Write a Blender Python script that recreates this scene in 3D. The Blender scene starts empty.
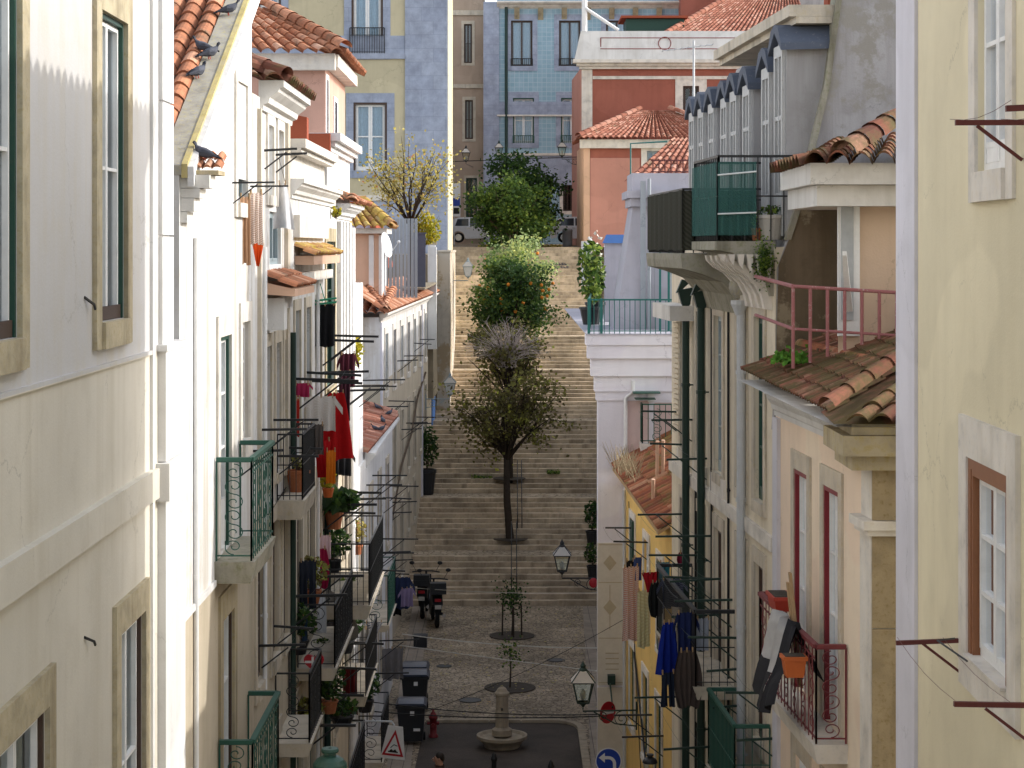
import bpy, math, random
from mathutils import Vector, Matrix
R = random.Random(7)
rad = math.radians
sc = bpy.context.scene
col = bpy.data.collections.new("place"); sc.collection.children.link(col)
F = 2090.0      # focal length of the lens in pixels, used to survey the photograph
HY = 247.0      # eye level in the photograph
EYE = 12.0
# ------------------------------------------------------------------ materials
def ramp(nt, pts, x=0, y=0):
    n = nt.nodes.new('ShaderNodeValToRGB')
    el = n.color_ramp.elements
    while len(el) < len(pts): el.new(0.5)
    for e, (p, c) in zip(el, pts):
        e.position = p
        e.color = (c[0], c[1], c[2], 1) if isinstance(c, (tuple, list)) else (c, c, c, 1)
    return n
def base(name, rough=0.85, spec=0.25):
    m = bpy.data.materials.new(name); m.use_nodes = True
    nt = m.node_tree; b = nt.nodes['Principled BSDF']
    b.inputs['Roughness'].default_value = rough
    b.inputs['Specular IOR Level'].default_value = spec
    return m, nt, b
def noise(nt, scale, detail=5, rough=.6, sx=1, sy=1, sz=1):
    tc = nt.nodes.new('ShaderNodeTexCoord'); mp = nt.nodes.new('ShaderNodeMapping')
    mp.inputs['Scale'].default_value = (sx, sy, sz)
    nt.links.new(tc.outputs['Object'], mp.inputs['Vector'])
    n = nt.nodes.new('ShaderNodeTexNoise'); n.inputs['Scale'].default_value = scale
    n.inputs['Detail'].default_value = detail; n.inputs['Roughness'].default_value = rough
    nt.links.new(mp.outputs[0], n.inputs['Vector'])
    return n
def mix(nt, fac, a, b, mode='MIX'):
    n = nt.nodes.new('ShaderNodeMix'); n.data_type = 'RGBA'; n.blend_type = mode
    for inp, v in ((n.inputs[0], fac), (n.inputs[6], a), (n.inputs[7], b)):
        if hasattr(v, 'links') or hasattr(v, 'is_output'): nt.links.new(v, inp)
        elif isinstance(v, (int, float)): inp.default_value = v
        else: inp.default_value = (v[0], v[1], v[2], 1)
    return n.outputs[2]
def bump(nt, b, h, strength=.2, dist=.02):
    n = nt.nodes.new('ShaderNodeBump'); n.inputs['Strength'].default_value = strength
    n.inputs['Distance'].default_value = dist
    nt.links.new(h, n.inputs['Height']); nt.links.new(n.outputs[0], b.inputs['Normal'])
def plaster(name, c, dirt=(.30, .26, .20), amt=.5, streak=.5, patch=None, patch_amt=0, rough=.9, split=None, crack=.55):
    """painted render: broad tone drift, rain streaks, blotches of bare or dirty render, fine grain"""
    m, nt, b = base(name, rough, .15)
    n1 = noise(nt, .55, 6, .6); n2 = noise(nt, 1.0, 5, .65, 2.6, 2.6, .16); n3 = noise(nt, 2.2, 8, .7)
    n4 = noise(nt, 38, 3, .6)
    r1 = ramp(nt, [(.3, 0.0), (.75, 1.0)]); nt.links.new(n1.outputs['Fac'], r1.inputs[0])
    c2 = tuple(v * .84 for v in c)
    if split:      # a second colour above a given height on the wall
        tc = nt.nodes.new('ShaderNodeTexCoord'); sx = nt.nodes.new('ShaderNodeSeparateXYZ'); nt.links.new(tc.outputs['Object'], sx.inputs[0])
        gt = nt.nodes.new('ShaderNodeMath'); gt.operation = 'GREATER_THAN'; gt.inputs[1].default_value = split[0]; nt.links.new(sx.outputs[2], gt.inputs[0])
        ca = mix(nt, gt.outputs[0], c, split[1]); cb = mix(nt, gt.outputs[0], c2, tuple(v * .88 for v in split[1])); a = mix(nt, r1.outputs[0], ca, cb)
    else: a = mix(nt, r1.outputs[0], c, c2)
    # lighter repaired areas and hairline cracks
    n6 = noise(nt, .35, 2, .4, 1, 1, 1.4); r6 = ramp(nt, [(.54, 0.0), (.56, .35)]); nt.links.new(n6.outputs['Fac'], r6.inputs[0])
    a = mix(nt, r6.outputs[0], a, tuple(min(.86, v * 1.12 + .01) for v in c) if not split else a)
    if crack:
        wob = noise(nt, 1.7, 6, .7); tc2 = nt.nodes.new('ShaderNodeTexCoord')
        ad2 = nt.nodes.new('ShaderNodeMix'); ad2.data_type = 'RGBA'; ad2.blend_type = 'ADD'; ad2.inputs[0].default_value = .8
        nt.links.new(tc2.outputs['Object'], ad2.inputs[6]); nt.links.new(wob.outputs['Color'], ad2.inputs[7])
        vo = nt.nodes.new('ShaderNodeTexVoronoi'); vo.feature = 'DISTANCE_TO_EDGE'; vo.inputs['Scale'].default_value = .55; nt.links.new(ad2.outputs[2], vo.inputs['Vector'])
        rc = ramp(nt, [(.0, crack), (.006, 0.0)]); nt.links.new(vo.outputs['Distance'], rc.inputs[0])
        nm = noise(nt, .8, 3); rm = ramp(nt, [(.48, 0.0), (.58, 1.0)]); nt.links.new(nm.outputs['Fac'], rm.inputs[0])
        mm = nt.nodes.new('ShaderNodeMath'); mm.operation = 'MULTIPLY'; nt.links.new(rc.outputs[0], mm.inputs[0]); nt.links.new(rm.outputs[0], mm.inputs[1])
        a = mix(nt, mm.outputs[0], a, tuple(v * .4 for v in c))
    r2 = ramp(nt, [(.47, 0.0), (.70, streak)]); nt.links.new(n2.outputs['Fac'], r2.inputs[0])
    a = mix(nt, r2.outputs[0], a, tuple(v * .55 + d * .35 for v, d in zip(c, dirt)))
    r3 = ramp(nt, [(.52, 0.0), (.72, amt)]); nt.links.new(n3.outputs['Fac'], r3.inputs[0])
    a = mix(nt, r3.outputs[0], a, tuple(v * .6 + d * .3 for v, d in zip(c, dirt)))
    if patch:
        n5 = noise(nt, .9, 7, .68); r5 = ramp(nt, [(.60 - .12 * patch_amt, 0.0), (.64 - .1 * patch_amt, 1.0)])
        nt.links.new(n5.outputs['Fac'], r5.inputs[0]); a = mix(nt, r5.outputs[0], a, patch)
    nt.links.new(a, b.inputs['Base Color'])
    ad = nt.nodes.new('ShaderNodeMath'); ad.operation = 'ADD'
    nt.links.new(n3.outputs['Fac'], ad.inputs[0]); nt.links.new(n4.outputs['Fac'], ad.inputs[1])
    bump(nt, b, ad.outputs[0], .22, .012)
    return m
def stone(name, c, lich=(.30, .25, .10), amt=.6, dark=(.16, .14, .11), sc_=2.5, usev=0):
    m, nt, b = base(name, .9, .15)
    n1 = noise(nt, sc_, 8, .7); n2 = noise(nt, sc_ * 4, 6, .7); n3 = noise(nt, .9, 5, .6, 3, 3, .3)
    r1 = ramp(nt, [(.32, tuple(v * .72 for v in c)), (.5, c), (.7, tuple(min(1, v * 1.15) for v in c))])
    nt.links.new(n1.outputs['Fac'], r1.inputs[0])
    r2 = ramp(nt, [(.5, 0.0), (.72, amt)]); nt.links.new(n2.outputs['Fac'], r2.inputs[0])
    a = mix(nt, r2.outputs[0], r1.outputs[0], lich)
    r3 = ramp(nt, [(.52, 0.0), (.75, amt)]); nt.links.new(n3.outputs['Fac'], r3.inputs[0])
    a = mix(nt, r3.outputs[0], a, dark)
    if usev:
        at = nt.nodes.new('ShaderNodeAttribute'); at.attribute_name = 'v'; rv = ramp(nt, [(0, 1 - usev), (.5, 1.0), (1, 1 + usev * .6)]); nt.links.new(at.outputs['Fac'], rv.inputs[0])
        a = mix(nt, 1.0, a, rv.outputs[0], 'MULTIPLY')
        n7 = noise(nt, .7, 7, .7); r7 = ramp(nt, [(.38, .62), (.62, 1.1)]); nt.links.new(n7.outputs['Fac'], r7.inputs[0]); a = mix(nt, 1.0, a, r7.outputs[0], 'MULTIPLY')
    nt.links.new(a, b.inputs['Base Color']); bump(nt, b, n2.outputs['Fac'], .4, .015)
    return m
def paint(name, c, rough=.5, spec=.4, wear=.25, rust=(.12, .05, .025), metal=0):
    m, nt, b = base(name, rough, spec); b.inputs['Metallic'].default_value = metal
    n1 = noise(nt, 6, 6, .7); n2 = noise(nt, 26, 4, .6)
    a = mix(nt, n1.outputs['Fac'], tuple(v * .8 for v in c), tuple(min(1, v * 1.15) for v in c))
    r = ramp(nt, [(.60, 0.0), (.70, wear)]); nt.links.new(n2.outputs['Fac'], r.inputs[0])
    a = mix(nt, r.outputs[0], a, rust)
    nt.links.new(a, b.inputs['Base Color']); bump(nt, b, n2.outputs['Fac'], .1, .004)
    return m
def fabric(name, c, c2=None, stripes=0):
    m, nt, b = base(name, .95, .1)
    n1 = noise(nt, 9, 5, .6)
    a = mix(nt, n1.outputs['Fac'], tuple(v * .75 for v in c), tuple(min(1, v * 1.12) for v in c))
    if c2:
        tc = nt.nodes.new('ShaderNodeTexCoord'); w = nt.nodes.new('ShaderNodeTexWave')
        w.inputs['Scale'].default_value = stripes; w.bands_direction = 'DIAGONAL'; w.inputs['Distortion'].default_value = 1.2
        nt.links.new(tc.outputs['Object'], w.inputs['Vector'])
        r = ramp(nt, [(.48, 0.0), (.55, 1.0)]); nt.links.new(w.outputs['Fac'], r.inputs[0])
        a = mix(nt, r.outputs[0], a, c2)
    nt.links.new(a, b.inputs['Base Color'])
    n2 = noise(nt, 220, 2); bump(nt, b, n2.outputs['Fac'], .15, .002)
    return m
def attr_mat(name, pts, rough=.85, moss=None, moss_amt=0, transl=0, spec=.2):
    """colour picked per tile / per leaf from the stored random value"""
    m, nt, b = base(name, rough, spec)
    at = nt.nodes.new('ShaderNodeAttribute'); at.attribute_name = 'v'
    r = ramp(nt, pts); nt.links.new(at.outputs['Fac'], r.inputs[0]); a = r.outputs[0]
    if moss:
        n1 = noise(nt, 1.6, 7, .7); rr = ramp(nt, [(.62 - .25 * moss_amt, 0.0), (.72 - .2 * moss_amt, .9)])
        nt.links.new(n1.outputs['Fac'], rr.inputs[0]); a = mix(nt, rr.outputs[0], a, moss)
        n2 = noise(nt, 9, 6, .7); r2 = ramp(nt, [(.45, 0.0), (.75, .6)]); nt.links.new(n2.outputs['Fac'], r2.inputs[0])
        a = mix(nt, r2.outputs[0], a, (.10, .06, .04)); bump(nt, b, n2.outputs['Fac'], .4, .015)
    nt.links.new(a, b.inputs['Base Color'])
    if transl:
        tr = nt.nodes.new('ShaderNodeBsdfTranslucent'); nt.links.new(a, tr.inputs['Color'])
        ms = nt.nodes.new('ShaderNodeMixShader'); ms.inputs[0].default_value = transl
        nt.links.new(b.outputs[0], ms.inputs[1]); nt.links.new(tr.outputs[0], ms.inputs[2])
        nt.links.new(ms.outputs[0], nt.nodes['Material Output'].inputs['Surface'])
    return m
def see_through(m, f):
    nt = m.node_tree; t = nt.nodes.new('ShaderNodeBsdfTransparent'); ms = nt.nodes.new('ShaderNodeMixShader'); ms.inputs[0].default_value = f
    nt.links.new(nt.nodes['Principled BSDF'].outputs[0], ms.inputs[1]); nt.links.new(t.outputs[0], ms.inputs[2]); nt.links.new(ms.outputs[0], nt.nodes['Material Output'].inputs['Surface'])
def glass_mat(name, tint=(.75, .82, .86)):
    m = bpy.data.materials.new(name); m.use_nodes = True; nt = m.node_tree
    nt.nodes.remove(nt.nodes['Principled BSDF'])
    t = nt.nodes.new('ShaderNodeBsdfTransparent'); t.inputs[0].default_value = (*tint, 1)
    g = nt.nodes.new('ShaderNodeBsdfGlossy'); g.inputs['Roughness'].default_value = .04
    g.inputs['Color'].default_value = (.95, .97, 1, 1)
    fr = nt.nodes.new('ShaderNodeFresnel'); fr.inputs['IOR'].default_value = 1.5
    mth = nt.nodes.new('ShaderNodeMath'); mth.operation = 'MULTIPLY_ADD'; mth.inputs[1].default_value = .75; mth.inputs[2].default_value = .03
    nt.links.new(fr.outputs[0], mth.inputs[0])
    n = noise(nt, 1.3, 2); bp = nt.nodes.new('ShaderNodeBump'); bp.inputs['Strength'].default_value = .06; bp.inputs['Distance'].default_value = .03
    nt.links.new(n.outputs['Fac'], bp.inputs['Height']); nt.links.new(bp.outputs[0], g.inputs['Normal'])
    ms = nt.nodes.new('ShaderNodeMixShader')
    nt.links.new(mth.outputs[0], ms.inputs[0]); nt.links.new(t.outputs[0], ms.inputs[1]); nt.links.new(g.outputs[0], ms.inputs[2])
    nt.links.new(ms.outputs[0], nt.nodes['Material Output'].inputs['Surface'])
    return m
def cobble(name, c1, c2, gap, scale, sx=1, sy=1, sz=1):
    m, nt, b = base(name, .8, .25)
    tc = nt.nodes.new('ShaderNodeTexCoord'); mp = nt.nodes.new('ShaderNodeMapping'); mp.inputs['Scale'].default_value = (sx, sy, sz)
    nt.links.new(tc.outputs['Object'], mp.inputs['Vector'])
    v = nt.nodes.new('ShaderNodeTexVoronoi'); v.inputs['Scale'].default_value = scale
    e = nt.nodes.new('ShaderNodeTexVoronoi'); e.inputs['Scale'].default_value = scale; e.feature = 'DISTANCE_TO_EDGE'
    for n in (v, e): nt.links.new(mp.outputs[0], n.inputs['Vector'])
    sep = nt.nodes.new('ShaderNodeSeparateColor'); nt.links.new(v.outputs['Color'], sep.inputs[0])
    a = mix(nt, sep.outputs[0], c1, c2)
    r = ramp(nt, [(.02, 0.0), (.09, 1.0)]); nt.links.new(e.outputs['Distance'], r.inputs[0])
    a = mix(nt, r.outputs[0], gap, a)
    n1 = noise(nt, .5, 7, .65); r1 = ramp(nt, [(.35, .55), (.65, 1.15)]); nt.links.new(n1.outputs['Fac'], r1.inputs[0])
    a = mix(nt, 1.0, a, r1.outputs[0], 'MULTIPLY')
    nt.links.new(a, b.inputs['Base Color']); bump(nt, b, r.outputs[0], .5, .02)
    return m
def azulejo(name, c1, c2, light):
    m, nt, b = base(name, .35, .5)
    tc = nt.nodes.new('ShaderNodeTexCoord'); mp = nt.nodes.new('ShaderNodeMapping'); mp.inputs['Rotation'].default_value = (rad(90), 0, 0)
    nt.links.new(tc.outputs['Object'], mp.inputs['Vector'])
    br = nt.nodes.new('ShaderNodeTexBrick'); br.offset = 0; br.inputs['Scale'].default_value = 1
    br.inputs['Brick Width'].default_value = .28; br.inputs['Row Height'].default_value = .28; br.inputs['Mortar Size'].default_value = .016
    br.inputs['Color1'].default_value = (*c1, 1); br.inputs['Color2'].default_value = (*c2, 1); br.inputs['Mortar'].default_value = (*light, 1)
    nt.links.new(mp.outputs[0], br.inputs['Vector'])
    n1 = noise(nt, .8, 8, .7); r = ramp(nt, [(.52, 0.0), (.68, .55)]); nt.links.new(n1.outputs['Fac'], r.inputs[0])
    a = mix(nt, r.outputs[0], br.outputs['Color'], light)
    n2 = noise(nt, 14, 4, .7); a = mix(nt, .1, a, n2.outputs['Color'], 'OVERLAY')
    nt.links.new(a, b.inputs['Base Color'])
    return m
def blocks(name, c1, c2, gap, w=.8, h=.45, rot=(90, 0, 0)):
    m, nt, b = base(name, .85, .2)
    tc = nt.nodes.new('ShaderNodeTexCoord'); mp = nt.nodes.new('ShaderNodeMapping'); mp.inputs['Rotation'].default_value = tuple(rad(v) for v in rot)
    nt.links.new(tc.outputs['Object'], mp.inputs['Vector'])
    br = nt.nodes.new('ShaderNodeTexBrick'); br.inputs['Scale'].default_value = 1
    br.inputs['Brick Width'].default_value = w; br.inputs['Row Height'].default_value = h; br.inputs['Mortar Size'].default_value = .008
    br.inputs['Color1'].default_value = (*c1, 1); br.inputs['Color2'].default_value = (*c2, 1); br.inputs['Mortar'].default_value = (*gap, 1)
    nt.links.new(mp.outputs[0], br.inputs['Vector'])
    n1 = noise(nt, 1.5, 8, .7); r = ramp(nt, [(.35, .7), (.7, 1.1)]); nt.links.new(n1.outputs['Fac'], r.inputs[0])
    a = mix(nt, 1.0, br.outputs['Color'], r.outputs[0], 'MULTIPLY')
    nt.links.new(a, b.inputs['Base Color']); bump(nt, b, n1.outputs['Fac'], .25, .02)
    return m
M = {}
def mk():
    W = M
    W['cream'] = plaster('cream_render', (.67, .63, .545), (.40, .33, .2), .35, .5, None, 0, .9, (11.2, (.56, .55, .545)))
    W['white'] = plaster('white_render', (.70, .695, .685), (.33, .29, .23), .4, .55)
    W['white_cream'] = plaster('white_over_cream_render', (.54, .47, .36), (.30, .25, .17), .5, .8, None, 0, .9, (8.4, (.70, .695, .685)))  # lower cream is also darkened to stand for the canyon's deep shade
    W['white_cream_tall'] = plaster('white_above_cream_render', (.56, .49, .38), (.30, .25, .17), .5, .8, None, 0, .9, (8.3, (.70, .695, .685)))  # cream zone below again has the street's shade put into its colour
    W['tile_rust'] = attr_mat('rusty_clay_tiles', [(0, (.16, .05, .03)), (.4, (.30, .10, .05)), (.8, (.38, .15, .08)), (1, (.46, .26, .16))], .9, (.16, .13, .04), .45)
    W['white_old'] = plaster('weathered_white_render', (.72, .70, .66), (.30, .26, .20), .6, .75)
    W['ivory'] = plaster('ivory_render', (.74, .66, .52), (.32, .26, .18), .5, .7)
    W['pink'] = plaster('salmon_render', (.85, .69, .54), (.5, .4, .3), .3, .35)
    W['beige'] = plaster('beige_render', (.66, .50, .37), (.35, .26, .18), .3, .4)
    W['yellow_pale'] = plaster('pale_yellow_render', (.74, .67, .485), (.45, .38, .22), .2, .25)
    W['yellow'] = plaster('warm_yellow_render', (.82, .55, .19), (.4, .28, .12), .3, .4)
    W['lavender'] = plaster('lavender_white_render', (.79, .77, .83), (.46, .43, .43), .2, .3)
    W['lavender_dim'] = plaster('pale_lavender_strip', (.66, .65, .71), (.36, .33, .33), .2, .3)
    W['rose'] = plaster('rose_render', (.72, .55, .52), (.4, .3, .3), .25, .35)
    W['terracotta'] = plaster('terracotta_render', (.345, .12, .085), (.17, .07, .05), .4, .45)
    W['peach'] = plaster('peach_render', (.52, .255, .20), (.3, .18, .14), .25, .35)
    W['apricot_lit_peach'] = plaster('apricot_lit_peach_render', (.70, .46, .33), (.36, .26, .16), .35, .4)  # apricot paint, and the lit tone of peach for the annex street wall
    W['dormer_rose'] = plaster('dusty_rose_render', (.55, .33, .26), (.3, .2, .15), .3, .5)
    W['taupe'] = plaster('taupe_render', (.44, .34, .26), (.25, .2, .15), .3, .5)
    W['olive'] = plaster('straw_render', (.55, .485, .33), (.30, .26, .18), .3, .4)
    W['grey'] = plaster('grey_cement', (.40, .39, .39), (.14, .12, .10), .9, .95)
    W['gable'] = plaster('stained_cement', (.41, .40, .41), (.11, .09, .07), 1.0, 1.0, (.29, .275, .25), .85)
    W['moss_wall'] = plaster('mossy_brown_cement', (.17, .13, .085), (.06, .05, .03), .9, .9, (.30, .25, .17), .35)
    W['old_wall'] = plaster('patched_lime_render', (.50, .45, .38), (.2, .17, .13), .9, .8, (.34, .27, .18), .8)
    W['lilac'] = plaster('lilac_render', (.52, .44, .52), (.3, .26, .3), .2, .3)
    W['bluegrey'] = plaster('blue_grey_sheet', (.34, .37, .40), (.2, .2, .21), .2, .6)
    W['mauvegrey'] = plaster('mauve_grey_render', (.46, .45, .50), (.22, .2, .2), .3, .45)
    W['blue_band'] = plaster('blue_band_render', (.09, .20, .48), (.1, .1, .12), .3, .4)
    W['redbrown'] = plaster('red_oxide_render', (.33, .085, .045), (.2, .08, .05), .3, .3)
    W['limestone'] = stone('limestone', (.56, .50, .41), (.42, .33, .17), .6)
    W['sandstone'] = stone('sandstone', (.47, .41, .29), (.34, .27, .13), .75, (.20, .16, .10), 6)
    W['fountain_stone'] = stone('fountain_stone', (.34, .285, .21), (.24, .19, .11), .6, (.13, .10, .08), 4)
    W['palestone'] = stone('pale_stone', (.68, .64, .58), (.5, .42, .28), .35, (.4, .35, .28))
    W['lichen_stone'] = stone('lichen_stone', (.42, .36, .25), (.36, .28, .09), .8, (.14, .11, .07))
    W['ochre_stone'] = stone('ochre_stone', (.37, .295, .185), (.24, .18, .085), .95, (.12, .095, .06), 4.2)
    W['mossy_stone'] = stone('mossy_stone', (.34, .32, .26), (.16, .17, .07), .8, (.10, .09, .06))
    W['verge'] = stone('lichen_verge', (.38, .36, .31), (.5, .40, .06), .5, (.2, .18, .14), 5)
    W['verge_gold'] = stone('golden_lichen', (.50, .42, .20), (.42, .31, .06), .7, (.36, .33, .27), 6)
    W['quoin'] = blocks('bluish_limestone_blocks', (.38, .42, .52), (.34, .38, .485), (.27, .30, .37), 1.1, .62)
    W['stair'] = cobble('stair_limestone', (.47, .38, .27), (.62, .505, .37), (.20, .15, .10), 5.5, .7, 1, 1)
    W['nosing'] = stone('stair_nosing', (.61, .495, .36), (.40, .32, .2), .75, (.17, .13, .09), 1.1, .14)
    W['setts'] = cobble('basalt_limestone_setts', (.30, .235, .155), (.48, .385, .275), (.11, .085, .06), 8)
    W['asphalt'] = cobble('asphalt', (.075, .058, .045), (.09, .07, .055), (.06, .048, .038), 60)
    W['ribbed'] = blocks('ribbed_pavement', (.30, .25, .195), (.36, .30, .24), (.12, .10, .08), 2.4, .28, (0, 0, 90))
    W['soil'] = stone('tree_pit_soil', (.075, .062, .05), (.05, .05, .03), .5, (.03, .026, .02), 8)
    W['tile'] = attr_mat('clay_tiles', [(0, (.30, .12, .065)), (.35, (.46, .19, .10)), (.7, (.56, .26, .15)), (1, (.64, .40, .28))], .85, (.16, .11, .07), .25)
    W['tile_old'] = attr_mat('mossy_clay_tiles', [(0, (.11, .042, .03)), (.4, (.22, .08, .05)), (.8, (.29, .12, .08)), (1, (.38, .23, .16))], .9, (.10, .085, .035), .78)
    W['tile_gold'] = attr_mat('lichen_clay_tiles', [(0, (.34, .16, .08)), (.4, (.48, .26, .10)), (.7, (.58, .38, .10)), (1, (.60, .46, .24))], .9, (.5, .36, .06), .5)
    W['tile_red'] = attr_mat('red_clay_tiles', [(0, (.24, .085, .055)), (.5, (.36, .14, .09)), (1, (.50, .27, .20))], .85, (.22, .16, .10), .2)
    W['slate'] = paint('blue_slate', (.085, .10, .135), .7, .25, .5, (.2, .2, .21))
    W['lead'] = paint('zinc_sheet', (.36, .38, .42), .5, .4, .2, (.25, .25, .25))
    W['wood_white'] = paint('white_gloss_wood', (.78, .78, .77), .45, .35, .12, (.5, .48, .42))
    W['wood_weathered'] = paint('weathered_grey_white_wood', (.50, .50, .49), .6, .25, .5, (.28, .26, .23))
    W['wood_green'] = paint('dark_green_wood', (.012, .055, .038), .5, .4, .15, (.1, .1, .07))
    W['wood_dark'] = paint('dark_brown_wood', (.06, .035, .025), .5, .4, .15)
    W['wood_red'] = paint('crimson_wood', (.20, .014, .022), .5, .4, .1, (.1, .03, .03))
    W['wood_brown'] = paint('chestnut_wood', (.26, .105, .045), .5, .4, .15, (.12, .06, .03))
    W['wood_grey'] = paint('bluegrey_wood', (.28, .34, .36), .5, .4, .15, (.4, .4, .38))
    W['wood_raw'] = paint('raw_planks', (.42, .28, .15), .8, .2, .3, (.2, .13, .07))
    W['iron'] = paint('black_iron', (.018, .019, .021), .5, .4, .15, (.07, .04, .025))
    W['iron_green'] = paint('green_iron', (.015, .085, .06), .45, .45, .18, (.06, .07, .05))
    W['iron_teal'] = paint('teal_iron', (.012, .13, .115), .45, .45, .08, (.06, .07, .05))
    W['iron_red'] = paint('oxblood_iron', (.17, .03, .035), .55, .4, .25, (.3, .2, .17))
    W['iron_rust'] = paint('rust_red_iron', (.11, .025, .022), .6, .35, .3, (.06, .025, .015))
    W['iron_pink'] = paint('faded_red_iron', (.33, .13, .13), .7, .3, .8, (.46, .38, .36))
    W['galv'] = paint('galvanised_pipe', (.50, .52, .54), .4, .45, .15, (.35, .33, .3))
    W['white_metal'] = paint('white_metal', (.76, .76, .76), .4, .45, .1, (.5, .48, .45))
    W['pipe_green'] = paint('green_pipe', (.012, .035, .026), .5, .4, .1, (.03, .03, .03))
    W['mesh_green'] = fabric('green_screen_cloth', (.05, .15, .13), (.04, .11, .10), 14)
    see_through(W['mesh_green'], .28)
    W['mesh_black'] = fabric('black_reed_screen', (.035, .035, .025), (.055, .055, .042), 9)
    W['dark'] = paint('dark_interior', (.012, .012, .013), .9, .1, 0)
    W['curtain'] = fabric('white_net_curtain', (.62, .63, .62))
    W['sky_reflect'] = fabric('sky_reflection_back', (.62, .74, .84))  # pale blue backing painted to stand for sky mirrored in the panes
    W['curtain_grey'] = fabric('grey_net_curtain', (.44, .46, .47))
    W['glass'] = glass_mat('window_glass')
    W['lantern_glass'] = glass_mat('lantern_glass', (.9, .92, .85))
    W['azul'] = azulejo('blue_azulejo', (.215, .36, .445), (.26, .405, .485), (.37, .48, .55))
    W['black_plastic'] = paint('black_plastic', (.016, .018, .022), .45, .4, .05, (.05, .05, .05))
    W['bin_lid'] = paint('bin_lid_plastic', (.035, .045, .075), .3, .5, .1, (.1, .1, .12))
    W['rubber'] = paint('rubber', (.012, .012, .012), .85, .2, .05)
    W['car_silver'] = paint('silver_car_paint', (.62, .64, .67), .25, .6, .0)
    W['car_white'] = paint('white_car_paint', (.75, .76, .78), .25, .6, .0)
    W['car_glass'] = paint('car_glass', (.03, .04, .05), .08, .6, .0)
    W['chrome'] = paint('chrome', (.6, .6, .62), .2, .5, .05, (.3, .3, .3), .9)
    W['skin'] = paint('skin', (.50, .28, .20), .6, .3, .0)
    W['hair'] = paint('dark_hair', (.015, .011, .009), .6, .3, .0)
    W['jacket'] = fabric('brown_jacket', (.075, .05, .04))
    W['jeans'] = fabric('jeans', (.04, .05, .08))
    W['sign_blue'] = paint('sign_blue', (.01, .045, .32), .35, .4, .04, (.05, .08, .25))
    W['sign_red'] = paint('sign_red', (.42, .015, .025), .35, .4, .05, (.3, .03, .03))
    W['sign_white'] = paint('sign_white', (.72, .72, .72), .35, .4, .04, (.5, .5, .48))
    W['sign_black'] = paint('sign_black', (.015, .015, .015), .5, .3, .0)
    W['hydrant'] = paint('hydrant_red', (.16, .012, .014), .5, .4, .2)
    W['pot'] = paint('terracotta_pot', (.42, .15, .07), .8, .2, .4, (.5, .32, .22))
    W['pot_orange'] = paint('orange_plastic', (.55, .13, .03), .5, .35, .05, (.4, .1, .03))
    W['pot_red'] = paint('red_plastic', (.42, .05, .03), .5, .35, .05)
    W['pot_white'] = paint('grey_white_planter', (.52, .49, .44), .8, .2, .35, (.3, .27, .2))
    W['graffiti'] = paint('graffiti_ink', (.02, .035, .075), .7, .2, .4, (.15, .13, .11))
    W['line_red'] = paint('thin_red_line', (.24, .06, .06), .7, .2, .1)
    W['bark'] = stone('bark', (.11, .08, .055), (.06, .05, .03), .6, (.03, .025, .02), 9)
    W['bark_dark'] = stone('dark_bark', (.055, .042, .032), (.04, .035, .025), .6, (.02, .016, .013), 9)
    W['twig'] = stone('bleached_twigs', (.56, .48, .44), (.4, .33, .3), .4, (.28, .23, .2), 6)
    W['bark_tan'] = stone('tan_bark', (.20, .15, .10), (.12, .1, .06), .6, (.07, .05, .04), 9)
    G = lambda *c: attr_mat('leaves', c, .55, None, 0, .4, .35)
    W['leaf_dark'] = G((0, (.012, .035, .010)), (.5, (.030, .075, .016)), (1, (.085, .16, .025)))
    W['leaf_orange'] = G((0, (.02, .055, .014)), (.5, (.06, .12, .026)), (1, (.22, .29, .05)))
    W['leaf_pale'] = G((0, (.14, .21, .08)), (.5, (.34, .43, .18)), (1, (.62, .62, .2)))
    W['leaf_brown'] = G((0, (.08, .06, .03)), (.45, (.17, .15, .05)), (.8, (.25, .25, .06)), (1, (.5, .52, .08)))
    W['leaf_green'] = G((0, (.025, .06, .014)), (.5, (.09, .17, .03)), (1, (.30, .39, .065)))
    W['leaf_autumn'] = G((0, (.20, .17, .05)), (.5, (.42, .35, .09)), (.85, (.58, .48, .11)), (1, (.45, .20, .08)))
    W['leaf_yellow'] = G((0, (.22, .22, .02)), (.5, (.42, .40, .03)), (1, (.55, .42, .03)))
    W['orange_fruit'] = paint('orange_peel', (.62, .20, .01), .5, .35, .0)
    W['flower_red'] = paint('red_petals', (.5, .03, .03), .7, .2, .0)
    W['flower_white'] = paint('white_petals', (.75, .72, .62), .7, .2, .0)
    W['pigeon'] = attr_mat('pigeon_feathers', [(0, (.015, .015, .02)), (.35, (.045, .05, .065)), (.7, (.09, .095, .12)), (1, (.3, .3, .33))], .7)
    W['cable'] = paint('black_cable', (.012, .012, .012), .6, .3, .0)
    W['cable_glint'] = paint('glinting_cable', (.60, .57, .50), .5, .35, .0)  # lightened colour stands for sunlight glinting along the cable
    W['sand'] = stone('hill_earth', (.26, .22, .16), (.2, .17, .1), .5)
    W['pale_board'] = paint('pale_tile_panel', (.60, .56, .48), .5, .3, .2, (.5, .45, .36))
    W['panel_line'] = paint('ochre_glaze', (.44, .38, .27), .6, .3, .3, (.5, .45, .36))
mk()
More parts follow.
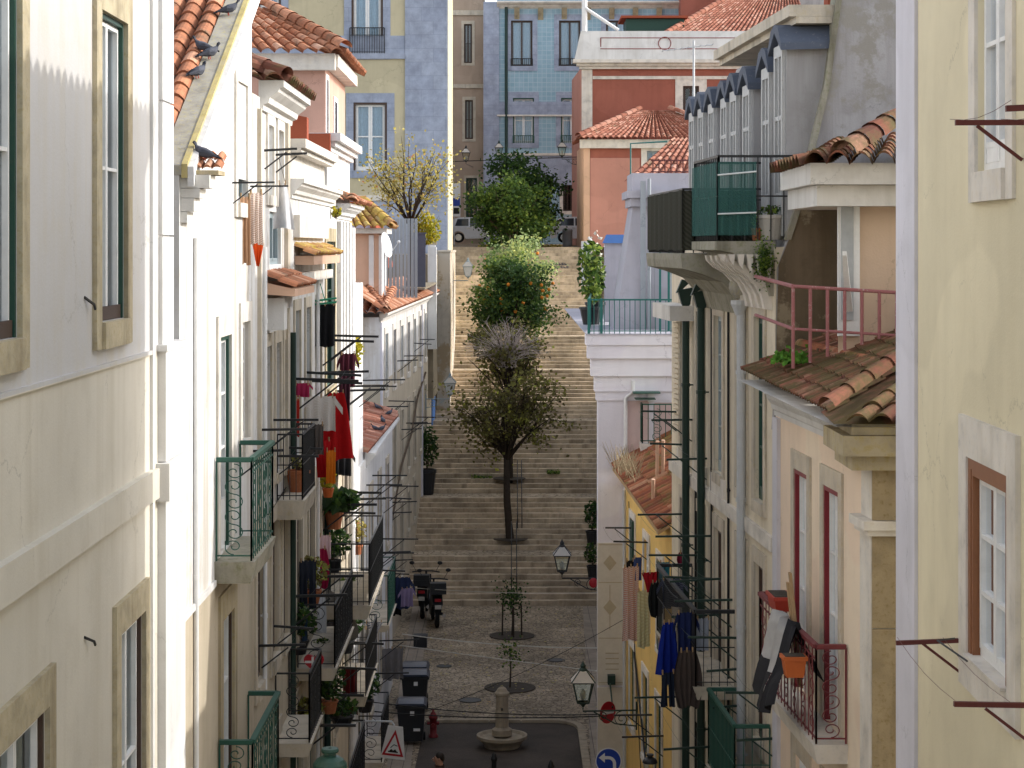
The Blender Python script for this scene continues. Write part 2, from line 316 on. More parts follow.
# ------------------------------------------------------------------ mesh building
class MB:
    def __init__(s, fr=None): s.v = []; s.f = []; s.c = []; s.fr = fr; s.mi = []; s.m = 0
    def P(s, p):
        return s.fr.pt(*p) if s.fr else (p[0], p[1], p[2])
    def poly(s, pts, val=None, raw=False):
        n = len(s.v); s.v += [tuple(p) if raw else s.P(p) for p in pts]
        s.f.append(tuple(range(n, n + len(pts)))); s.c.append(R.random() if val is None else val); s.mi.append(s.m)
    def grid(s, rows, val=None, close=False):
        n = len(s.v); w = len(rows[0])
        for r in rows: s.v += [s.P(p) for p in r]
        for i in range(len(rows) - 1):
            for j in range(w if close else w - 1):
                k = (j + 1) % w
                s.f.append((n + i * w + j, n + i * w + k, n + (i + 1) * w + k, n + (i + 1) * w + j))
                s.c.append(R.random() if val is None else val); s.mi.append(s.m)
    def hexa(s, p, val=None):
        """8 points: bottom loop then top loop"""
        n = len(s.v); s.v += [s.P(q) for q in p]
        v = R.random() if val is None else val
        for f in ((0, 3, 2, 1), (4, 5, 6, 7), (0, 1, 5, 4), (1, 2, 6, 5), (2, 3, 7, 6), (3, 0, 4, 7)):
            s.f.append(tuple(n + i for i in f)); s.c.append(v); s.mi.append(s.m)
    def box(s, a0, a1, b0, b1, c0, c1, val=None):
        s.hexa([(a0, b0, c0), (a1, b0, c0), (a1, b1, c0), (a0, b1, c0), (a0, b0, c1), (a1, b0, c1), (a1, b1, c1), (a0, b1, c1)], val)
    def extrude(s, prof, p, q, cap=True, val=None):
        """prism: list of p-points joined to the matching q-points"""
        n = len(s.v); k = len(p); s.v += [s.P(x) for x in p] + [s.P(x) for x in q]
        v = R.random() if val is None else val
        for i in range(k):
            j = (i + 1) % k; s.f.append((n + i, n + j, n + k + j, n + k + i)); s.c.append(v); s.mi.append(s.m)
        if cap:
            s.f.append(tuple(n + i for i in range(k))[::-1]); s.f.append(tuple(n + k + i for i in range(k))); s.c += [v, v]; s.mi += [s.m, s.m]
    def tube(s, pts, r, n=6, val=None, cap=True):
        pts = [Vector(s.P(p)) for p in pts]; rs = r if isinstance(r, (list, tuple)) else [r] * len(pts)
        b0 = len(s.v); prev = None; v = R.random() if val is None else val
        for i, p in enumerate(pts):
            d = (pts[min(i + 1, len(pts) - 1)] - pts[max(i - 1, 0)])
            if d.length < 1e-9: d = Vector((0, 0, 1))
            d.normalize()
            if prev is None:
                a = d.cross(Vector((0, 0, 1)))
                if a.length < .05: a = d.cross(Vector((1, 0, 0)))
            else: a = prev - d * prev.dot(d)
            a.normalize(); prev = a; b = d.cross(a)
            for k in range(n):
                t = 2 * math.pi * (k + .5) / n
                s.v.append(tuple(p + (a * math.cos(t) + b * math.sin(t)) * rs[i]))
        for i in range(len(pts) - 1):
            for k in range(n):
                l = (k + 1) % n
                s.f.append((b0 + i * n + k, b0 + i * n + l, b0 + (i + 1) * n + l, b0 + (i + 1) * n + k)); s.c.append(v); s.mi.append(s.m)
        if cap:
            s.f.append(tuple(b0 + k for k in range(n))[::-1]); s.f.append(tuple(b0 + (len(pts) - 1) * n + k for k in range(n))); s.c += [v, v]; s.mi += [s.m, s.m]
    def lathe(s, c, prof, n=16, val=None):
        rows = []
        for (r, z) in prof:
            rows.append([(c[0] + r * math.cos(2 * math.pi * k / n), c[1] + r * math.sin(2 * math.pi * k / n), c[2] + z) for k in range(n)])
        s.grid(rows, val, True)
    def ball(s, c, r, n=8, sx=1, sy=1, sz=1, val=None):
        m = max(4, n // 2 + 1); rows = []
        for i in range(m + 1):
            t = math.pi * i / m; rr = max(1e-4, math.sin(t)) * r
            rows.append([(c[0] + sx * rr * math.cos(2 * math.pi * k / n), c[1] + sy * rr * math.sin(2 * math.pi * k / n), c[2] - sz * r * math.cos(t)) for k in range(n)])
        s.grid(rows, val, True)
    def build(s, name, mats, parent=None, smooth=False):
        if not s.f: return None
        me = bpy.data.meshes.new(name)
        o0 = org(parent) if parent else None
        vs = s.v if o0 is None else [(x - o0[0], y - o0[1], z - o0[2]) for x, y, z in s.v]
        me.from_pydata(vs, [], s.f)
        at = me.attributes.new('v', 'FLOAT', 'FACE'); at.data.foreach_set('value', s.c)
        for m in (mats if isinstance(mats, (list, tuple)) else [mats]): me.materials.append(M[m] if isinstance(m, str) else m)
        me.polygons.foreach_set('material_index', s.mi)
        if smooth: me.polygons.foreach_set('use_smooth', [True] * len(s.f))
        me.update()
        o = bpy.data.objects.new(name, me); col.objects.link(o)
        if parent: o.parent = parent
        return o
def org(o):
    x, y, z = 0, 0, 0
    while o is not None: x += o.location.x; y += o.location.y; z += o.location.z; o = o.parent
    return (x, y, z)
def tag(o, label=None, cat=None, group=None, kind=None):
    if label: o['label'] = label
    if cat: o['category'] = cat
    if group: o['group'] = group
    if kind: o['kind'] = kind
    return o
def empty(name, loc, label=None, cat=None, group=None):
    o = bpy.data.objects.new(name, None); col.objects.link(o); o.location = loc; o.empty_display_size = .2
    return tag(o, label, cat, group)
def kids(o): return [c for c in col.objects if c.parent is o]
def dup(o, loc, rz=0, label=None, parent=None, sc_=None):
    c = o.copy(); col.objects.link(c)
    if parent: c.parent = parent
    else:
        c.location = loc; c.rotation_euler = (0, 0, rz)
        if sc_: c.scale = (sc_, sc_, sc_)
        if label: c['label'] = label
    for k in kids(o): dup(k, None, 0, None, c)
    return c
# ------------------------------------------------------------------ surveyed wall lines
class Side:
    """wall running along the street: x = a + b*depth, outward sgn (+1 faces right, -1 faces left); local (u=depth, o=out, z)"""
    def __init__(s, a, b, sgn): s.a = a; s.b = b; s.sgn = sgn
    def pt(s, u, o, z): return (s.a + s.b * u + s.sgn * o, u, z)
    def U(s, px, o=0): return (s.a + s.sgn * o) / ((px - 512) / F - s.b)
    def Z(s, py, px, o=0): return EYE + (HY - py) * s.U(px, o) / F
class Front:
    """wall facing the camera at a given depth; local (u=x, o=towards camera, z)"""
    def __init__(s, d): s.d = d
    def pt(s, u, o, z): return (u, s.d - o, z)
    def U(s, px, o=0): return (px - 512) * (s.d - o) / F
    def Z(s, py, px=0, o=0): return EYE + (HY - py) * (s.d - o) / F
LEFT = Side(-3.4, 0, 1); RIGHT = Side(5.166, -.056, -1); NEAR_R = Side(3.555, .01196, -1)
def at(px, py, d): return ((px - 512) * d / F, d, EYE + (HY - py) * d / F)
# ------------------------------------------------------------------ building pieces
class House:
    def __init__(s, name, label, fr, u0, u1, z0, z1, mat, depth=4, cat='building', thick=.3):
        s.fr = fr; s.u0, s.u1, s.z0, s.z1 = sorted((u0, u1)) + [z0, z1]; s.mat = mat; s.holes = []; s.depth = depth; s.thick = thick
        s.root = empty(name, fr.pt((u0 + u1) / 2, -depth / 2, z0), label, cat)
        s.extra = MB(fr)
    def mb(s): return MB(s.fr)
    def part(s, name, mb, mat, parent=None, smooth=False): return mb.build(name, mat, parent or s.root, smooth)
    def rect(s, xa, xb, yt, yb, ref='a'):
        ua, ub = s.fr.U(xa), s.fr.U(xb); x = xa if ref == 'a' else xb
        return min(ua, ub), max(ua, ub), s.fr.Z(yb, x), s.fr.Z(yt, x)
    def close(s):
        """the wall sheet with real openings, their reveals, and the body behind"""
        m = s.mb(); us = {s.u0, s.u1}; zs = {s.z0, s.z1}
        hs = []
        for (a, b, c, d) in s.holes:
            a, b, c, d = max(a, s.u0), min(b, s.u1), max(c, s.z0), min(d, s.z1)
            if b - a > .02 and d - c > .02: hs.append((a, b, c, d)); us |= {a, b}; zs |= {c, d}
        us = sorted(us); zs = sorted(zs)
        for i in range(len(us) - 1):
            for j in range(len(zs) - 1):
                um, zm = (us[i] + us[i + 1]) / 2, (zs[j] + zs[j + 1]) / 2
                if any(a < um < b and c < zm < d for a, b, c, d in hs): continue
                m.poly([(us[i], 0, zs[j]), (us[i + 1], 0, zs[j]), (us[i + 1], 0, zs[j + 1]), (us[i], 0, zs[j + 1])])
        t = -s.thick
        for a, b, c, d in hs:
            for p, q in (((a, c), (a, d)), ((b, c), (b, d)), ((a, c), (b, c)), ((a, d), (b, d))):
                m.poly([(p[0], 0, p[1]), (q[0], 0, q[1]), (q[0], t, q[1]), (p[0], t, p[1])])
        D = -s.depth
        m.poly([(s.u0, 0, s.z0), (s.u0, D, s.z0), (s.u0, D, s.z1), (s.u0, 0, s.z1)])
        m.poly([(s.u1, 0, s.z0), (s.u1, D, s.z0), (s.u1, D, s.z1), (s.u1, 0, s.z1)])
        m.poly([(s.u0, 0, s.z1), (s.u1, 0, s.z1), (s.u1, D, s.z1), (s.u0, D, s.z1)])
        m.poly([(s.u0, D, s.z0), (s.u1, D, s.z0), (s.u1, D, s.z1), (s.u0, D, s.z1)])
        n = len(m.v); m.v += s.extra.v; m.f += [tuple(i + n for i in f) for f in s.extra.f]; m.c += s.extra.c; m.mi += s.extra.mi
        return m.build('wall', s.mat, s.root)
    def window(s, u0, u1, z0, z1, frame='wood_white', sur='limestone', sw=.16, back='dark', rows=3, leaves=2, rec=None, name='window', fw=.055, out=.03, sill=True, reveal=None, panes=True, kick=0, curt=None):
        s.holes.append((u0, u1, z0, z1))
        if rec is None or isinstance(s.fr, Side): rec = .05 if isinstance(s.fr, Side) else .15
        m = s.mb(); o0, o1 = -rec - .05, -rec
        m.box(u0, u0 + fw, o0, o1, z0, z1); m.box(u1 - fw, u1, o0, o1, z0, z1)
        m.box(u0 + fw, u1 - fw, o0, o1, z0, z0 + fw); m.box(u0 + fw, u1 - fw, o0, o1, z1 - fw, z1)
        w = (u1 - u0 - 2 * fw) / leaves; st = fw * .75
        for k in range(leaves):
            a, b = u0 + fw + k * w, u0 + fw + (k + 1) * w
            m.box(a + .004, a + st, o0 + .012, o1 + .012, z0 + fw, z1 - fw); m.box(b - st, b - .004, o0 + .012, o1 + .012, z0 + fw, z1 - fw)
            zb = z0 + fw + kick
            if kick: m.box(a + st, b - st, o0 + .015, o1 + .004, z0 + fw, zb)
            for r in range(rows + 1):
                z = zb + (z1 - fw - zb) * r / rows
                h = st * (.8 if r in (0, rows) else .35)
                m.box(a + st, b - st, o0 + .016, o1 + .008, max(zb, z - h), min(z1 - fw, z + h))
        win = m.build(name, frame, s.root)
        g = s.mb(); g.poly([(u0, -rec - .03, z0), (u1, -rec - .03, z0), (u1, -rec - .03, z1), (u0, -rec - .03, z1)]); g.build('pane', 'glass', win)
        k = s.mb(); zc = z1 if curt is None else z0 + (z1 - z0) * curt
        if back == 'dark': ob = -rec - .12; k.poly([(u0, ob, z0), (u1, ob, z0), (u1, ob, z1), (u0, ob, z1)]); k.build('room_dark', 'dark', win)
        else:
            n = max(8, int((u1 - u0) * 22)); oo = -rec - .10
            row = lambda z: [(u0 + (u1 - u0) * i / n, oo + .018 * math.sin(i * 1.9) + .01 * math.sin(i * .83 + z), z) for i in range(n + 1)]
            k.grid([row(z0), row(z1)]); k.build('curtain', back, win)  # this backing also carries the painted sky reflection of far windows
        if sur:
            q = s.mb(); r = -rec if reveal is None else -reveal
            q.box(u0 - sw, u0 - .002, r * .0 - .02, out, z0 - (sw if sill else 0), z1 + sw * 1.25); q.box(u1 + .002, u1 + sw, -.02, out, z0 - (sw if sill else 0), z1 + sw * 1.25)
            q.box(u0 - .002, u1 + .002, -.02, out + .001, z1 + .002, z1 + sw * 1.25)
            if sill: q.box(u0 - .002, u1 + .002, -.02, out + .03, z0 - sw, z0 - .002)
            q.build('stone_surround', sur, win)
        return win
    def winpx(s, xa, xb, yt, yb, ref='a', **k):
        return s.window(*s.rect(xa, xb, yt, yb, ref), **k)
    def band(s, z0, z1, out, mat, u0=None, u1=None, name='cornice', prof=None):
        m = s.mb(); a, b = s.u0 if u0 is None else u0, s.u1 if u1 is None else u1
        if prof is None: m.box(a, b, -.02, out, z0, z1)
        else:
            pts = [(-.02, 0)] + [(o * out, t) for o, t in prof] + [(-.02, 1)]
            m.extrude(None, [(a, o, z0 + (z1 - z0) * t) for o, t in pts], [(b, o, z0 + (z1 - z0) * t) for o, t in pts])
        return m.build(name, mat, s.root)
CORN = [(.12, 0), (.15, .18), (.35, .24), (.42, .42), (.75, .62), (.82, .74), (1, .78), (1, 1)]
def roof_tiles(m, e0, e1, r0, r1, pitch=.23, row=.34, amp=.055, end=True):
    """barrel tiles: e0-e1 the eave, r0-r1 the ridge above each; raw world points"""
    e0, e1, r0, r1 = map(Vector, (e0, e1, r0, r1))
    L = max((e1 - e0).length, (r1 - r0).length); H = max((r0 - e0).length, (r1 - e1).length)
    nc = max(2, int(L / pitch)); nr = max(2, int(H / row)); K = 7
    nrm = (e1 - e0).cross(r0 - e0)
    if nrm.length < 1e-6: nrm = (e1 - e0).cross(r1 - e0)
    nrm.normalize()
    if nrm.z < 0: nrm = -nrm
    up = lambda s, t: (e0.lerp(e1, s)).lerp(r0.lerp(r1, s), t)
    for j in range(nr):
        t0, t1 = j / nr, min(1.0, (j + 1.12) / nr)
        for i in range(nc):
            val = R.random(); jit = R.uniform(-.008, .008); base_i = len(m.v)
            tj = R.uniform(-.02, .02) / max(.5, nr * .3)
            for (t, lift) in ((t0 + (tj if j else 0), .03), (t1, .0)):
                for k in range(K + 1):
                    u = k / K; s_ = (i + u) / nc
                    h = amp * (2 * max(0, math.sin(math.pi * u)) ** .75 - 1) + lift + jit
                    m.v.append(tuple(up(s_, max(0, min(1, t))) + nrm * h))
            for k in range(K):
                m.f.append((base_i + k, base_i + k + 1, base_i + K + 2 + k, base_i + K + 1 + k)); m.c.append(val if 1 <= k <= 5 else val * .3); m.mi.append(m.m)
            if True:   # lower lip of the tile
                n = len(m.v)
                for k in range(1, K): m.v.append(tuple(Vector(m.v[base_i + k]) - nrm * .03 * math.sin(math.pi * k / K)))
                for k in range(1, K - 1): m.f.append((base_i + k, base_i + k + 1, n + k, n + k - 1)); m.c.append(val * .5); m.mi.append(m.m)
def ridge_tiles(m, a, b, r=.11, step=.36):
    a, b = Vector(a), Vector(b); n = max(1, int((b - a).length / step)); d = (b - a).normalized()
    side = d.cross(Vector((0, 0, 1))).normalized(); up = side.cross(d)
    for i in range(n):
        p, q = a.lerp(b, i / n), a.lerp(b, min(1, (i + 1.12) / n)); val = R.random()
        rows = []
        for (pt, rr) in ((p, r * 1.12), (q, r * .92)):
            rows.append([tuple(pt + side * rr * math.cos(t) + up * rr * math.sin(t)) for t in [math.pi * k / 7 for k in range(8)]])
        fr, m.fr = m.fr, None; m.grid(rows, val); m.fr = fr
def railing(m, pts, z0, z1, sp=.12, r=.009, rails=(0, 1), top=.02, wide=0):
    """bars and rails along a polyline of (u, o)"""
    for (a, b) in zip(pts, pts[1:]):
        L = math.dist(m.P((a[0], a[1], 0)), m.P((b[0], b[1], 0))); n = max(1, round(L / sp))
        for i in range(n + 1):
            t = i / n; u, o = a[0] + (b[0] - a[0]) * t, a[1] + (b[1] - a[1]) * t
            m.tube([(u, o, z0), (u, o, z1)], r if 0 < i < n else r * 1.7, 4)
        for q in rails:
            z = z0 + .06 + (z1 - z0 - .06) * q
            m.tube([(a[0], a[1], z), (b[0], b[1], z)], top if q == 1 else r * 1.3, 4)
        if wide:
            du, do = (b[0] - a[0]) / max(L, .01), (b[1] - a[1]) / max(L, .01)
            pu, po = -do * wide, du * wide
            m.hexa([(a[0] - pu, a[1] - po, z1), (b[0] - pu, b[1] - po, z1), (b[0] + pu, b[1] + po, z1), (a[0] + pu, a[1] + po, z1),
                    (a[0] - pu, a[1] - po, z1 + .045), (b[0] - pu, b[1] - po, z1 + .045), (b[0] + pu, b[1] + po, z1 + .045), (a[0] + pu, a[1] + po, z1 + .045)])
def scroll(m, a, b, z0, z1, n=2, r=.008):
    """S-scrolls in the panel between plan points a and b"""
    L = math.dist(m.P((a[0], a[1], 0)), m.P((b[0], b[1], 0)))
    pt = lambda s, z: (a[0] + (b[0] - a[0]) * s, a[1] + (b[1] - a[1]) * s, z)
    h = (z1 - z0) / n
    for i in range(n):
        zc = z0 + h * (i + .5)
        for sgn in (1, -1):
            pts = []
            for k in range(26):
                th = k / 25 * 2.6 * math.pi; rr = (h * .27) * (1 - .82 * k / 25)
                x = .5 + sgn * (rr * math.sin(th)) / L * 1.25; z = zc + sgn * (h * .25 + rr * math.cos(th) - h * .02)
                pts.append(pt(min(.97, max(.03, x)), z))
            m.tube(pts, r, 4)
def balcony(h, u0, u1, z, proj=.42, hgt=1.05, slab=.2, mat='iron', slabmat='lichen_stone', sp=.12, scr=0, wide=0, topmat=None, sheet=None, brackets=0):
    """slab on the wall with a three-sided railing"""
    m = h.mb(); m.hexa([(u0, -.05, z - slab), (u1, -.05, z - slab), (u1, proj * .96, z - slab), (u0, proj * .96, z - slab), (u0 - .03, -.05, z), (u1 + .03, -.05, z), (u1 + .03, proj + .04, z), (u0 - .03, proj + .04, z)])
    b = m.build('balcony', slabmat, h.root)
    m = h.mb(); pts = [(u0, 0.02), (u0, proj), (u1, proj), (u1, 0.02)]
    if scr: railing(m, pts[1:3], z + .01, z + hgt, sp * 1.5, .009, (0, .88, 1), .018, wide); railing(m, pts[:2], z + .01, z + hgt, 9, .009, (0, 1), .018, wide); railing(m, pts[2:], z + .01, z + hgt, 9, .009, (0, 1), .018, wide)
    else: railing(m, pts, z + .01, z + hgt, sp, .008, (0, .5, 1), .018, wide)
    if scr:
        scroll(m, (u0, .02), (u0, proj), z + .08, z + hgt - .03, scr)
        k = max(1, round((u1 - u0) / .55))
        for i in range(k): scroll(m, (u0 + (u1 - u0) * i / k, proj), (u0 + (u1 - u0) * (i + 1) / k, proj), z + .08, z + hgt * .86, 2, .006)
    m.build('railing', mat, b)
    if sheet:
        m = h.mb(); m.box(u0 + .02, u1 - .02, proj - .015, proj - .01, z + .05, z + hgt - .05)
        m.build('screen', sheet, b)
    if brackets:
        m = h.mb()
        for i in range(brackets):
            u = u0 + .15 + (u1 - u0 - .3) * i / max(1, brackets - 1)
            pf = [(0, -.62), (.06, -.6), (.1, -.45), (.16, -.35), (.3, -.3), (.42, -.28), (.5, -.2), (0, -.2)]
            m.extrude(None, [(u - .07, o * proj / .5, z + q) for o, q in pf], [(u + .07, o * proj / .5, z + q) for o, q in pf])
        m.build('bracket', slabmat, b)
    return b
def rack(h, u0, u1, z, L=.85, mat='iron', r=.02, brace=True, wires=3):
    """wall-mounted clothes-drying arms with wires strung between them"""
    m = h.mb()
    for u in (u0, u1):
        tip = R.uniform(-.05, .04); m.tube([(u, -.05, z), (u + R.uniform(-.04, .04), L * R.uniform(.9, 1.05), z + tip)], r * 1.15, 4)
        if brace: m.tube([(u, .01, z - L * .5), (u, L * .62, z - r)], r * .7, 4)
    for k in range(wires):
        o = L * (.3 + .68 * k / max(1, wires - 1))
        m.tube([(u0 + (u1 - u0) * t, o, z + r - .05 * math.sin(math.pi * t)) for t in (0, .25, .5, .75, 1)], .0022, 3)
    return m.build('drying_rack', mat, h.root)
def pipe(h, u, z0, z1, r=.05, mat='galv', o=.07, name='downpipe', joints=3):
    m = h.mb(); m.tube([(u, o, z0), (u, o, z1)], r, 10)
    for i in range(joints):
        z = z0 + (z1 - z0) * (i + .5) / joints; m.tube([(u, o, z - .03), (u, o, z + .03)], r * 1.2, 10)
        m.box(u - .015, u + .015, -.01, o, z - .012, z + .012)
    return m.build(name, mat, h.root, False)
def wire(h, pts, r=.008, mat='cable', name='wall_cable'):
    m = h.mb(); m.tube(pts, r, 4); return m.build(name, mat, h.root)
LITTER = []
# ------------------------------------------------------------------ setting: ground, plaza, staircase, upper street
def struct(name, mb, mat, smooth=False): return tag(mb.build(name, mat, None, smooth), kind='structure')
m = MB(); m.poly([(-3000, -60, -.03), (3000, -60, -.03), (3000, 4000, -.03), (-3000, 4000, -.03)]); struct('ground', m, 'sand')
m = MB(); m.poly([(-3.4, 4, -.012), (3.7, 4, -.012), (3.6, 46, -.012), (3.4, 71, -.012), (-3.9, 71, -.012), (-3.4, 46, -.012)]); struct('plaza', m, 'setts')
pts = [(-2.45, 20), (1.95, 20), (1.72, 44), (1.72, 51.6)]
for k in range(7): t = k / 6 * math.pi / 2; pts.append((1.02 + .7 * math.cos(t), 51.9 + .9 * math.sin(t)))
pts += [(-2.2, 52.8)]
m = MB(); m.poly([(x, y, -.006) for x, y in pts]); struct('road', m, 'asphalt')
m = MB()
for (a, b, w) in (((1.98, 44.5), (2.62, 69.8), .5), ((-2.55, 45), (-3.05, 69.8), .55)):
    m.poly([(a[0] - w / 2, a[1], -.0), (a[0] + w / 2, a[1], 0), (b[0] + w / 2, b[1], 0), (b[0] - w / 2, b[1], 0)])
struct('pavement', m, 'ribbed')
m = MB()
for (a, b) in zip(pts[1:-1], pts[2:]):
    n_ = max(1, round(math.dist(a, b) / .9))
    for i in range(n_):
        p0 = Vector((a[0] + (b[0] - a[0]) * i / n_, a[1] + (b[1] - a[1]) * i / n_, 0)); p1 = Vector((a[0] + (b[0] - a[0]) * (i + .97) / n_, a[1] + (b[1] - a[1]) * (i + .97) / n_, 0))
        nn = Vector((-(p1 - p0).y, (p1 - p0).x, 0)).normalized() * .09
        m.hexa([tuple(p0 + nn), tuple(p1 + nn), tuple(p1 - nn), tuple(p0 - nn)] + [tuple(q + Vector((0, 0, .07))) for q in (p0 + nn, p1 + nn, p1 - nn, p0 - nn)])
struct('kerb', m, 'fountain_stone')
for (px, py, r, lab) in ((470, 700, .3, 'iron manhole cover left of the fountain'), (556, 660, .26, 'iron manhole cover right of the nearer sapling'), (444, 666, .22, 'small iron cover near the rubbish bins')):
    dd = F * 12 / (py - HY); xx = (px - 512) * dd / F; m = MB(); m.lathe((xx, dd, 0), [(.005, .006), (r * .85, .006), (r * .86, .002), (r * .9, .002), (r * .91, .007), (r, .007), (r, -.01)], 24)
    t = m.build('manhole_cover', 'iron'); tag(t, lab, 'manhole cover', 'iron covers in the square')
rr = random.Random(99); m = MB()
for _ in range(420):
    dd = rr.uniform(53, 69); xx = rr.uniform(-3, 2.4); w_ = rr.uniform(.02, .06); a_ = rr.uniform(0, 6.28)
    m.poly([(xx + w_ * math.cos(a_ + k * 1.57) * (1 if k % 2 else .5), dd + w_ * math.sin(a_ + k * 1.57), .012 + .01 * (k % 2)) for k in range(4)])
for _ in range(500):
    dd = rr.uniform(70.3, 109); LITTER.append((rr.uniform(-3.6, 3.5), dd, rr.uniform(.02, .06), rr.uniform(0, 6.28)))
t = m.build('leaf_litter', 'leaf_autumn'); tag(t, 'small dry leaves and scraps scattered over the square', 'leaf litter', None, 'stuff')
# staircase: flights between surveyed landings (height left to climb, depth)
LAND = [(12.0, 70.0), (10.75, 74.2), (9.3, 79.0), (7.07, 86.5), (5.34, 92.2), (4.06, 96.5), (2.79, 100.7), (1.41, 105.3), (0.0, 110.0)]
STEPS = []     # (depth of riser, z bottom, z top)
tread = MB(); nose = MB()
xl = lambda d: -3.85 + (d - 70) * .018
xr = lambda d: 3.75 + (d - 70) * .006
for (h0, d0), (h1, d1) in zip(LAND, LAND[1:]):
    n = max(1, round((h0 - h1) / .15)); z0 = EYE - h0; r = (h0 - h1) / n
    land = 1.55; t = (d1 - d0 - land) / max(1, n - 1); d = d0
    for i in range(n):
        zt = z0 + r * (i + 1); nd = d1 if i == n - 1 else d + t
        STEPS.append((d, zt - r, zt))
        # edge slabs of the step, stones of uneven length over a rougher riser
        x = xl(d)
        while x < xr(d):
            w = min(R.uniform(.8, 1.7), xr(d) - x)
            if xr(d) - x - w < .3: w = xr(d) - x
            j = R.uniform(-.012, .012); jz = R.uniform(-.012, .004)
            nose.box(x + .004, x + w - .004, d + j, d + .30 + j, zt - r - .05, zt + jz)
            x += w
        tread.box(xl(d), xr(d), d + .29, nd + .05, zt - r - .3, zt - .012)
        d = nd
st = tread.build('stairs', 'stair'); tag(st, kind='structure'); nose.build('step_edges', 'nosing', st)
def stair_z(d):
    z = 0
    for a, b, c in STEPS:
        if d >= a: z = c
    return z if d < 110 else EYE + .0
m = MB(); rr = random.Random(98)
for (xx, dd, w_, a_) in LITTER:
    zz = stair_z(dd) + .012
    m.poly([(xx + w_ * math.cos(a_ + k * 1.57) * (1 if k % 2 else .5), dd + w_ * math.sin(a_ + k * 1.57), zz + .012 * (k % 2)) for k in range(4)])
t = m.build('leaf_litter', 'leaf_autumn'); tag(t, 'small dry leaves and scraps scattered over the stairs', 'leaf litter', None, 'stuff')
m = MB(); m.hexa([(-12, 110.2, 6), (14, 110.2, 6), (14, 220, 6), (-12, 220, 6), (-12, 110.2, EYE - .02), (14, 110.2, EYE - .02), (14, 220, EYE + 1.2), (-12, 220, EYE + 1.2)])
struct('upper_street', m, 'setts')
# hillside earth under the upper houses, left and right of the stairs
m = MB()
for s in (-1, 1):
    x0, x1 = (-60, -3.9) if s < 0 else (4.0, 60)
    m.hexa([(x0, 70, -1), (x1, 70, -1), (x1, 240, -1), (x0, 240, -1), (x0, 70, -.5), (x1, 70, -.5), (x1, 240, 12.5), (x0, 240, 12.5)])
struct('hill', m, 'sand')

# ------------------------------------------------------------------ LEFT ROW
def lining(h, u0, u1, z0, z1, mat, t=.035, o=-.005, d=.14):
    if isinstance(h.fr, Side): d = .049; o = max(o, -.005)
    m = h.mb(); m.box(u0, u0 + t, -d, o, z0, z1); m.box(u1 - t, u1, -d, o, z0, z1); m.box(u0 + t, u1 - t, -d, o, z1 - t, z1)
    return m.build('window_lining', mat, h.root)
# B1: the near cream house
h = House('townhouse', 'nearest cream townhouse on the left, with stone-framed windows and a plaster string course', LEFT, 6, 20.72, -.2, 18.6, 'cream', 7)
kw = dict(frame='wood_white', sur='sandstone', sw=.22, rows=2, back='curtain_grey', rec=.2, out=.04)
for (a, b, c, d) in ((17.15, 18.3, 11.38, 13.95), (12.7, 14.35, 11.38, 13.95)):
    h.window(a, b, c, d, **kw); lining(h, a, b, c, d, 'wood_green', .04, -.1, .2)
    m = h.mb(); m.box(a + .045, b - .045, -.045, -.02, c + .005, c + .12); m.build('window_board', 'wood_dark', h.root)
for (a, b, c, d) in ((18.0, 19.2, 6.2, 8.66), (13.7, 15.2, 6.2, 8.66)):
    h.window(a, b, c, d, **dict(kw, back='curtain_grey')); lining(h, a, b, c, d, 'wood_dark', .04, -.1, .2)
h.band(10.99, 11.03, .03, 'cream', 6, 19.6, 'string_course')
h.band(9.63, 9.91, .07, 'cream', 6, 19.75, 'string_course')
m = h.mb(); m.box(19.62, 19.72, -.01, .03, -.2, 18.6); m.build('plaster_strip', 'white', h.root)
m = h.mb(); m.box(20.05, 21.25, -.3, .08, -.2, 9.56); m.box(20.05, 21.25, -.3, .08, 9.94, 11.0); m.box(19.95, 21.3, -.3, .13, 9.57, 9.93); m.box(20.0, 21.3, -.3, .1, 11.0, 11.06); m.box(20.1, 20.76, -.02, .04, 11.061, 12.1); m.box(20.1, 20.76, -.02, .04, 12.12, 13.4); m.box(20.1, 20.76, -.02, .04, 13.42, 18.6)
m.build('corner_pilaster', 'white', h.root)
m = h.mb()
for z in (14.2, 11.6, 8.9): m.tube([(16.6, .005, z), (16.75, .05, z - .06), (16.8, .05, z - .1)], .012, 5)
m.build('cable_hook', 'iron', h.root)
h.close()
# B2: white gable house with the tiled slope
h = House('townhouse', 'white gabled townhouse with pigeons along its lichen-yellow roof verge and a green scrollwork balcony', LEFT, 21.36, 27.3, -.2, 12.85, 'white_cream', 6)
h.extra.poly([(21.6, 0, 12.85), (27.3, 0, 12.85), (27.3, 0, 15.45)]); h.extra.poly([(27.3, 0, 12.85), (27.3, -6, 12.85), (27.3, -6, 15.45), (27.3, 0, 15.45)])
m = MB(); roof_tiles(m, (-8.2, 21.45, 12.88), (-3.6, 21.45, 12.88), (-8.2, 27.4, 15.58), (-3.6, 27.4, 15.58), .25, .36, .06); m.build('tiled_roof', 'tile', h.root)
m = h.mb()
def slope(m, o0, o1, up0, up1, ua=21.35, ub=27.35):
    z = lambda u: 12.85 + (u - 21.6) * .456
    m.hexa([(ua, o0, z(ua) + up0), (ub, o0, z(ub) + up0), (ub, o1, z(ub) + up0), (ua, o1, z(ua) + up0), (ua, o0, z(ua) + up1), (ub, o0, z(ub) + up1), (ub, o1, z(ub) + up1), (ua, o1, z(ua) + up1)])
slope(m, -.21, .02, .0, .10); v = m.build('verge', 'verge', h.root)
m = h.mb(); slope(m, .022, .085, -.03, .112); m.build('lichen_edge', 'verge_gold', v)
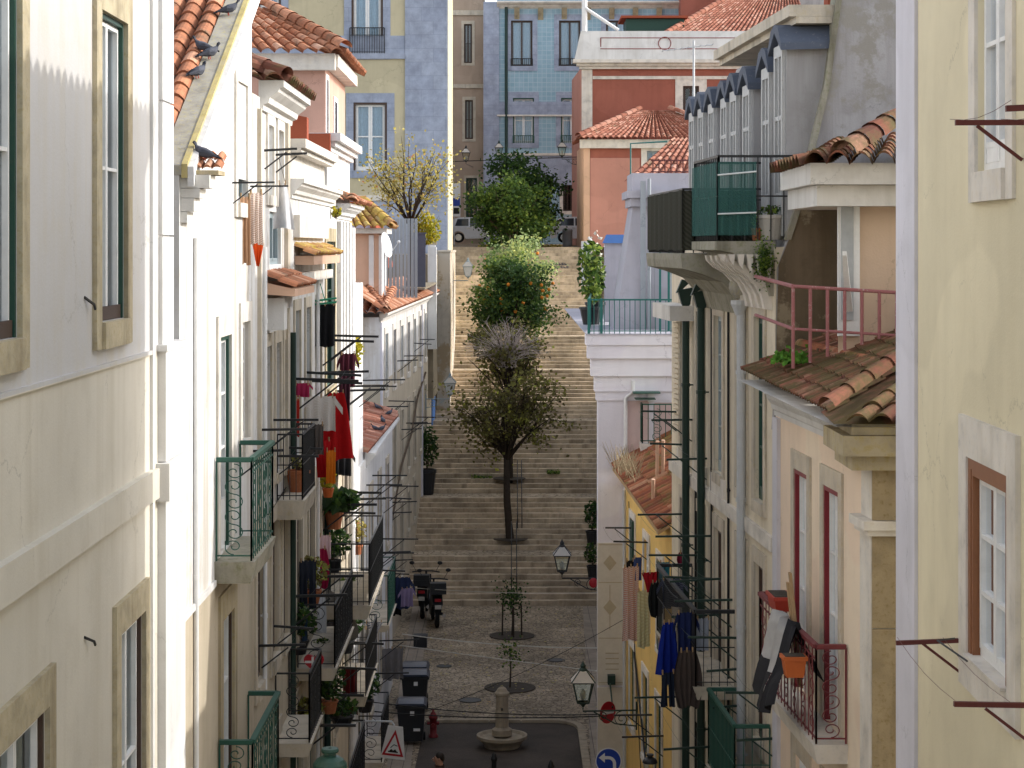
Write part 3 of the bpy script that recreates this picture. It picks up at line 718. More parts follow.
m = h.mb(); slope(m, .087, .15, -.12, .085); m.build('verge_edge', 'white', v)
m = h.mb()
for (o, a, b) in ((.07, 12.25, 12.36), (.14, 12.365, 12.5), (.2, 12.505, 12.6), (.3, 12.605, 12.74)): m.box(21.42, 21.85, -.3, o, a, b)
m.build('eave_cornice', 'white_old', h.root)
m = MB(); roof_tiles(m, (-3.3, 21.6, 12.80), (-3.0, 21.6, 12.80), (-3.3, 22.0, 12.98), (-3.0, 22.0, 12.98), .075, .3, .03); m.build('eave_tiles', 'tile', h.root)
m = h.mb(); m.box(21.5, 22.0, -.1, .38, 12.745, 12.79); m.build('eave_board', 'lichen_stone', h.root)
h.window(25.75, 26.7, 12.55, 14.05, frame='wood_grey', sur='palestone', sw=.18, back='curtain_grey')
h.window(24.2, 25.15, 8.42, 10.95, frame='wood_white', sur='palestone', sw=.2, rows=3, kick=.5, back='curtain_grey', sill=False); lining(h, 24.2, 25.15, 8.42, 10.95, 'wood_green', .05, -.02)
h.window(26.2, 26.95, 9.55, 11.05, frame='wood_white', sur='palestone', sw=.2, back='dark')
h.window(24.45, 25.4, 5.2, 7.62, frame='wood_white', sur='lichen_stone', sw=.26, rows=3, back='curtain_grey', sill=False); lining(h, 24.45, 25.4, 5.2, 7.62, 'wood_dark')
balcony(h, 23.9, 26.0, 8.4, .42, 1.15, .25, 'iron_green', 'mossy_stone', .13, 3, .03)
balcony(h, 24.15, 26.8, 5.2, .40, 1.06, .2, 'iron_green', 'mossy_stone', .13, 3, .035)
h.band(8.13, 8.2, .03, 'white', 21.4, 23.85, 'string_course')
pipe(h, 22.3, 0, 12.1, .028, 'white_metal', .03, 'conduit', 5)
rack(h, 25.4, 26.9, 12.78, .5, 'mossy_stone' if False else 'iron', .014)
rack(h, 26.1, 27.1, 9.35, .42)
h.close()
# B3a: narrow house with attic front and tiled canopy
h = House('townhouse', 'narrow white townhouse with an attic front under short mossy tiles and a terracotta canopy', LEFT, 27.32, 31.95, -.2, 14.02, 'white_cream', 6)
h.band(13.85, 14.25, .32, 'white_old', 28.2, 31.95, 'attic_cornice', CORN)
m = MB(); roof_tiles(m, (-3.0, 31.9, 14.26), (-3.0, 28.1, 14.26), (-4.2, 31.9, 14.75), (-4.2, 28.1, 14.75), .24, .34, .06)
roof_tiles(m, (-5.2, 28.0, 14.26), (-3.05, 28.0, 14.26), (-5.2, 28.9, 14.7), (-3.6, 28.9, 14.7), .24, .34, .06); ridge_tiles(m, (-3.02, 28.02, 14.3), (-4.2, 28.9, 14.8)); m.build('tiled_roof', 'tile_old', h.root)
h.window(29.0, 29.65, 12.72, 13.7, frame='wood_white', sur='palestone', sw=.14, leaves=1, back='dark'); h.window(30.25, 30.9, 12.72, 13.7, frame='wood_white', sur='palestone', sw=.14, leaves=1, back='dark')
h.window(29.3, 30.75, 11.75, 12.5, frame='wood_grey', sur=None, rows=1, back='curtain_grey')
m = h.mb(); m.box(27.9, 28.02, -.01, .05, 8, 13.85); m.box(31.2, 31.5, -.01, .06, 8, 13.85); m.build('stone_strip', 'limestone', h.root)
m = h.mb(); m.hexa([(28.7, -.02, 11.35), (31.5, -.02, 11.35), (31.5, .42, 11.32), (28.7, .42, 11.32), (28.7, -.02, 11.52), (31.5, -.02, 11.52), (31.5, .42, 11.42), (28.7, .42, 11.42)]); c = m.build('canopy', 'apricot_lit_peach', h.root)
m = MB(); roof_tiles(m, (-2.96, 31.55, 11.45), (-2.96, 28.65, 11.45), (-3.4, 31.55, 11.66), (-3.4, 28.65, 11.66), .22, .25, .035); m.build('canopy_tiles', 'tile', c)
m = h.mb(); m.box(28.9, 29.3, -.02, .25, 10.85, 11.29); m.box(29.31, 31.4, -.02, .1, 11.1, 11.29); m.build('canopy_bracket', 'white', h.root)
for a in (28.75, 29.95, 31.05):
    h.window(a, a + .62, 8.75, 10.62, frame='wood_dark', sur='limestone', sw=.14, back='dark', rows=3, leaves=1)
for a in (27.75, 29.5, 30.9):
    h.window(a, a + .8, 6.15, 8.1, frame='wood_dark', sur='limestone', sw=.2, back='dark', rows=3)
for a in (27.9, 29.7): h.window(a, a + .8, 2.6, 4.9, frame='wood_green', sur='limestone', sw=.2, back='dark', rows=3)
pipe(h, 31.8, 0, 10.7, .045, 'pipe_green', .07)
pipe(h, 28.35, 6, 12.0, .03, 'white_metal', .05, 'conduit')
rack(h, 28.65, 30.0, 13.32, .5); rack(h, 28.0, 29.6, 9.55, .72); rack(h, 28.3, 29.8, 6.6, .6); rack(h, 30.0, 31.3, 9.0, .6)
balcony(h, 30.1, 31.9, 8.35, .38, .95, .28, 'iron', 'limestone', .09)
balcony(h, 29.9, 31.7, 4.9, .5, 1.0, .2, 'iron', 'limestone', .1, 3)
wire(h, [(27.4, .03, 8.4), (29, .03, 8.3), (31.9, .03, 8.45)])
h.close()
# B3b: stepped-parapet house
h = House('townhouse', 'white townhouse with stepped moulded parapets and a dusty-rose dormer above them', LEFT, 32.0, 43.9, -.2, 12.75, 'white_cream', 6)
h.band(12.75, 13.05, .22, 'white_old', 32.0, 39.3, 'cornice', CORN)
m = h.mb(); m.box(32.05, 37.9, -.35, .0, 13.05, 13.45); m.build('parapet', 'palestone', h.root)
m = h.mb(); m.box(32.0, 38.0, -.5, .17, 13.45, 13.52); m.box(32.0, 38.0, -.5, .24, 13.522, 13.66); m.build('parapet_coping', 'palestone', h.root)
m = h.mb(); m.box(38.2, 43.5, -.45, .02, 12.75, 13.75); m.box(38.15, 43.5, -.5, .10, 13.752, 13.84); m.box(38.1, 43.5, -.5, .18, 13.842, 13.93); m.box(38.05, 43.5, -.5, .28, 13.932, 14.08); m.build('upper_parapet', 'white', h.root)
m = MB(); m.hexa([(-4.2, 33.0, 13.665), (-3.24, 33.0, 13.665), (-3.24, 33.3, 13.665), (-4.2, 33.3, 13.665), (-4.2, 33.0, 14.25), (-3.24, 33.0, 14.05), (-3.24, 33.3, 14.05), (-4.2, 33.3, 14.25)]); m.build('party_wall', 'redbrown', h.root); m = MB(); m.box(-4.2, -3.3, 37.9, 38.04, 13.665, 14.06); m.build('party_wall', 'redbrown', h.root)
m = MB(); roof_tiles(m, (-2.95, 43.9, 12.86), (-2.95, 40.2, 12.86), (-3.45, 43.9, 13.1), (-3.45, 40.2, 13.1), .24, .3, .05); roof_tiles(m, (-3.5, 40.1, 12.9), (-2.95, 40.1, 12.9), (-3.5, 40.4, 13.0), (-2.95, 40.4, 13.0), .2, .3, .05); m.build('eave_tiles', 'tile', h.root)
h.band(12.55, 12.84, .3, 'white', 40.2, 43.9, 'cornice', CORN)
# dormer above the parapet
dm = MB(); dm.box(-7.6, -3.55, 39.7, 44.4, 12.9, 15.62); dm.build('dormer', 'dormer_rose', h.root)
dm = MB(); dm.box(-3.549, -3.53, 39.75, 40.35, 13.9, 15.3); dm.box(-3.549, -3.53, 41.5, 42.4, 13.9, 15.0); dm.build('dormer_window', 'wood_white', h.root)
dm = MB(); dm.box(-3.529, -3.525, 39.9, 40.2, 13.95, 15.2); dm.build('dormer_pane', 'car_glass', h.root); dm = MB(); dm.box(-3.529, -3.525, 41.7, 42.2, 13.95, 14.9); dm.build('dormer_pane', 'car_glass', h.root)
dm = MB(); dm.box(-7.6, -3.35, 39.5, 39.698, 15.35, 15.66); dm.box(-3.549, -3.3, 39.7, 44.6, 15.42, 15.655); dm.build('dormer_cornice', 'palestone', h.root)
dm = MB()
roof_tiles(dm, (-7.6, 39.3, 15.68), (-3.15, 39.3, 15.68), (-7.6, 42.0, 17.25), (-4.9, 42.0, 16.75), .26, .36, .065)
roof_tiles(dm, (-3.15, 44.8, 15.68), (-3.15, 39.3, 15.68), (-4.9, 44.8, 16.75), (-4.9, 42.0, 16.75), .26, .36, .065)
ridge_tiles(dm, (-3.13, 39.3, 15.75), (-4.9, 42.0, 16.85), .13); ridge_tiles(dm, (-4.9, 42.0, 16.85), (-7.6, 42.0, 17.35), .13); dm.build('dormer_roof', 'tile', h.root)
# canopies, doors and windows on the facade
m = h.mb(); m.box(32.7, 37.6, -.02, .30, 11.72, 11.86); c = m.build('canopy', 'apricot_lit_peach', h.root)
m = MB(); roof_tiles(m, (-3.06, 37.7, 11.88), (-3.06, 32.6, 11.88), (-3.4, 37.7, 12.05), (-3.4, 32.6, 12.05), .22, .25, .035); m.build('canopy_tiles', 'tile_gold', c)
m = h.mb(); m.box(32.5, 37.6, -.02, .1, 12.15, 12.5); m.box(32.4, 37.7, -.02, .17, 11.45, 11.6); m.build('moulding', 'palestone', h.root)
h.window(38.1, 39.9, 9.4, 12.1, frame='wood_green', sur='lichen_stone', sw=.2, back='dark', rows=3)
m = h.mb()
for u in (40.6, 41.3, 42.1, 43.0): m.box(u, u + .35, -.01, .08, 9.5, 12.5)
m.build('fluted_pilaster', 'white', h.root)
for a in (32.6, 34.3, 36.3):
    h.window(a, a + .8, 8.7, 11.0, frame='wood_grey', sur='limestone', sw=.14, back='dark', rows=3, leaves=1)
for z in (5.9, 2.7):
    for a in (32.8, 34.9, 37.2, 39.6, 42.0): h.window(a, a + .9, z, z + 2.1, frame='wood_dark' if z > 5 else 'wood_green', sur='limestone', sw=.18, back='dark', rows=3)
balcony(h, 37.3, 41.2, 5.6, .85, 1.1, .25, 'iron', 'limestone', .1, 0, 0, None, 'mesh_black')
balcony(h, 33.0, 36.6, 5.35, .6, 1.0, .2, 'iron', 'limestone', .1, 2, 0, None, 'mesh_black')
balcony(h, 34.0, 38.2, 2.35, .7, 1.0, .25, 'iron', 'limestone', .1, 2, 0, None, 'mesh_black')
balcony(h, 40.0, 43.2, 3.4, .6, 1.0, .2, 'iron', 'limestone', .1)
balcony(h, 32.4, 34.6, 2.0, .6, 1.0, .2, 'iron', 'limestone', .1, 3)
for (u0, u1, z, L) in ((33.3, 35, 9.9, .95), (35.2, 37.4, 9.75, .9), (37.2, 39, 10.35, .95), (40.6, 42, 9.2, .9), (32.3, 34.2, 6.6, .95), (37.3, 39.2, 7.4, .95), (40.2, 42.2, 6.9, .85), (33.2, 35.5, 4.4, .95), (39.3, 41.8, 4.1, .9)):
    rack(h, u0, u1, z, L, 'iron', .026)
pipe(h, 37.75, 0, 9.2, .06, 'pipe_green'); pipe(h, 43.5, 0, 12.4, .07, 'white_metal')
pipe(h, 36.1, 0, 11.5, .03, 'white_metal', .05, 'conduit')
h.close()
# B3c: low house with the terracotta lean-to roof
LOWL = Side(-3.4, .002, 1)
h = House('townhouse', 'low white townhouse whose small terracotta roof has pigeons on its edge', LOWL, 43.95, 57.4, -.2, 7.2, 'white', 5)
m = MB(); roof_tiles(m, (-3.12, 57.3, 7.36), (-3.25, 47.2, 7.36), (-6.2, 57.3, 8.35), (-6.2, 47.2, 8.35), .24, .4, .05); ridge_tiles(m, (-6.2, 57.2, 8.35), (-3.15, 57.2, 7.4), .13); m.build('tiled_roof', 'tile_red', h.root)
h.band(7.0, 7.33, .2, 'white', 47.3, 57.35, 'cornice', CORN)
m = MB(); m.box(-5.0, -3.36, 43.97, 47.1, 6.9, 11.2); m.build('upper_wall', 'white', h.root)
for z in (4.2, 1.2):
    for k, a in enumerate((45.2, 48.3, 51.4, 54.5)): h.window(a, a + .95, z, z + 2.1, frame=('wood_green', 'wood_white', 'wood_dark', 'wood_red')[k], sur='limestone', sw=.16, back='dark', rows=3)
for (u0, u1, z, L) in ((45, 47, 9.0, .9), (47.4, 49.4, 6.6, .9), (46, 48.5, 4.9, .95), (50.5, 53, 4.6, .9), (53.4, 56, 5.6, .8), (48, 52, 2.2, .95)):
    rack(h, u0, u1, z, L)
balcony(h, 46.4, 49.2, 3.6, .55, 1.1, .15, 'iron_green', 'limestone', .11, 2)
balcony(h, 45.0, 47.4, .9, .5, 1.0, .15, 'iron', 'limestone', .11, 2)
h.close()
# B4: the long white terrace house beside the stairs
LONG = Side(-4.89, .0192, 1)
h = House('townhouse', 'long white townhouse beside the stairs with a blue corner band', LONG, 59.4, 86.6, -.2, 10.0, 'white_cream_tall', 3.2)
h.band(9.85, 10.12, .22, 'palestone', None, None, 'cornice', CORN)
k = 0
for a in [61.0 + 3.15 * i for i in range(8)]:
    h.window(a, a + 1.05, 7.75, 9.45, frame=('wood_grey', 'wood_dark')[k % 2], sur='palestone', sw=.16, back='dark', rows=3)
    if a < 83: h.window(a + .1, a + 1.1, 4.5, 6.7, frame=('wood_green', 'wood_dark', 'wood_white')[k % 3], sur='limestone', sw=.16, back='dark', rows=3)
    if a < 74: h.window(a, a + 1.05, 1.35 if a < 68 else 2.4, 3.7, frame='wood_dark', sur='limestone', sw=.18, back='dark', rows=2)
    k += 1
for (u0, u1, z, L) in ((60.2, 62.5, 7.4, .8), (66, 69, 8.4, .7), (74, 77, 8.6, .6), (60.4, 63, 4.3, .8), (67.5, 70, 6.1, .7), (72, 75, 5.9, .7), (61.5, 64, 2.4, .7)): rack(h, u0, u1, z, L)
m = h.mb(); m.box(84.6, 86.62, -.02, .05, 3.5, 7.0); m.build('blue_corner', 'blue_band', h.root)
m = h.mb(); m.box(78.0, 78.35, -.02, .06, 2, 9.85); m.box(59.42, 59.8, -.02, .05, -.2, 9.85); m.build('pilaster', 'lavender_dim', h.root)
wire(h, [(61, .06, 3.2), (63.5, .1, 4.1), (67, .06, 5.0), (71, .12, 5.7), (75, .06, 6.6), (80, .05, 7.2)], .04, 'bark', 'old_conduit')
m = MB()
roof_tiles(m, (-7.5, 59.0, 10.12), (-3.6, 59.0, 10.12), (-7.5, 64.0, 11.05), (-3.5, 64.0, 10.75), .26, .4, .055)
roof_tiles(m, (-3.0, 86.6, 10.15), (-3.52, 59.0, 10.15), (-4.2, 86.6, 10.8), (-4.6, 59.0, 10.9), .26, .4, .055); ridge_tiles(m, (-3.55, 59.0, 10.2), (-4.5, 63.0, 10.95), .13)
m.build('tiled_roof', 'tile', h.root)
h.close()
# attic and roof terrace pieces on that roof: a small house of its own
fr = Front(62.0)
h = House('attic_house', 'small apricot attic house with golden lichen tiles rising from the terracotta roof', fr, -4.95, -3.95, 10.2, 12.5, 'apricot_lit_peach', 2.2, 'attic')
m = MB(); m.box(-4.24, -4.1, 61.9, 61.999, 10.4, 12.35); m.box(-3.949, -3.86, 61.95, 64.2, 10.4, 12.35); m.build('corner_post', 'white', h.root)
m = MB(); m.box(-5.2, -3.7, 61.7, 64.3, 12.4, 12.56); m.build('eave_cornice', 'palestone', h.root)
m = MB(); roof_tiles(m, (-5.4, 61.5, 12.58), (-3.55, 61.5, 12.58), (-5.4, 63.0, 13.3), (-4.4, 63.0, 13.3), .26, .36, .07); roof_tiles(m, (-3.55, 64.6, 12.58), (-3.55, 61.5, 12.58), (-4.4, 64.0, 13.3), (-4.4, 63.0, 13.3), .26, .36, .07); ridge_tiles(m, (-3.5, 61.45, 12.62), (-4.45, 63.0, 13.4), .14); ridge_tiles(m, (-4.4, 63, 13.4), (-5.4, 63, 13.4), .14); m.build('tiled_roof', 'tile_gold', h.root)
h.close()
fr = Front(70.0)
h = House('attic_house', 'lilac mansard house behind the golden-tiled attic', fr, -6.2, -4.55, 10.3, 12.1, 'lilac', 4, 'attic')
m = MB(); m.hexa([(-6.3, 69.95, 12.1), (-4.45, 69.95, 12.1), (-4.45, 74, 12.1), (-6.3, 74, 12.1), (-6.3, 69.95, 13.35), (-4.85, 69.95, 13.35), (-4.85, 74, 13.35), (-6.3, 74, 13.35)]); m.build('mansard', 'lilac', h.root)
m = MB(); m.extrude(None, [(-4.9, 69.85, 13.33), (-4.75, 69.85, 13.45), (-4.2, 69.85, 11.3), (-4.4, 69.85, 11.25)], [(-4.9, 74.2, 13.33), (-4.75, 74.2, 13.45), (-4.2, 74.2, 11.3), (-4.4, 74.2, 11.25)]); m.extrude(None, [(-6.3, 69.85, 13.35), (-4.8, 69.85, 13.35), (-4.8, 69.85, 13.5), (-6.3, 69.85, 13.55)], [(-6.3, 74, 13.35), (-4.8, 74, 13.35), (-4.8, 74, 13.5), (-6.3, 74, 13.55)]); m.build('verge', 'redbrown', h.root)
h.close()
m = MB()
for i in range(9): m.box(-4.0 + i * .115, -4.0 + i * .115 + .09, 66.0, 66.05 + .03 * (i % 2), 10.4, 12.9)
t = m.build('terrace_screen', 'bluegrey'); tag(t, 'tall blue-grey corrugated sheet screen beside the white satellite dish', 'screen')
m = MB()
m.box(-3.42, -2.98, 72.0, 72.06, 10.6, 12.45); m.box(-3.44, -2.96, 71.97, 72.09, 12.452, 12.5)
t = m.build('terrace_screen', 'slate'); tag(t, 'short dark blue-grey panel screen under the yellow bush', 'screen')
m = MB(); m.box(-3.3, -2.96, 81.8, 82.2, 8, 12.0); m.box(-3.3, -3.0, 81.85, 82.15, 12.0, 12.08)
t = m.build('parapet_wall', 'white'); tag(t, 'white end parapet above the blue-cornered house', 'parapet')
m = MB(); m.box(-3.36, -2.95, 81.9, 82.1, 12.085, 12.75); t2 = m.build('stone_panel', 'lichen_stone', t)
m = MB(); m.box(-6, -2.96, 71, 82, 10.55, 10.62); t2 = m.build('terrace_deck', 'sand', t)
m = MB(); m.box(-3.12, -2.58, 87.0, 95.2, 3, 11.78); m.box(-3.16, -2.54, 86.95, 95.2, 11.782, 11.86)
t = m.build('retaining_wall', 'old_wall'); tag(t, 'old patched lime wall standing on the left edge of the stairs', 'wall')
m = MB(); m.box(-6, -3.1, 82.3, 95, 6, 11.7); t2 = m.build('garden_fill', 'sand', t)
# yellow front-facing house with the big stone quoin
fr = Front(95.0)
h = House('corner_house', 'straw-yellow house with a broad strip of bluish corner stone facing down the street', fr, -13, -2.95, 8, 27, 'olive', 9)
for (xa, xb, yt, yb) in ((351.5, 383, -70, 52), (353.5, 387, 102.5, 170.5), (258, 281, -70, 9.5), (258, 281, 102.5, 170.5)):
    a, b, c, d = h.rect(xa, xb, yt, yb)
    h.window(a, b, c, d, frame='wood_white', sur='quoin', sw=.34, back='sky_reflect', rows=2, rec=.12, fw=.12)
    lining(h, a, b, c, d, 'wood_dark', .09, .02, .12)
h.band(20.55, 20.85, .1, 'quoin', -13, -4.87, 'stone_band'); h.band(20.855, 21.6, .04, 'quoin', -13, -4.87, 'stone_band'); h.band(11.2, 14.1, .05, 'quoin', -13, -4.87, 'stone_band'); h.band(14.105, 14.35, .1, 'palestone', -13, -4.87, 'stone_band')
m = h.mb(); m.box(-4.86, -2.94, -.02, .07, 8, 27); m.build('quoin', 'quoin', h.root)
m = h.mb(); a, b, c, d = h.rect(350, 384.5, 28, 53.5); railing(m, [(a, .1), (b, .1)], c, d, .11, .016, (0, .7, 1), .03); m.build('railing', 'iron', h.root)
a, b, c, d = h.rect(351, 365, 150, 175)
h.close()
m = MB(); m.box(-3.0, -2.9, 95.3, 95.6, 11, 26); t = m.build('drainpipe', 'galv', h.root)
# ------------------------------------------------------------------ RIGHT ROW
# near pale-yellow house
h = House('townhouse', 'nearest pale-yellow townhouse on the right, with rust-red drying arms', NEAR_R, 8, 20.47, -.2, 16.6, 'yellow_pale', 7)
m = h.mb(); m.box(19.5, 20.5, -.02, .035, -.2, 16.6); m.build('corner_strip', 'lavender_dim', h.root)
a, b, c, d = 15.66, 17.14, 8.66, 10.28
h.window(a + .1, b - .1, c + .02, d - .09, frame='wood_white', sur=None, rows=3, back='curtain', rec=.16, fw=.07); lining(h, a + .1, b - .1, c, d - .09, 'wood_brown', .05, .012, .16)
m = h.mb(); m.box(a + .002, b + .1 - .1, -.02, .02, d - .088, d); m.box(b - .098, b, -.02, .02, c + .02, d - .09); m.box(a, a + .098, -.02, .02, c + .02, d - .09); m.build('window_frame', 'wood_brown', h.root)
m = h.mb(); m.box(b + .002, b + .3, -.02, .04, c - .28, d + .33); m.box(a - .3, a - .002, -.02, .04, c - .28, d + .33); m.box(a - .001, b + .001, -.02, .041, d + .004, d + .33); m.box(a - .001, b + .001, -.02, .041, c - .28, c - .002); m.box(a + .05, b - .05, -.1, .075, c - .0, c + .022); m.build('stone_surround', 'palestone', h.root)
a, b, c, d = 15.75, 16.85, 12.6, 14.5
h.window(a, b, c, d, frame='wood_white', sur='palestone', sw=.24, rows=2, back='curtain_grey', rec=.16, fw=.07, kick=.12)
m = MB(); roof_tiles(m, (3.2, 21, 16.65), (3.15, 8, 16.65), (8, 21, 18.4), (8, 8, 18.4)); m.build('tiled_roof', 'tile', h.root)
rack(h, 14.95, 17.44, 8.72, .56, 'iron_rust', .022, True, 2); rack(h, 13.3, 15.27, 12.91, .55, 'iron_rust', .024, True, 2)
m = h.mb(); m.tube([(17.3, .1, 8.76), (17.0, .3, 8.8), (16.3, .2, 8.77)], .008, 5); m.build('rack_hook', 'iron', h.root)
h.close()
# pink house
h = House('townhouse', 'salmon-pink townhouse with crimson door jambs and an oxblood scroll balcony', RIGHT, 22.5, 28.36, -.2, 10.12, 'pink', 6)
for (a, b) in ((26.1, 26.95), (24.25, 25.1)):
    h.window(a, b, 6.34, 9.15, frame='wood_white', sur='limestone', sw=.19, rows=3, kick=.5, back='curtain_grey', sill=False, rec=.16); lining(h, a, b, 6.34, 9.15, 'wood_red', .06, .015, .16)
for (a, b) in ((26.1, 26.95), (24.25, 25.1)):
    h.window(a, b, 2.9, 5.5, frame='wood_white', sur='limestone', sw=.19, rows=3, back='dark', sill=False)
h.band(9.72, 10.1, .16, 'white', 23.3, 28.36, 'cornice', CORN)
m = h.mb(); m.box(28.0, 28.34, -.02, .05, -.2, 9.7); m.build('white_strip', 'lavender_dim', h.root)
m = h.mb()
m.box(22.47, 23.0, -.3, .05, -.2, 8.9); m.box(22.39, 23.06, -.6, .1, 8.9, 8.96); m.box(22.35, 23.1, -.6, .15, 8.965, 9.06)
m.box(22.48, 22.98, -.3, .04, 9.065, 9.6); m.build('corner_pilaster', 'palestone', h.root)
m = MB()
for k, (za, zb) in enumerate(((-.2, 3.0), (3.0, 5.2), (5.2, 7.9), (7.9, 8.9), (9.06, 9.61))): m.box(3.87, 8, 22.44 + .006 * (k % 2), 22.498, za + .006, zb - .006)
m.build('gable_wall', 'ochre_stone', h.root)
m = MB(); m.box(3.62, 8, 22.25, 23.45, 9.62, 9.78); m.box(3.5, 8, 22.1, 23.5, 9.785, 10.0); m.box(3.6, 8, 22.15, 23.5, 10.005, 10.16); m.build('corner_cornice', 'lichen_stone', h.root)
# roof: street slope and near slope, both seen from above
rf = MB()
roof_tiles(rf, (3.1, 28.3, 10.34), (3.42, 22.6, 10.22), (6.6, 28.3, 11.75), (6.4, 24.9, 11.7), .14, .3, .03)
t = rf.build('tiled_roof', 'tile_old', h.root)
rf = MB(); roof_tiles(rf, (3.5, 21.95, 10.18), (8.5, 21.95, 10.18), (6.0, 24.9, 11.5), (8.5, 24.9, 11.5), .24, .34, .055); rf.build('near_slope', 'tile_old', t)
rf = MB(); ridge_tiles(rf, (3.36, 22.3, 10.3), (6.2, 24.9, 11.75), .1); rf.build('ridge_tiles', 'tile_old', t)
rf = MB(); rf.poly([(3.4, 22.08, 10.13), (8.6, 21.98, 10.13), (8.6, 24.9, 11.44)]); rf.poly([(3.4, 22.08, 10.13), (8.6, 24.9, 11.44), (6.4, 25.0, 11.58)]); rf.poly([(3.4, 22.08, 10.13), (6.4, 25.0, 11.58), (3.37, 22.8, 10.2)]); rf.build('roof_underlay', 'tile_old', t)
rf = MB(); rf.poly([(3.06, 28.35, 10.2), (3.42, 22.1, 10.1), (8, 22.1, 10.1), (8, 28.35, 10.2)]); rf.build('soffit', 'white_old', t)
for (za, zb, dd) in ((10.55, 10.62, 0),):
    
    for q in (((3.9, 28.2, 10.68), (4.35, 23.6, 10.62)), ((4.8, 28.2, 11.03), (5.1, 24.2, 11.03))): rf = MB(); ridge_tiles(rf, q[0], q[1], .075, .16); rf.build('tile_row', 'tile_rust', t)
# terrace rail standing on the roof
m = MB(); xs = [3.43 + .205 * i for i in range(9)]
for i, x in enumerate(xs):
    zb = 10.42 + (x - 3.1) * .36 - .02; m.tube([(x, 25.5 - .1 * i * .3, zb), (x, 25.5 - .1 * i * .3, 11.52 - .012 * i)], .022, 8)
p = lambda z: [(x, 25.5 - .03 * i, z - .012 * i) for i, x in enumerate(xs)]
m.tube(p(11.52), .024, 8); m.tube(p(11.0), .019, 8); m.tube([(3.43, 25.5, 11.52), (3.3, 28.3, 11.6)], .026, 8); m.tube([(3.43, 25.5, 11.0), (3.3, 28.3, 11.08)], .022, 8)
m.build('roof_rail', 'iron_pink', h.root)
# attic of the pink house
dm = MB(); dm.hexa([(4.04, 25.9, 10.6), (8.5, 25.9, 10.6), (8.5, 28.3, 10.6), (4.45, 28.3, 10.6), (4.04, 25.9, 12.75), (8.5, 25.9, 12.75), (8.5, 28.3, 12.75), (4.45, 28.3, 12.75)]); dm.build('attic_wall', 'beige', h.root)
dm = MB(); dm.box(4.03, 4.3, 25.84, 25.899, 10.9, 12.75); w = dm.build('attic_window', 'wood_white', h.root)
dm = MB(); dm.box(4.07, 4.22, 25.82, 25.839, 11.1, 12.65); dm.build('pane', 'curtain_grey', w)
dm = MB(); dm.box(3.62, 8.5, 25.35, 28.2, 12.76, 13.02); dm.box(3.72, 8.5, 25.5, 28.2, 12.5, 12.755); dm.build('attic_cornice', 'white_old', h.root)
dm = MB(); roof_tiles(dm, (3.5, 25.15, 13.05), (8.5, 25.15, 13.05), (4.3, 28.0, 13.4), (8.5, 28.0, 13.7), .27, .38, .085); roof_tiles(dm, (3.45, 28.0, 13.03), (3.45, 25.15, 13.03), (4.2, 28.0, 13.15), (4.2, 26.2, 13.25), .27, .38, .07)
ridge_tiles(dm, (4.0, 25.2, 13.12), (4.9, 26.4, 13.62), .16); dm.build('attic_roof', 'tile_old', h.root)
m = MB(); m.hexa([(4.0, 25.3, 11.9), (4.05, 25.3, 11.9), (4.2, 25.75, 11.2), (4.1, 25.75, 11.2), (4.0, 25.3, 11.95), (4.05, 25.3, 11.95), (4.2, 25.75, 11.25), (4.1, 25.75, 11.25)]); m.build('roof_plank', 'white_metal', h.root)
balcony(h, 23.85, 27.5, 6.32, .36, 1.1, .22, 'iron_red', 'palestone', .14, 3, .035)
pipe(h, 28.2, 0, 9.6, .02, 'cable', .03, 'wall_cable', 2)
h.close()
# cream house with the slate dormers
h = House('townhouse', 'cream townhouse with a row of slate-hooded dormers and a carved stone balcony ledge', RIGHT, 28.42, 39.0, -.2, 12.0, 'ivory', 6.2)
g = MB()
prof = [(3.56, 9.5), (3.6, 11.7), (3.74, 12.1), (3.93, 12.7), (4.06, 13.3), (4.27, 14.2), (4.46, 15.6), (4.56, 16.6), (10, 16.6), (10, 9.5)]
g.poly([(x, 28.40, z) for x, z in prof]); g.poly([(x, 28.75, z) for x, z in prof])
for (x0, z0), (x1, z1) in zip(prof, prof[1:]): g.poly([(x0, 28.40, z0), (x1, 28.40, z1), (x1, 28.75, z1), (x0, 28.75, z0)])
gb = g.build('gable_wall', 'gable', h.root)
g = MB(); g.poly([(3.565, 28.394, 9.6), (3.62, 28.394, 11.75), (3.76, 28.394, 12.1), (3.95, 28.394, 12.6), (4.15, 28.394, 12.95), (4.6, 28.394, 13.0), (5.3, 28.394, 12.75), (5.6, 28.394, 9.6)]); g.build('moss_stain', 'moss_wall', gb)
g = MB()
for (x0, z0), (x1, z1) in zip(prof[2:], prof[3:8]): g.hexa([(x0 - .03, 28.37, z0), (x0 + .05, 28.37, z0), (x0 + .05, 28.9, z0), (x0 - .03, 28.9, z0), (x1 - .03, 28.37, z1), (x1 + .05, 28.37, z1), (x1 + .05, 28.9, z1), (x1 - .03, 28.9, z1)])
g.build('gable_coping', 'mossy_stone', gb)
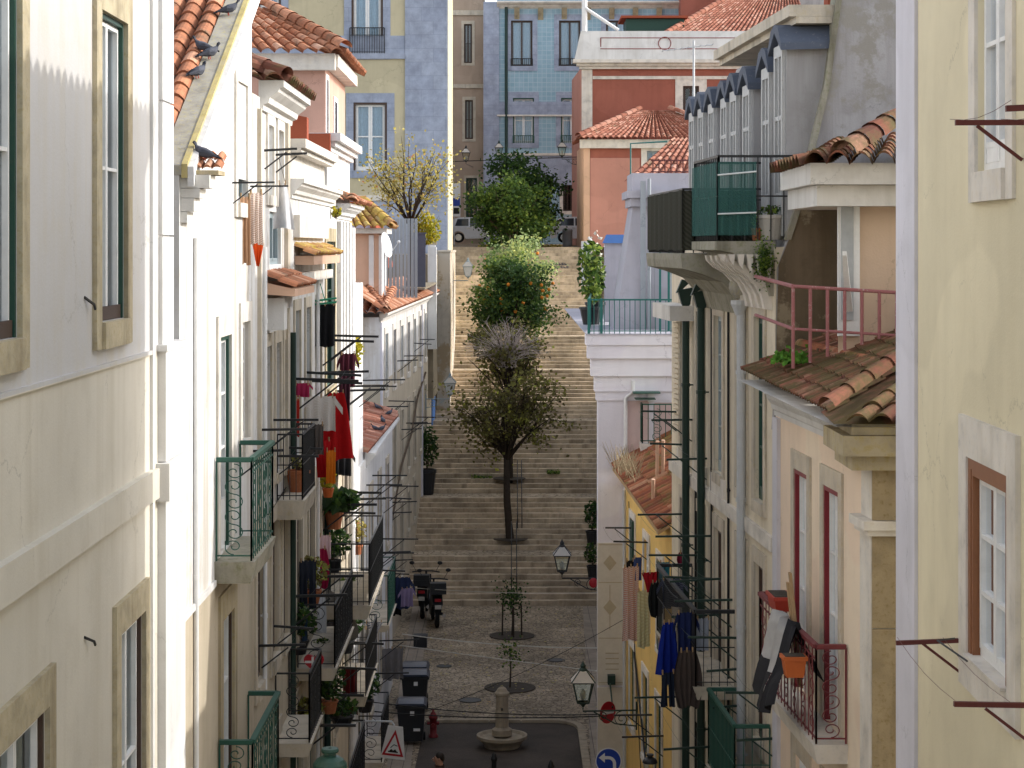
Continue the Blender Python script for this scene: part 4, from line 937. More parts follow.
# mansard slope
g = MB(); X = lambda d, o: 5.166 - .056 * d - o
g.poly([(X(28.45, -.45), 28.45, 12.0), (X(39, -.45), 39, 12.0), (X(39, -1.2), 39, 15.3), (X(28.45, -1.2), 28.45, 15.6)]); g.poly([(X(28.45, -1.2), 28.45, 15.6), (X(39, -1.2), 39, 15.3), (X(39, -5.5), 39, 16.3), (X(28.45, -5.5), 28.45, 16.6)]); g.build('mansard', 'grey', h.root)
k = 0
for d in (28.55, 29.55, 31.2, 32.4, 33.35, 34.7, 35.9, 37.0):
    w = .74; hz = 14.5 + .34 * (d < 29) + .12 * (28.9 < d < 30) + .04 * (d < 33); o = -.18
    g = MB(RIGHT); g.box(d, d + w, o - 1.3, o - .002, 12.0, hz); dd = g.build('dormer', 'grey', h.root)
    g = MB(RIGHT); g.box(d + .06, d + .14, o, o + .05, 12.15, hz - .1); g.box(d + w - .14, d + w - .06, o, o + .05, 12.15, hz - .1); g.box(d + .14, d + w - .14, o, o + .05, hz - .26, hz - .1); g.box(d + w / 2 - .03, d + w / 2 + .03, o, o + .045, 12.15, hz - .26); g.box(d + .14, d + w - .14, o, o + .042, 13.75, 13.81); g.box(d + .14, d + w - .14, o, o + .04, 12.15, 12.75); g.build('dormer_frame', 'wood_weathered', dd)
    g = MB(RIGHT); g.box(d + .14, d + w - .14, o, o + .012, 12.75, hz - .26); g.build('pane', 'car_glass', dd)
    g = MB(RIGHT); c = d + w / 2
    P = lambda oo, s: [(d - .13, oo, hz - .2 + s), (d - .12, oo, hz - .1 + s), (d + .1, oo, hz + .13 + s), (c, oo, hz + .19 + s), (d + w - .1, oo, hz + .13 + s), (d + w + .12, oo, hz - .1 + s), (d + w + .13, oo, hz - .2 + s), (c, oo, hz + .08 + s)]
    g.extrude(None, P(o + .10, 0), P(o - 1.25, .04)); g.build('hood', 'slate', dd)
    k += 1
g = MB()
g.fr = RIGHT
for (o0, o1, a, b) in ((-1.0, -.3, 15.05, 15.14), (-1.0, -.2, 15.142, 15.30)): g.box(28.46, 35.2, o0, o1, a, b)
g.build('roof_moulding', 'limestone', h.root)
for (x, y, z) in ((4.75, 30.3, 16.2),):
    g = MB(); g.box(x - .2, x + .2, y - .2, y + .2, z - .8, z + .7); g.box(x - .25, x + .25, y - .25, y + .25, z + .7, z + .8); g.build('chimney', 'redbrown', h.root)
# carved ledge and the two balconies
m = h.mb()
LED = [(-.02, -.75), (.05, -.75), (.1, -.55), (.2, -.42), (.42, -.3), (.55, -.26), (.55, -.16), (.78, -.12), (.78, 0), (-.02, 0)]
m.extrude(None, [(28.5, o, 12.08 + z) for o, z in LED], [(30.9, o, 12.08 + z) for o, z in LED])
LED2 = [(-.02, -.9), (.04, -.9), (.12, -.62), (.3, -.42), (.6, -.3), (.9, -.22), (.92, -.1), (.92, 0), (-.02, 0)]
m.extrude(None, [(31.0, o, 11.9 + z) for o, z in LED2], [(35.3, o, 11.9 + z) for o, z in LED2]); m.build('stone_ledge', 'mossy_stone', h.root)
m = h.mb()
for i in range(5):
    u = 28.62 + .47 * i; pf = [(.0, -.95), (.1, -.93), (.14, -.75), (.22, -.6), (.36, -.46), (.5, -.38), (.6, -.28), (.62, -.2), (.0, -.2)]
    m.extrude(None, [(u, o, 12.08 + z) for o, z in pf], [(u + .2, o, 12.08 + z) for o, z in pf])
for i in range(6):   # carved consoles seen on the end of the ledge
    o = .05 + .125 * i; m.extrude(None, [(28.36, o, 11.9), (28.36, o + .09, 11.9), (28.36, o + .07, 11.62 + .05 * i), (28.36, o + .02, 11.55 + .05 * i)], [(28.52, o, 11.9), (28.52, o + .09, 11.9), (28.52, o + .07, 11.62 + .05 * i), (28.52, o + .02, 11.55 + .05 * i)])
m.build('ledge_consoles', 'palestone', h.root)
m = h.mb(); railing(m, [(28.55, -.5), (28.55, .74), (30.85, .74), (30.85, -.3)], 12.09, 13.24, .17, .012, (.5, 1), .024); b1 = m.build('near_balcony', 'iron', h.root)
m = h.mb(); n = 14
m.grid([[(28.5 + .01 * math.sin(i * 2.1), .76 - .52 * i / n, z) for i in range(n + 1)] for z in (12.16, 12.5, 12.9, 13.16)]); m.grid([[(28.52 + 2.3 * i / n, .78 + .008 * math.sin(i * 2.3), z) for i in range(n + 1)] for z in (12.16, 12.5, 12.9, 13.16)]); m.build('green_cloth', 'mesh_green', b1)
m = h.mb(); m.tube([(28.48, .77, 12.45), (28.48, .24, 12.47)], .012, 5); m.tube([(28.48, .77, 12.98), (28.48, .24, 13.03)], .012, 5); m.build('cloth_cord', 'white_metal', b1)
m = h.mb(); railing(m, [(31.05, -.3), (31.05, .88), (35.2, .88), (35.2, -.3)], 11.91, 12.86, .14, .012, (0, 1), .022); b2 = m.build('far_balcony', 'iron', h.root)
m = h.mb(); n = 26
m.grid([[(31.0 + .012 * math.sin(i * 1.7), .9 - 1.1 * i / n, z) for i in range(n + 1)] for z in (11.95, 12.3, 12.84)]); m.grid([[(31.0 + 4.2 * i / n, .91 + .012 * math.sin(i * 1.7), z + .012 * math.sin(i)) for i in range(n + 1)] for z in (11.95, 12.3, 12.84)]); m.build('reed_screen', 'mesh_black', b2)
# openings below the ledge
for (a, w) in ((29.2, .75), (30.75, .75), (32.9, .8), (34.9, .8), (36.9, .8)):
    h.window(a, a + w, 8.4, 11.0 if a < 31 else 10.9, frame='wood_green' if a < 32 else 'wood_grey', sur='limestone', sw=.17, rows=4, back='dark', kick=.1)
    h.window(a, a + w, 5.0, 7.5, frame='wood_dark', sur='limestone', sw=.17, rows=3, back='dark')
    h.window(a, a + w, 1.3, 3.9, frame='wood_green', sur='limestone', sw=.17, rows=3, back='dark')
m = h.mb(); m.box(36.1, 38.5, -.02, .42, 10.72, 10.98); m.build('shutter_box', 'white_old', h.root)
m = h.mb()
for i in range(22): m.box(37.75, 38.5, .0, .05, 8.6 + i * .093, 8.66 + i * .093)
m.build('louvre_shutter', 'ivory', h.root)
h.band(7.85, 8.05, .06, 'palestone', None, None, 'string_course')
m = h.mb()
for a in (32.6, 34.6, 36.6): m.box(a, a + 1.4, -.02, .045, 7.1 + .9, 8.35)
m.build('sill_panel', 'palestone', h.root)
for (u, mt, r) in ((36.2, 'pipe_green', .066), (34.4, 'pipe_green', .066)):
    pipe(h, u, -.1, 11.0, r, mt, .13, 'downpipe', 4)
    m = h.mb(); m.extrude(None, [(u - .1, .02, 11.3), (u + .1, .02, 11.3), (u + .1, .27, 11.25), (u - .1, .27, 11.25)], [(u - .07, .06, 11.0), (u + .07, .06, 11.0), (u + .07, .2, 11.0), (u - .07, .2, 11.0)]); m.hexa([(u - .06, .2, 11.26), (u + .06, .2, 11.26), (u + .06, .3, 11.2), (u - .06, .3, 11.2), (u - .06, .05, 11.4), (u + .06, .05, 11.4), (u + .06, .2, 11.44), (u - .06, .2, 11.44)]); m.build('rain_hopper', 'pipe_green', h.root)
pipe(h, 30.6, -.1, 11.1, .065, 'galv', .1, 'downpipe', 6)
m = h.mb(); m.lathe((30.6, .12, 11.0), [(.06, 0), (.1, .1), (.13, .16), (.13, .22), (.02, .22)], 12); m.build('pipe_capital', 'galv', h.root)
m = h.mb(); m.ball((30.6, .13, 11.42), .15, 12, 1, 1, 1.2); m.build('pipe_bulb', 'verge', h.root)
for (u, z1_) in ((33.9, 11.2), (32.2, 11.0), (35.7, 8)): pipe(h, u, 0, z1_, .02, 'cable', .03, 'wall_cable', 2)
balcony(h, 31.6, 36.2, 5.35, .62, 1.12, .2, 'iron', 'limestone', .12, 0, .03)
balcony(h, 28.7, 31.1, 4.3, .5, 1.1, .18, 'iron_green', 'limestone', .12, 0, .03, None, 'wood_green')
balcony(h, 28.6, 30.2, 1.7, .5, 1.1, .18, 'iron_green', 'limestone', .12, 0, .03, None, 'wood_green')
balcony(h, 32.5, 36.0, 1.6, .6, 1.1, .2, 'iron', 'limestone', .12, 2, .03)
for (u0, u1, z, L) in ((36.3, 38, 9.0, .75), (34.6, 37, 8.5, .7), (33.1, 35.6, 6.75, .9), (31.0, 33, 6.2, .8), (34, 36.8, 7.3, .9), (32, 34, 6.6, .85), (29.3, 31, 5.75, .55), (28.5, 30.6, 5.3, .5), (28.4, 29.8, 4.3, .45), (30.2, 32, 3.2, .6), (33.5, 37.2, 4.0, .9)): rack(h, u0, u1, z, L, 'pipe_green')
h.close()
# yellow house
h = House('townhouse', 'warm yellow townhouse under a mossy lean-to tile roof', RIGHT, 39.05, 46.9, -.2, 6.75, 'yellow', 5)
m = MB(); roof_tiles(m, (2.24, 46.95, 7.1), (2.72, 39.2, 6.72), (5.2, 46.95, 8.75), (5.6, 39.2, 8.5), .25, .38, .05); t = m.build('tiled_roof', 'tile_rust', h.root)
m = MB(); m.hexa([(2.26, 46.95, 6.98), (2.74, 39.2, 6.6), (5.6, 39.2, 8.36), (5.2, 46.95, 8.62), (2.26, 46.95, 7.04), (2.74, 39.2, 6.66), (5.6, 39.2, 8.42), (5.2, 46.95, 8.68)]); m.build('eave_board', 'wood_raw', t)

for (x, y, za, zb, r) in ((3.0, 43.2, 7.2, 8.0, .04), (3.12, 43.2, 7.3, 8.02, .04), (2.8, 41.5, 7.0, 7.4, .04)): m = MB(); m.tube([(x, y, za), (x, y - .1, zb)], r, 8); m.build('clay_flue', 'apricot_lit_peach', h.root)
for (a, z, mt) in ((44.9, 4.4, 'wood_green'), (42.4, 4.3, 'wood_white'), (40.2, 4.2, 'wood_green'), (45.0, 1.6, 'wood_green'), (42.6, 1.5, 'wood_green'), (40.4, 1.4, 'wood_green')):
    h.window(a, a + .9, z, z + 1.7, frame=mt, sur='palestone', sw=.13, rows=3, back='dark')
    m = h.mb(); m.box(a - .02, a + .42, .04, .08, z, z + 1.7) if mt == 'wood_green' and z > 3 else None
    if m.f: m.build('shutter', 'wood_green', h.root)
rack(h, 42.8, 45.0, 5.95, .7); rack(h, 40.2, 42.0, 2.6, .8)
pipe(h, 46.4, 0, 6.6, .04, 'galv'); wire(h, [(46.0, .02, 6.4), (44.8, .03, 3.4), (43.4, .03, .5)], .012)
m = h.mb(); m.hexa([(41.4, .02, .2), (44.8, .02, 3.2), (44.8, .05, 3.2), (41.4, .05, .2), (41.4, .02, .32), (44.8, .02, 3.32), (44.8, .05, 3.32), (41.4, .05, .32)]); m.build('sloping_conduit', 'iron', h.root)
h.close()
# lavender house facing the camera, its terrace and battered grey chimney
fr = Front(47.0)
h = House('corner_house', 'lavender-white house end facing down the street with a rose panel and a teal terrace rail', fr, 1.93, 6.5, -.2, 9.45, 'lavender', .5)
m = MB(); m.hexa([(1.95, 47.3, -.2), (6.5, 47.3, -.2), (6.5, 66, -.2), (3.4, 66, -.2), (1.95, 47.3, 9.45), (6.5, 47.3, 9.45), (6.5, 66, 9.45), (3.4, 66, 9.45)]); m.build('side_wall', 'lavender', h.root)
m = h.mb()
for i, (o, a, b) in enumerate(((.04, 8.55, 8.75), (.08, 8.755, 9.1), (.16, 9.105, 9.5), (.24, 9.505, 9.8), (.28, 9.805, 10.03))): m.box(1.93 - o, 6.5, -.4, o, a, b)
m.build('cornice', 'lavender', h.root)
m = h.mb(); m.box(2.56, 6.5, -.02, .02, -.1, 8.54); m.build('rose_panel', 'rose', h.root)
m = h.mb(); m.box(1.92, 2.52, -.02, .03, 2.15, 5.35); d_ = m.build('tile_dado', 'pale_board', h.root)
m = h.mb()
for z in (4.9, 3.9): # diamond ornaments of the tiled dado
    for s, q in ((.15, .036), (.07, .040)):
        m.extrude(None, [(2.2, q, z - s * 1.2), (2.2 + s, q, z), (2.2, q, z + s * 1.2), (2.2 - s, q, z)], [(2.2, .031, z - s * 1.2), (2.2 + s, .031, z), (2.2, .031, z + s * 1.2), (2.2 - s, .031, z)])
    m.build('ornament', 'panel_line', d_); m = h.mb()
for z in (5.3, 4.45, 3.2, 2.2): m.box(1.95, 2.5, .031, .035, z, z + .02)
for z in (2.5, 2.62, 2.74, 2.86): m.box(2.1, 2.4, .031, .035, z, z + .025)
m.box(2.19, 2.21, .031, .0355, 3.4, 4.4); m.build('panel_lines', 'panel_line', d_)
m = h.mb(); m.box(1.92, 2.54, -.02, .035, -.2, 2.1); m.build('plinth', 'pale_board', h.root)
m = h.mb(); m.tube([(2.72, .08, 9.0), (2.72, .08, 8.75), (2.55, .08, 8.62), (2.55, .08, .2)], .045, 8); m.build('downpipe', 'white_metal', h.root)
b_ = h.mb(); b_.box(2.86, 6.0, -.02, .55, 7.45, 7.62); b_ = b_.build('balcony', 'palestone', h.root)
m = h.mb(); railing(m, [(2.9, .02), (2.9, .5), (6, .5)], 7.63, 8.5, .13, .012, (0, 1), .02); scroll(m, (2.95, .5), (3.5, .5), 7.7, 8.4, 2); m.build('railing', 'iron_green', b_)
h.window(3.2, 4.1, 7.65, 8.5, frame='wood_white', sur='lavender', sw=.12, back='curtain_grey', sill=False); 
m = h.mb(); m.box(3.05, 3.2, .0, .06, 8.52, 9.0); m.build('light_box', 'white_metal', h.root)
m = h.mb(); m.box(2.7, 3.3, .02, .55, 8.74, 8.77); m.box(2.75, 3.2, .02, .5, 8.6, 8.62); m.build('drying_arm', 'iron_green', h.root)
m = MB(); m.box(1.66, 6.5, 46.7, 66, 10.032, 10.06); m.build('terrace_floor', 'mauvegrey', h.root)
m = h.mb(); railing(m, [(2.1, -8), (1.72, .22), (6.2, .22)], 10.06, 10.82, .115, .012, (.0, 1), .026)
for u in (1.72, 2.0): m.box(u - .03, u + .03, .19, .25, 10.06, 10.85)
m.build('terrace_rail', 'iron_teal', h.root)
m = MB(); m.hexa([(2.42, 49.2, 10.06), (6, 49.2, 10.06), (6, 52, 10.06), (2.42, 52, 10.06), (2.86, 49.5, 12.95), (6, 49.5, 12.95), (6, 51.5, 12.95), (2.86, 51.5, 12.95)]); m.box(2.8, 6, 49.3, 51.7, 12.955, 13.15); m.box(2.72, 6, 49.2, 51.8, 13.155, 13.33); m.box(2.84, 6, 49.5, 51.6, 13.335, 13.75); m.build('battered_wall', 'mauvegrey', h.root)
m = MB(); m.box(3.02, 3.14, 49.05, 49.17, 10.06, 13.55); m.box(3.35, 3.36, 49.12, 49.18, 10.06, 12.9); m.tube([(3.22, 49.05, 13.6), (3.22, 49.05, 10.06)], .045, 8); m.build('wall_pipe', 'bluegrey', h.root)
m = MB()
for x in (3.42, 3.62, 4.1): m.box(x, x + .05, 48.6, 48.66, 10.06, 12.0)
m.box(3.42, 6, 48.6, 48.66, 11.95, 12.0); m.build('glazed_screen', 'iron_teal', h.root)
m = MB(); m.box(3.66, 4.1, 48.65, 48.67, 10.1, 11.95); m.build('screen_glass', 'curtain_grey', h.root)
m = MB(); m.box(2.4, 2.9, 54, 54.5, 10.06, 12.1); gw = m.build('garden_wall', 'mauvegrey', h.root)
m = MB(); m.hexa([(2.36, 53.9, 12.1), (2.95, 53.9, 12.1), (2.95, 54.7, 12.1), (2.36, 54.7, 12.1), (2.46, 54, 12.32), (2.95, 54, 12.32), (2.95, 54.6, 12.32), (2.46, 54.6, 12.32)]); m.build('blue_cap', 'blue_band', gw)
m = MB(); m.box(1.8, 2.06, 54.2, 54.4, 11.0, 12.15); m.tube([(1.98, 54.1, 12.25), (2.25, 54.0, 11.9)], .035, 6); m.build('white_rail', 'white_metal', gw)
m = MB(); m.box(5.4, 13, 57, 88, 0, 13.7); m.build('rear_shade_block', 'white_old', h.root)  # largely unseen mass, added to shade the long white house opposite
m = MB(); m.box(4.7, 5.39, 60.2, 68, 0, 13.3); m.build('rear_shade_block', 'mauvegrey', h.root)
m = MB(); roof_tiles(m, (3.0, 56, 13.75), (6, 56, 13.75), (4.6, 60, 15.1), (6, 60, 15.1), .25, .38, .05); t = m.build('rear_roof', 'tile_red', h.root)
m = MB()
for i in range(12): m.tube([(3.75 + .16 * i, 55.6, 13.75), (3.75 + .16 * i, 55.6, 14.35)], .018, 5)
for z in (14.0, 14.3): m.tube([(3.7, 55.6, z), (5.7, 55.6, z)], .018, 5)
m.build('rust_rail', 'iron_rust', h.root)
m = MB(); m.tube([(2.98, 52.5, 13.4), (2.98, 52.5, 14.6), (3.9, 52.5, 14.65)], .022, 6); m.build('teal_post', 'iron_teal', h.root)
h.close()
# tv antenna masts behind
def antenna(x, y, z0, z1, label):
    e = empty('tv_antenna', (x, y, z0), label, 'antenna')
    m = MB(); m.tube([(x, y, z0), (x, y, z1)], .028, 6); m.build('mast', 'galv', e)
    m = MB(); m.tube([(x - .75, y, z1 - .25), (x + .45, y, z1 - .1)], .014, 5)
    for i in range(9): t = i / 8; px_ = x - .75 + 1.2 * t; m.tube([(px_, y - .28, z1 - .25 + .15 * t), (px_, y + .28, z1 - .25 + .15 * t)], .009, 4)
    m.build('aerial', 'galv', e); return e
antenna(4.4, 50.6, 13.75, 17.0, 'tall thin television antenna in front of the terracotta house')
# terracotta corner house
fr = Front(114.0)
h = House('corner_house', 'terracotta house with a white parapet drawn with red lines and circles', fr, 3.87, 16, 12, 21.9, 'terracotta', 6)
m = MB(); m.hexa([(3.86, 114.0, 12), (3.9, 114.0, 12), (3.6, 124, 12), (3.55, 124, 12), (3.86, 114.0, 21.9), (3.9, 114.0, 21.9), (3.6, 124, 21.9), (3.55, 124, 21.9)]); m.build('street_wall', 'peach', h.root)  # street side coloured lighter than the front to stand for reflected light
m = h.mb()
for (o, a, b) in ((.2, 21.7, 21.85), (.35, 21.86, 22.0), (.55, 22.01, 22.2)): m.box(3.87 - o, 16, -.3, o, a, b)
m.box(4.4, 16, .0, .06, 21.15, 21.32); m.build('cornice', 'palestone', h.root)
m = h.mb(); m.hexa([(3.4, -.3, 22.2), (16, -.3, 22.2), (16, .45, 22.2), (3.4, .45, 22.2), (3.75, -.3, 23.75), (16, -.3, 23.75), (16, .3, 23.75), (3.75, .3, 23.75)]); p_ = m.build('parapet', 'white', h.root)
m = h.mb(); oo = lambda z: .45 - (z - 22.2) / 1.55 * .15 + .012
for z in (22.75, 23.35): m.box(4.8, 16, oo(z) - .01, oo(z), z, z + .045)
m.box(4.8, 4.85, oo(23) - .02, oo(23), 22.75, 23.38)
for x in (8.3, 13.2): m.tube([(x + .34 * math.cos(t), oo(23.05) + .01, 23.07 + .34 * math.sin(t)) for t in [2 * math.pi * k / 20 for k in range(21)]], .03, 4)
m.build('red_line', 'line_red', p_)
m = h.mb(); m.box(3.8, 4.38, -.1, .07, 12, 21.69); m.build('corner_pilaster', 'palestone', h.root)
a, b, c, d = h.rect(683, 699, 86, 121); h.window(a, b, c, d, frame='wood_dark', sur='palestone', sw=.42, back='dark', rows=2, fw=.08)
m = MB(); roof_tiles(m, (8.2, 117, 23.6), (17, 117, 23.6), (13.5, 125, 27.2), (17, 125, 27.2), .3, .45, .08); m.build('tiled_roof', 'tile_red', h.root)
m = MB(); ridge_tiles(m, (8.2, 116.9, 23.7), (13.5, 125, 27.3), .18, .5); m.build('hip_tiles', 'tile_red', h.root)
m = MB(); m.box(6.5, 9.8, 119, 122, 23.3, 25.0); m.build('roof_shed', 'wood_green', h.root)
m = MB(); m.box(6.2, 10, 118.7, 122.3, 25.02, 25.15); m.build('shed_roof', 'redbrown', h.root)
m = MB(); m.tube([(3.95, 113.9, 23.7), (3.95, 113.9, 27.5)], .16, 8); m.tube([(4.0, 113.8, 25.0), (5.8, 113.8, 23.8)], .09, 6); m.build('flagpole', 'white_metal', h.root)
h.close()
m = MB(); m.box(10.2, 13.6, 126, 130, 22, 28); t = m.build('back_house', 'terracotta'); tag(t, 'terracotta wall of a house rising behind the red tile roof', 'building')
m = MB(); m.box(10.2, 18, 125.5, 125.9, 27.6, 27.9); m.build('eave', 'palestone', t)
m = MB(); m.box(13.0, 20, 126.5, 134, 22, 29); m.build('wing', 'grey', t)
fr = Front(108.0)
h = House('annex', 'peach annex with a hipped red tile roof below the terracotta house', fr, 4.03, 14, 12, 17.3, 'terracotta', 5.9)
m = MB(); m.hexa([(3.7, 108.0, 12), (4.02, 107.9, 12), (4.02, 109, 12), (3.6, 116, 12), (3.7, 108.0, 17.3), (4.02, 107.9, 17.3), (4.02, 109, 17.3), (3.6, 116, 17.3)]); m.build('street_wall', 'apricot_lit_peach', h.root)  # side face given a brighter peach, its light painted in
m = h.mb(); m.box(4.04, 6.6, -.02, .05, 12, 16.6); m.build('plaster_panel', 'peach', h.root)
m = h.mb(); m.box(3.5, 14, -.2, .25, 17.1, 17.55); m.build('cornice', 'palestone', h.root)
a, b, c, d = h.rect(647, 669, 151, 182); h.window(a, b, c, d, frame='wood_grey', sur='palestone', sw=.3, back='sky_reflect', rows=5, leaves=4, fw=.06, rec=.1)
m = MB(); roof_tiles(m, (3.4, 107.5, 17.6), (12, 107.5, 17.6), (6.9, 112.5, 19.3), (8.5, 112.5, 19.3), .3, .45, .08); roof_tiles(m, (3.3, 114, 17.6), (3.4, 107.5, 17.6), (6.9, 113.5, 19.3), (6.9, 112.5, 19.3), .3, .45, .08); ridge_tiles(m, (3.4, 107.4, 17.7), (6.9, 112.5, 19.45), .17, .5); ridge_tiles(m, (8.5, 112.5, 19.45), (12, 107.4, 17.7), .17, .5); m.build('tiled_roof', 'tile_red', h.root)
h.close()
# blue tiled building closing the view
fr = Front(128.0)
h = House('tiled_building', 'blue azulejo building with stone window frames closing the top of the street', fr, -.92, 13, 12, 30.0, 'azul', 8)
for xa in (511, 559, 606, 654):
    a, b, c, d = h.rect(xa, xa + 21.5, 20.5, 66); h.window(a, b, c, d, frame='wood_dark', sur='quoin', sw=.3, back='sky_reflect', rows=1, leaves=2, rec=.12, fw=.07)
    m = h.mb(); railing(m, [(a, .05), (b, .05)], c, c + .45, .12, .02, (0, 1), .03); m.build('window_rail', 'iron', h.root)
for xa in (513, 561, 608, 656):
    a, b, c, d = h.rect(xa, xa + 21, 98, 143); h.window(a, b, c, d, frame='wood_white', sur='quoin', sw=.3, back='sky_reflect', rows=2, leaves=2, rec=.12, fw=.09); lining(h, a, b, c, d, 'wood_green', .07, .01, .12)
    m = h.mb(); railing(m, [(a, .05), (b, .05)], c, c + .45, .12, .02, (0, 1), .03); m.build('window_rail', 'iron_green', h.root)
for xa, xb in ((517, 529), (563, 572), (606, 620)):
    a, b, c, d = h.rect(xa, xb, 176, 211); h.window(a, b, c, d, frame='wood_dark', sur='palestone', sw=.2, back='dark', rows=2)
h.band(20.1, 20.9, .08, 'quoin', None, None, 'stone_band'); h.band(20.0, 20.1, .18, 'palestone', None, None, 'stone_band'); h.band(15.8, 17.6, .06, 'quoin', None, None, 'stone_band'); h.band(17.6, 17.75, .14, 'palestone', None, None, 'stone_band')
h.band(26.6, 27.0, .6, 'palestone', None, None, 'cornice', CORN)
m = h.mb()
for x in [.3 + 1.45 * i for i in range(9)]: m.extrude(None, [(x - .16, .0, 25.9), (x - .16, .55, 26.6), (x - .16, .0, 26.6)], [(x + .16, .0, 25.9), (x + .16, .55, 26.6), (x + .16, .0, 26.6)])
m.build('cornice_bracket', 'lichen_stone', h.root)
m = h.mb(); m.box(-1.75, -.78, -.1, .12, 12, 27); m.build('corner_pilaster', 'quoin', h.root)
m = h.mb(); m.tube([(-.35, .12, 15), (-.35, .12, 27)], .09, 6); m.build('downpipe', 'pipe_green', h.root)
h.close()
fr = Front(129.0)
h = House('corner_house', 'brownish-beige house with narrow windows left of the blue tiled building', fr, -6, -1.76, 12, 28, 'taupe', 8)
for (xa, xb, yt, yb) in ((464, 472, 24, 63), (465, 473, 100, 139)):
    a, b, c, d = h.rect(xa, xb, yt, yb); h.window(a, b, c, d, frame='wood_dark', sur='limestone', sw=.16, back='curtain_grey', rows=2)
a, b, c, d = h.rect(466, 477, 178, 214); h.window(a, b, 12.6, d, frame='wood_green', sur='limestone', sw=.12, back='dark', rows=2)
h.band(21.8, 22.05, .12, 'limestone', None, None, 'stone_band'); h.band(26.3, 26.6, .12, 'limestone', None, None, 'stone_band')
h.close()
m = MB(); m.box(-14, -5.9, 100, 140, 12, 26); t = m.build('back_house', 'grey'); tag(t, 'plain grey house end behind the straw-yellow corner house', 'building'); m = MB(); m.box(-14.2, -5.7, 99.8, 140.2, 26, 26.3); m.build('eave', 'palestone', t)
# ------------------------------------------------------------------ trees and plants
def leaf(m, c, s, rr, val=None, droop=0):
    a = Vector((rr.gauss(0, 1), rr.gauss(0, 1), rr.gauss(0, .7))); a.normalize()
    b = a.cross(Vector((rr.gauss(0, 1), rr.gauss(0, 1), rr.gauss(0, 1)))); b.normalize()
    c = Vector(c); w = s * rr.uniform(.3, .48); l = s * rr.uniform(.75, 1.25)
    n = a.cross(b) * (w * .35)
    m.poly([c - a * l * .5, c - b * w + n, c + a * l * .5, c + b * w + n], rr.random() if val is None else val, True)
def tree(name, label, base, fork, crown, rad_, mat, n, size, bark, seed, trunk_r=.11, nb=16, clumps=46, tight=.26, fruit=None, group=None, gap=.0, low=-1, cat='tree'):
    rr = random.Random(seed); e = empty(name, base, label, cat, group)
    base, fork, crown = Vector(base), Vector(fork), Vector(crown)
    m = MB(); mid = base.lerp(fork, .5) + Vector((rr.uniform(-.1, .1), rr.uniform(-.1, .1), 0))
    m.tube([base - Vector((0, 0, .1)), base + Vector((0, 0, .08)), base.lerp(mid, .5), mid, mid.lerp(fork, .5), fork], [trunk_r * 1.7, trunk_r * 1.25, trunk_r * 1.05, trunk_r, trunk_r * .9, trunk_r * .75], 9)
    ends = []; br = MB()
    for i in range(nb):
        th = 2 * math.pi * (i + rr.random() * .7) / nb; u = rr.uniform(low, .95) if i % 3 else rr.uniform(.3, 1); s = math.sqrt(max(0, 1 - u * u)) * rr.uniform(.55, 1)
        tip = crown + Vector((rad_[0] * s * math.cos(th), rad_[1] * s * math.sin(th), rad_[2] * u * .92))
        f = fork - Vector((0, 0, rr.uniform(0, .25)))
        k1 = f.lerp(tip, .35) + Vector((rr.uniform(-.15, .15), rr.uniform(-.15, .15), .12)); k2 = f.lerp(tip, .7) + Vector((rr.uniform(-.12, .12), rr.uniform(-.12, .12), .1))
        r0 = trunk_r * rr.uniform(.35, .55); br.tube([f, k1, k2, tip], [r0, r0 * .7, r0 * .42, r0 * .15], 5)
        ends += [tip, k2]
        for j in range(4):
            q = f.lerp(tip, rr.uniform(.4, .9)); t2 = q + Vector((rr.gauss(0, 1) * rad_[0], rr.gauss(0, 1) * rad_[1], rr.gauss(.25, .8) * rad_[2])) * .26
            br.tube([q, q.lerp(t2, .5) + Vector((0, 0, .05)), t2], [r0 * .32, r0 * .2, r0 * .08], 4); ends.append(t2)
    m.build('trunk', bark, e, True); br.build('limbs', bark, e, True)
    lobes = []
    for i in range(11):
        v = Vector((rr.gauss(0, 1), rr.gauss(0, 1), rr.gauss(.1, 1))); v.normalize(); r_ = rr.uniform(.45, .88); lobes.append((v.x * r_, v.y * r_, max(low, v.z) * r_, rr.uniform(.15, .32)))
    cl = [q for q in ends if rr.random() < .75]
    while len(cl) < clumps:
        lx, ly, lz, ls = rr.choice(lobes)
        cl.append(crown + Vector(((lx + rr.gauss(0, ls)) * rad_[0], (ly + rr.gauss(0, ls)) * rad_[1], (lz + rr.gauss(0, ls)) * rad_[2])))
    rr.shuffle(cl); cl = cl[:clumps]
    lf = MB(); wts = [rr.uniform(.3, 1.6) if rr.random() > gap else .05 for _ in cl]; tot = sum(wts)
    for c, w in zip(cl, wts):
        tone = rr.uniform(-.22, .22)
        for _ in range(int(n * w / tot)):
            p = c + Vector((rr.gauss(0, 1) * rad_[0], rr.gauss(0, 1) * rad_[1], rr.gauss(0, .85) * rad_[2])) * tight
            leaf(lf, p, size * rr.uniform(.7, 1.3), rr, min(1, max(0, .45 + tone + rr.gauss(0, .2))))
    lf.build('crown', mat, e)
    if fruit:
        for _ in range(fruit):
            th = rr.uniform(0, 2 * math.pi); u = rr.uniform(-.45, .35); s = math.sqrt(1 - u * u) * rr.uniform(.62, .98)
            f = MB(); f.ball(crown + Vector((rad_[0] * s * math.cos(th), rad_[1] * s * math.sin(th), rad_[2] * u)), .075, 8); f.build('orange', 'orange_fruit', e, True)
    return e
G_T = 'trees planted down the middle of the stairs'
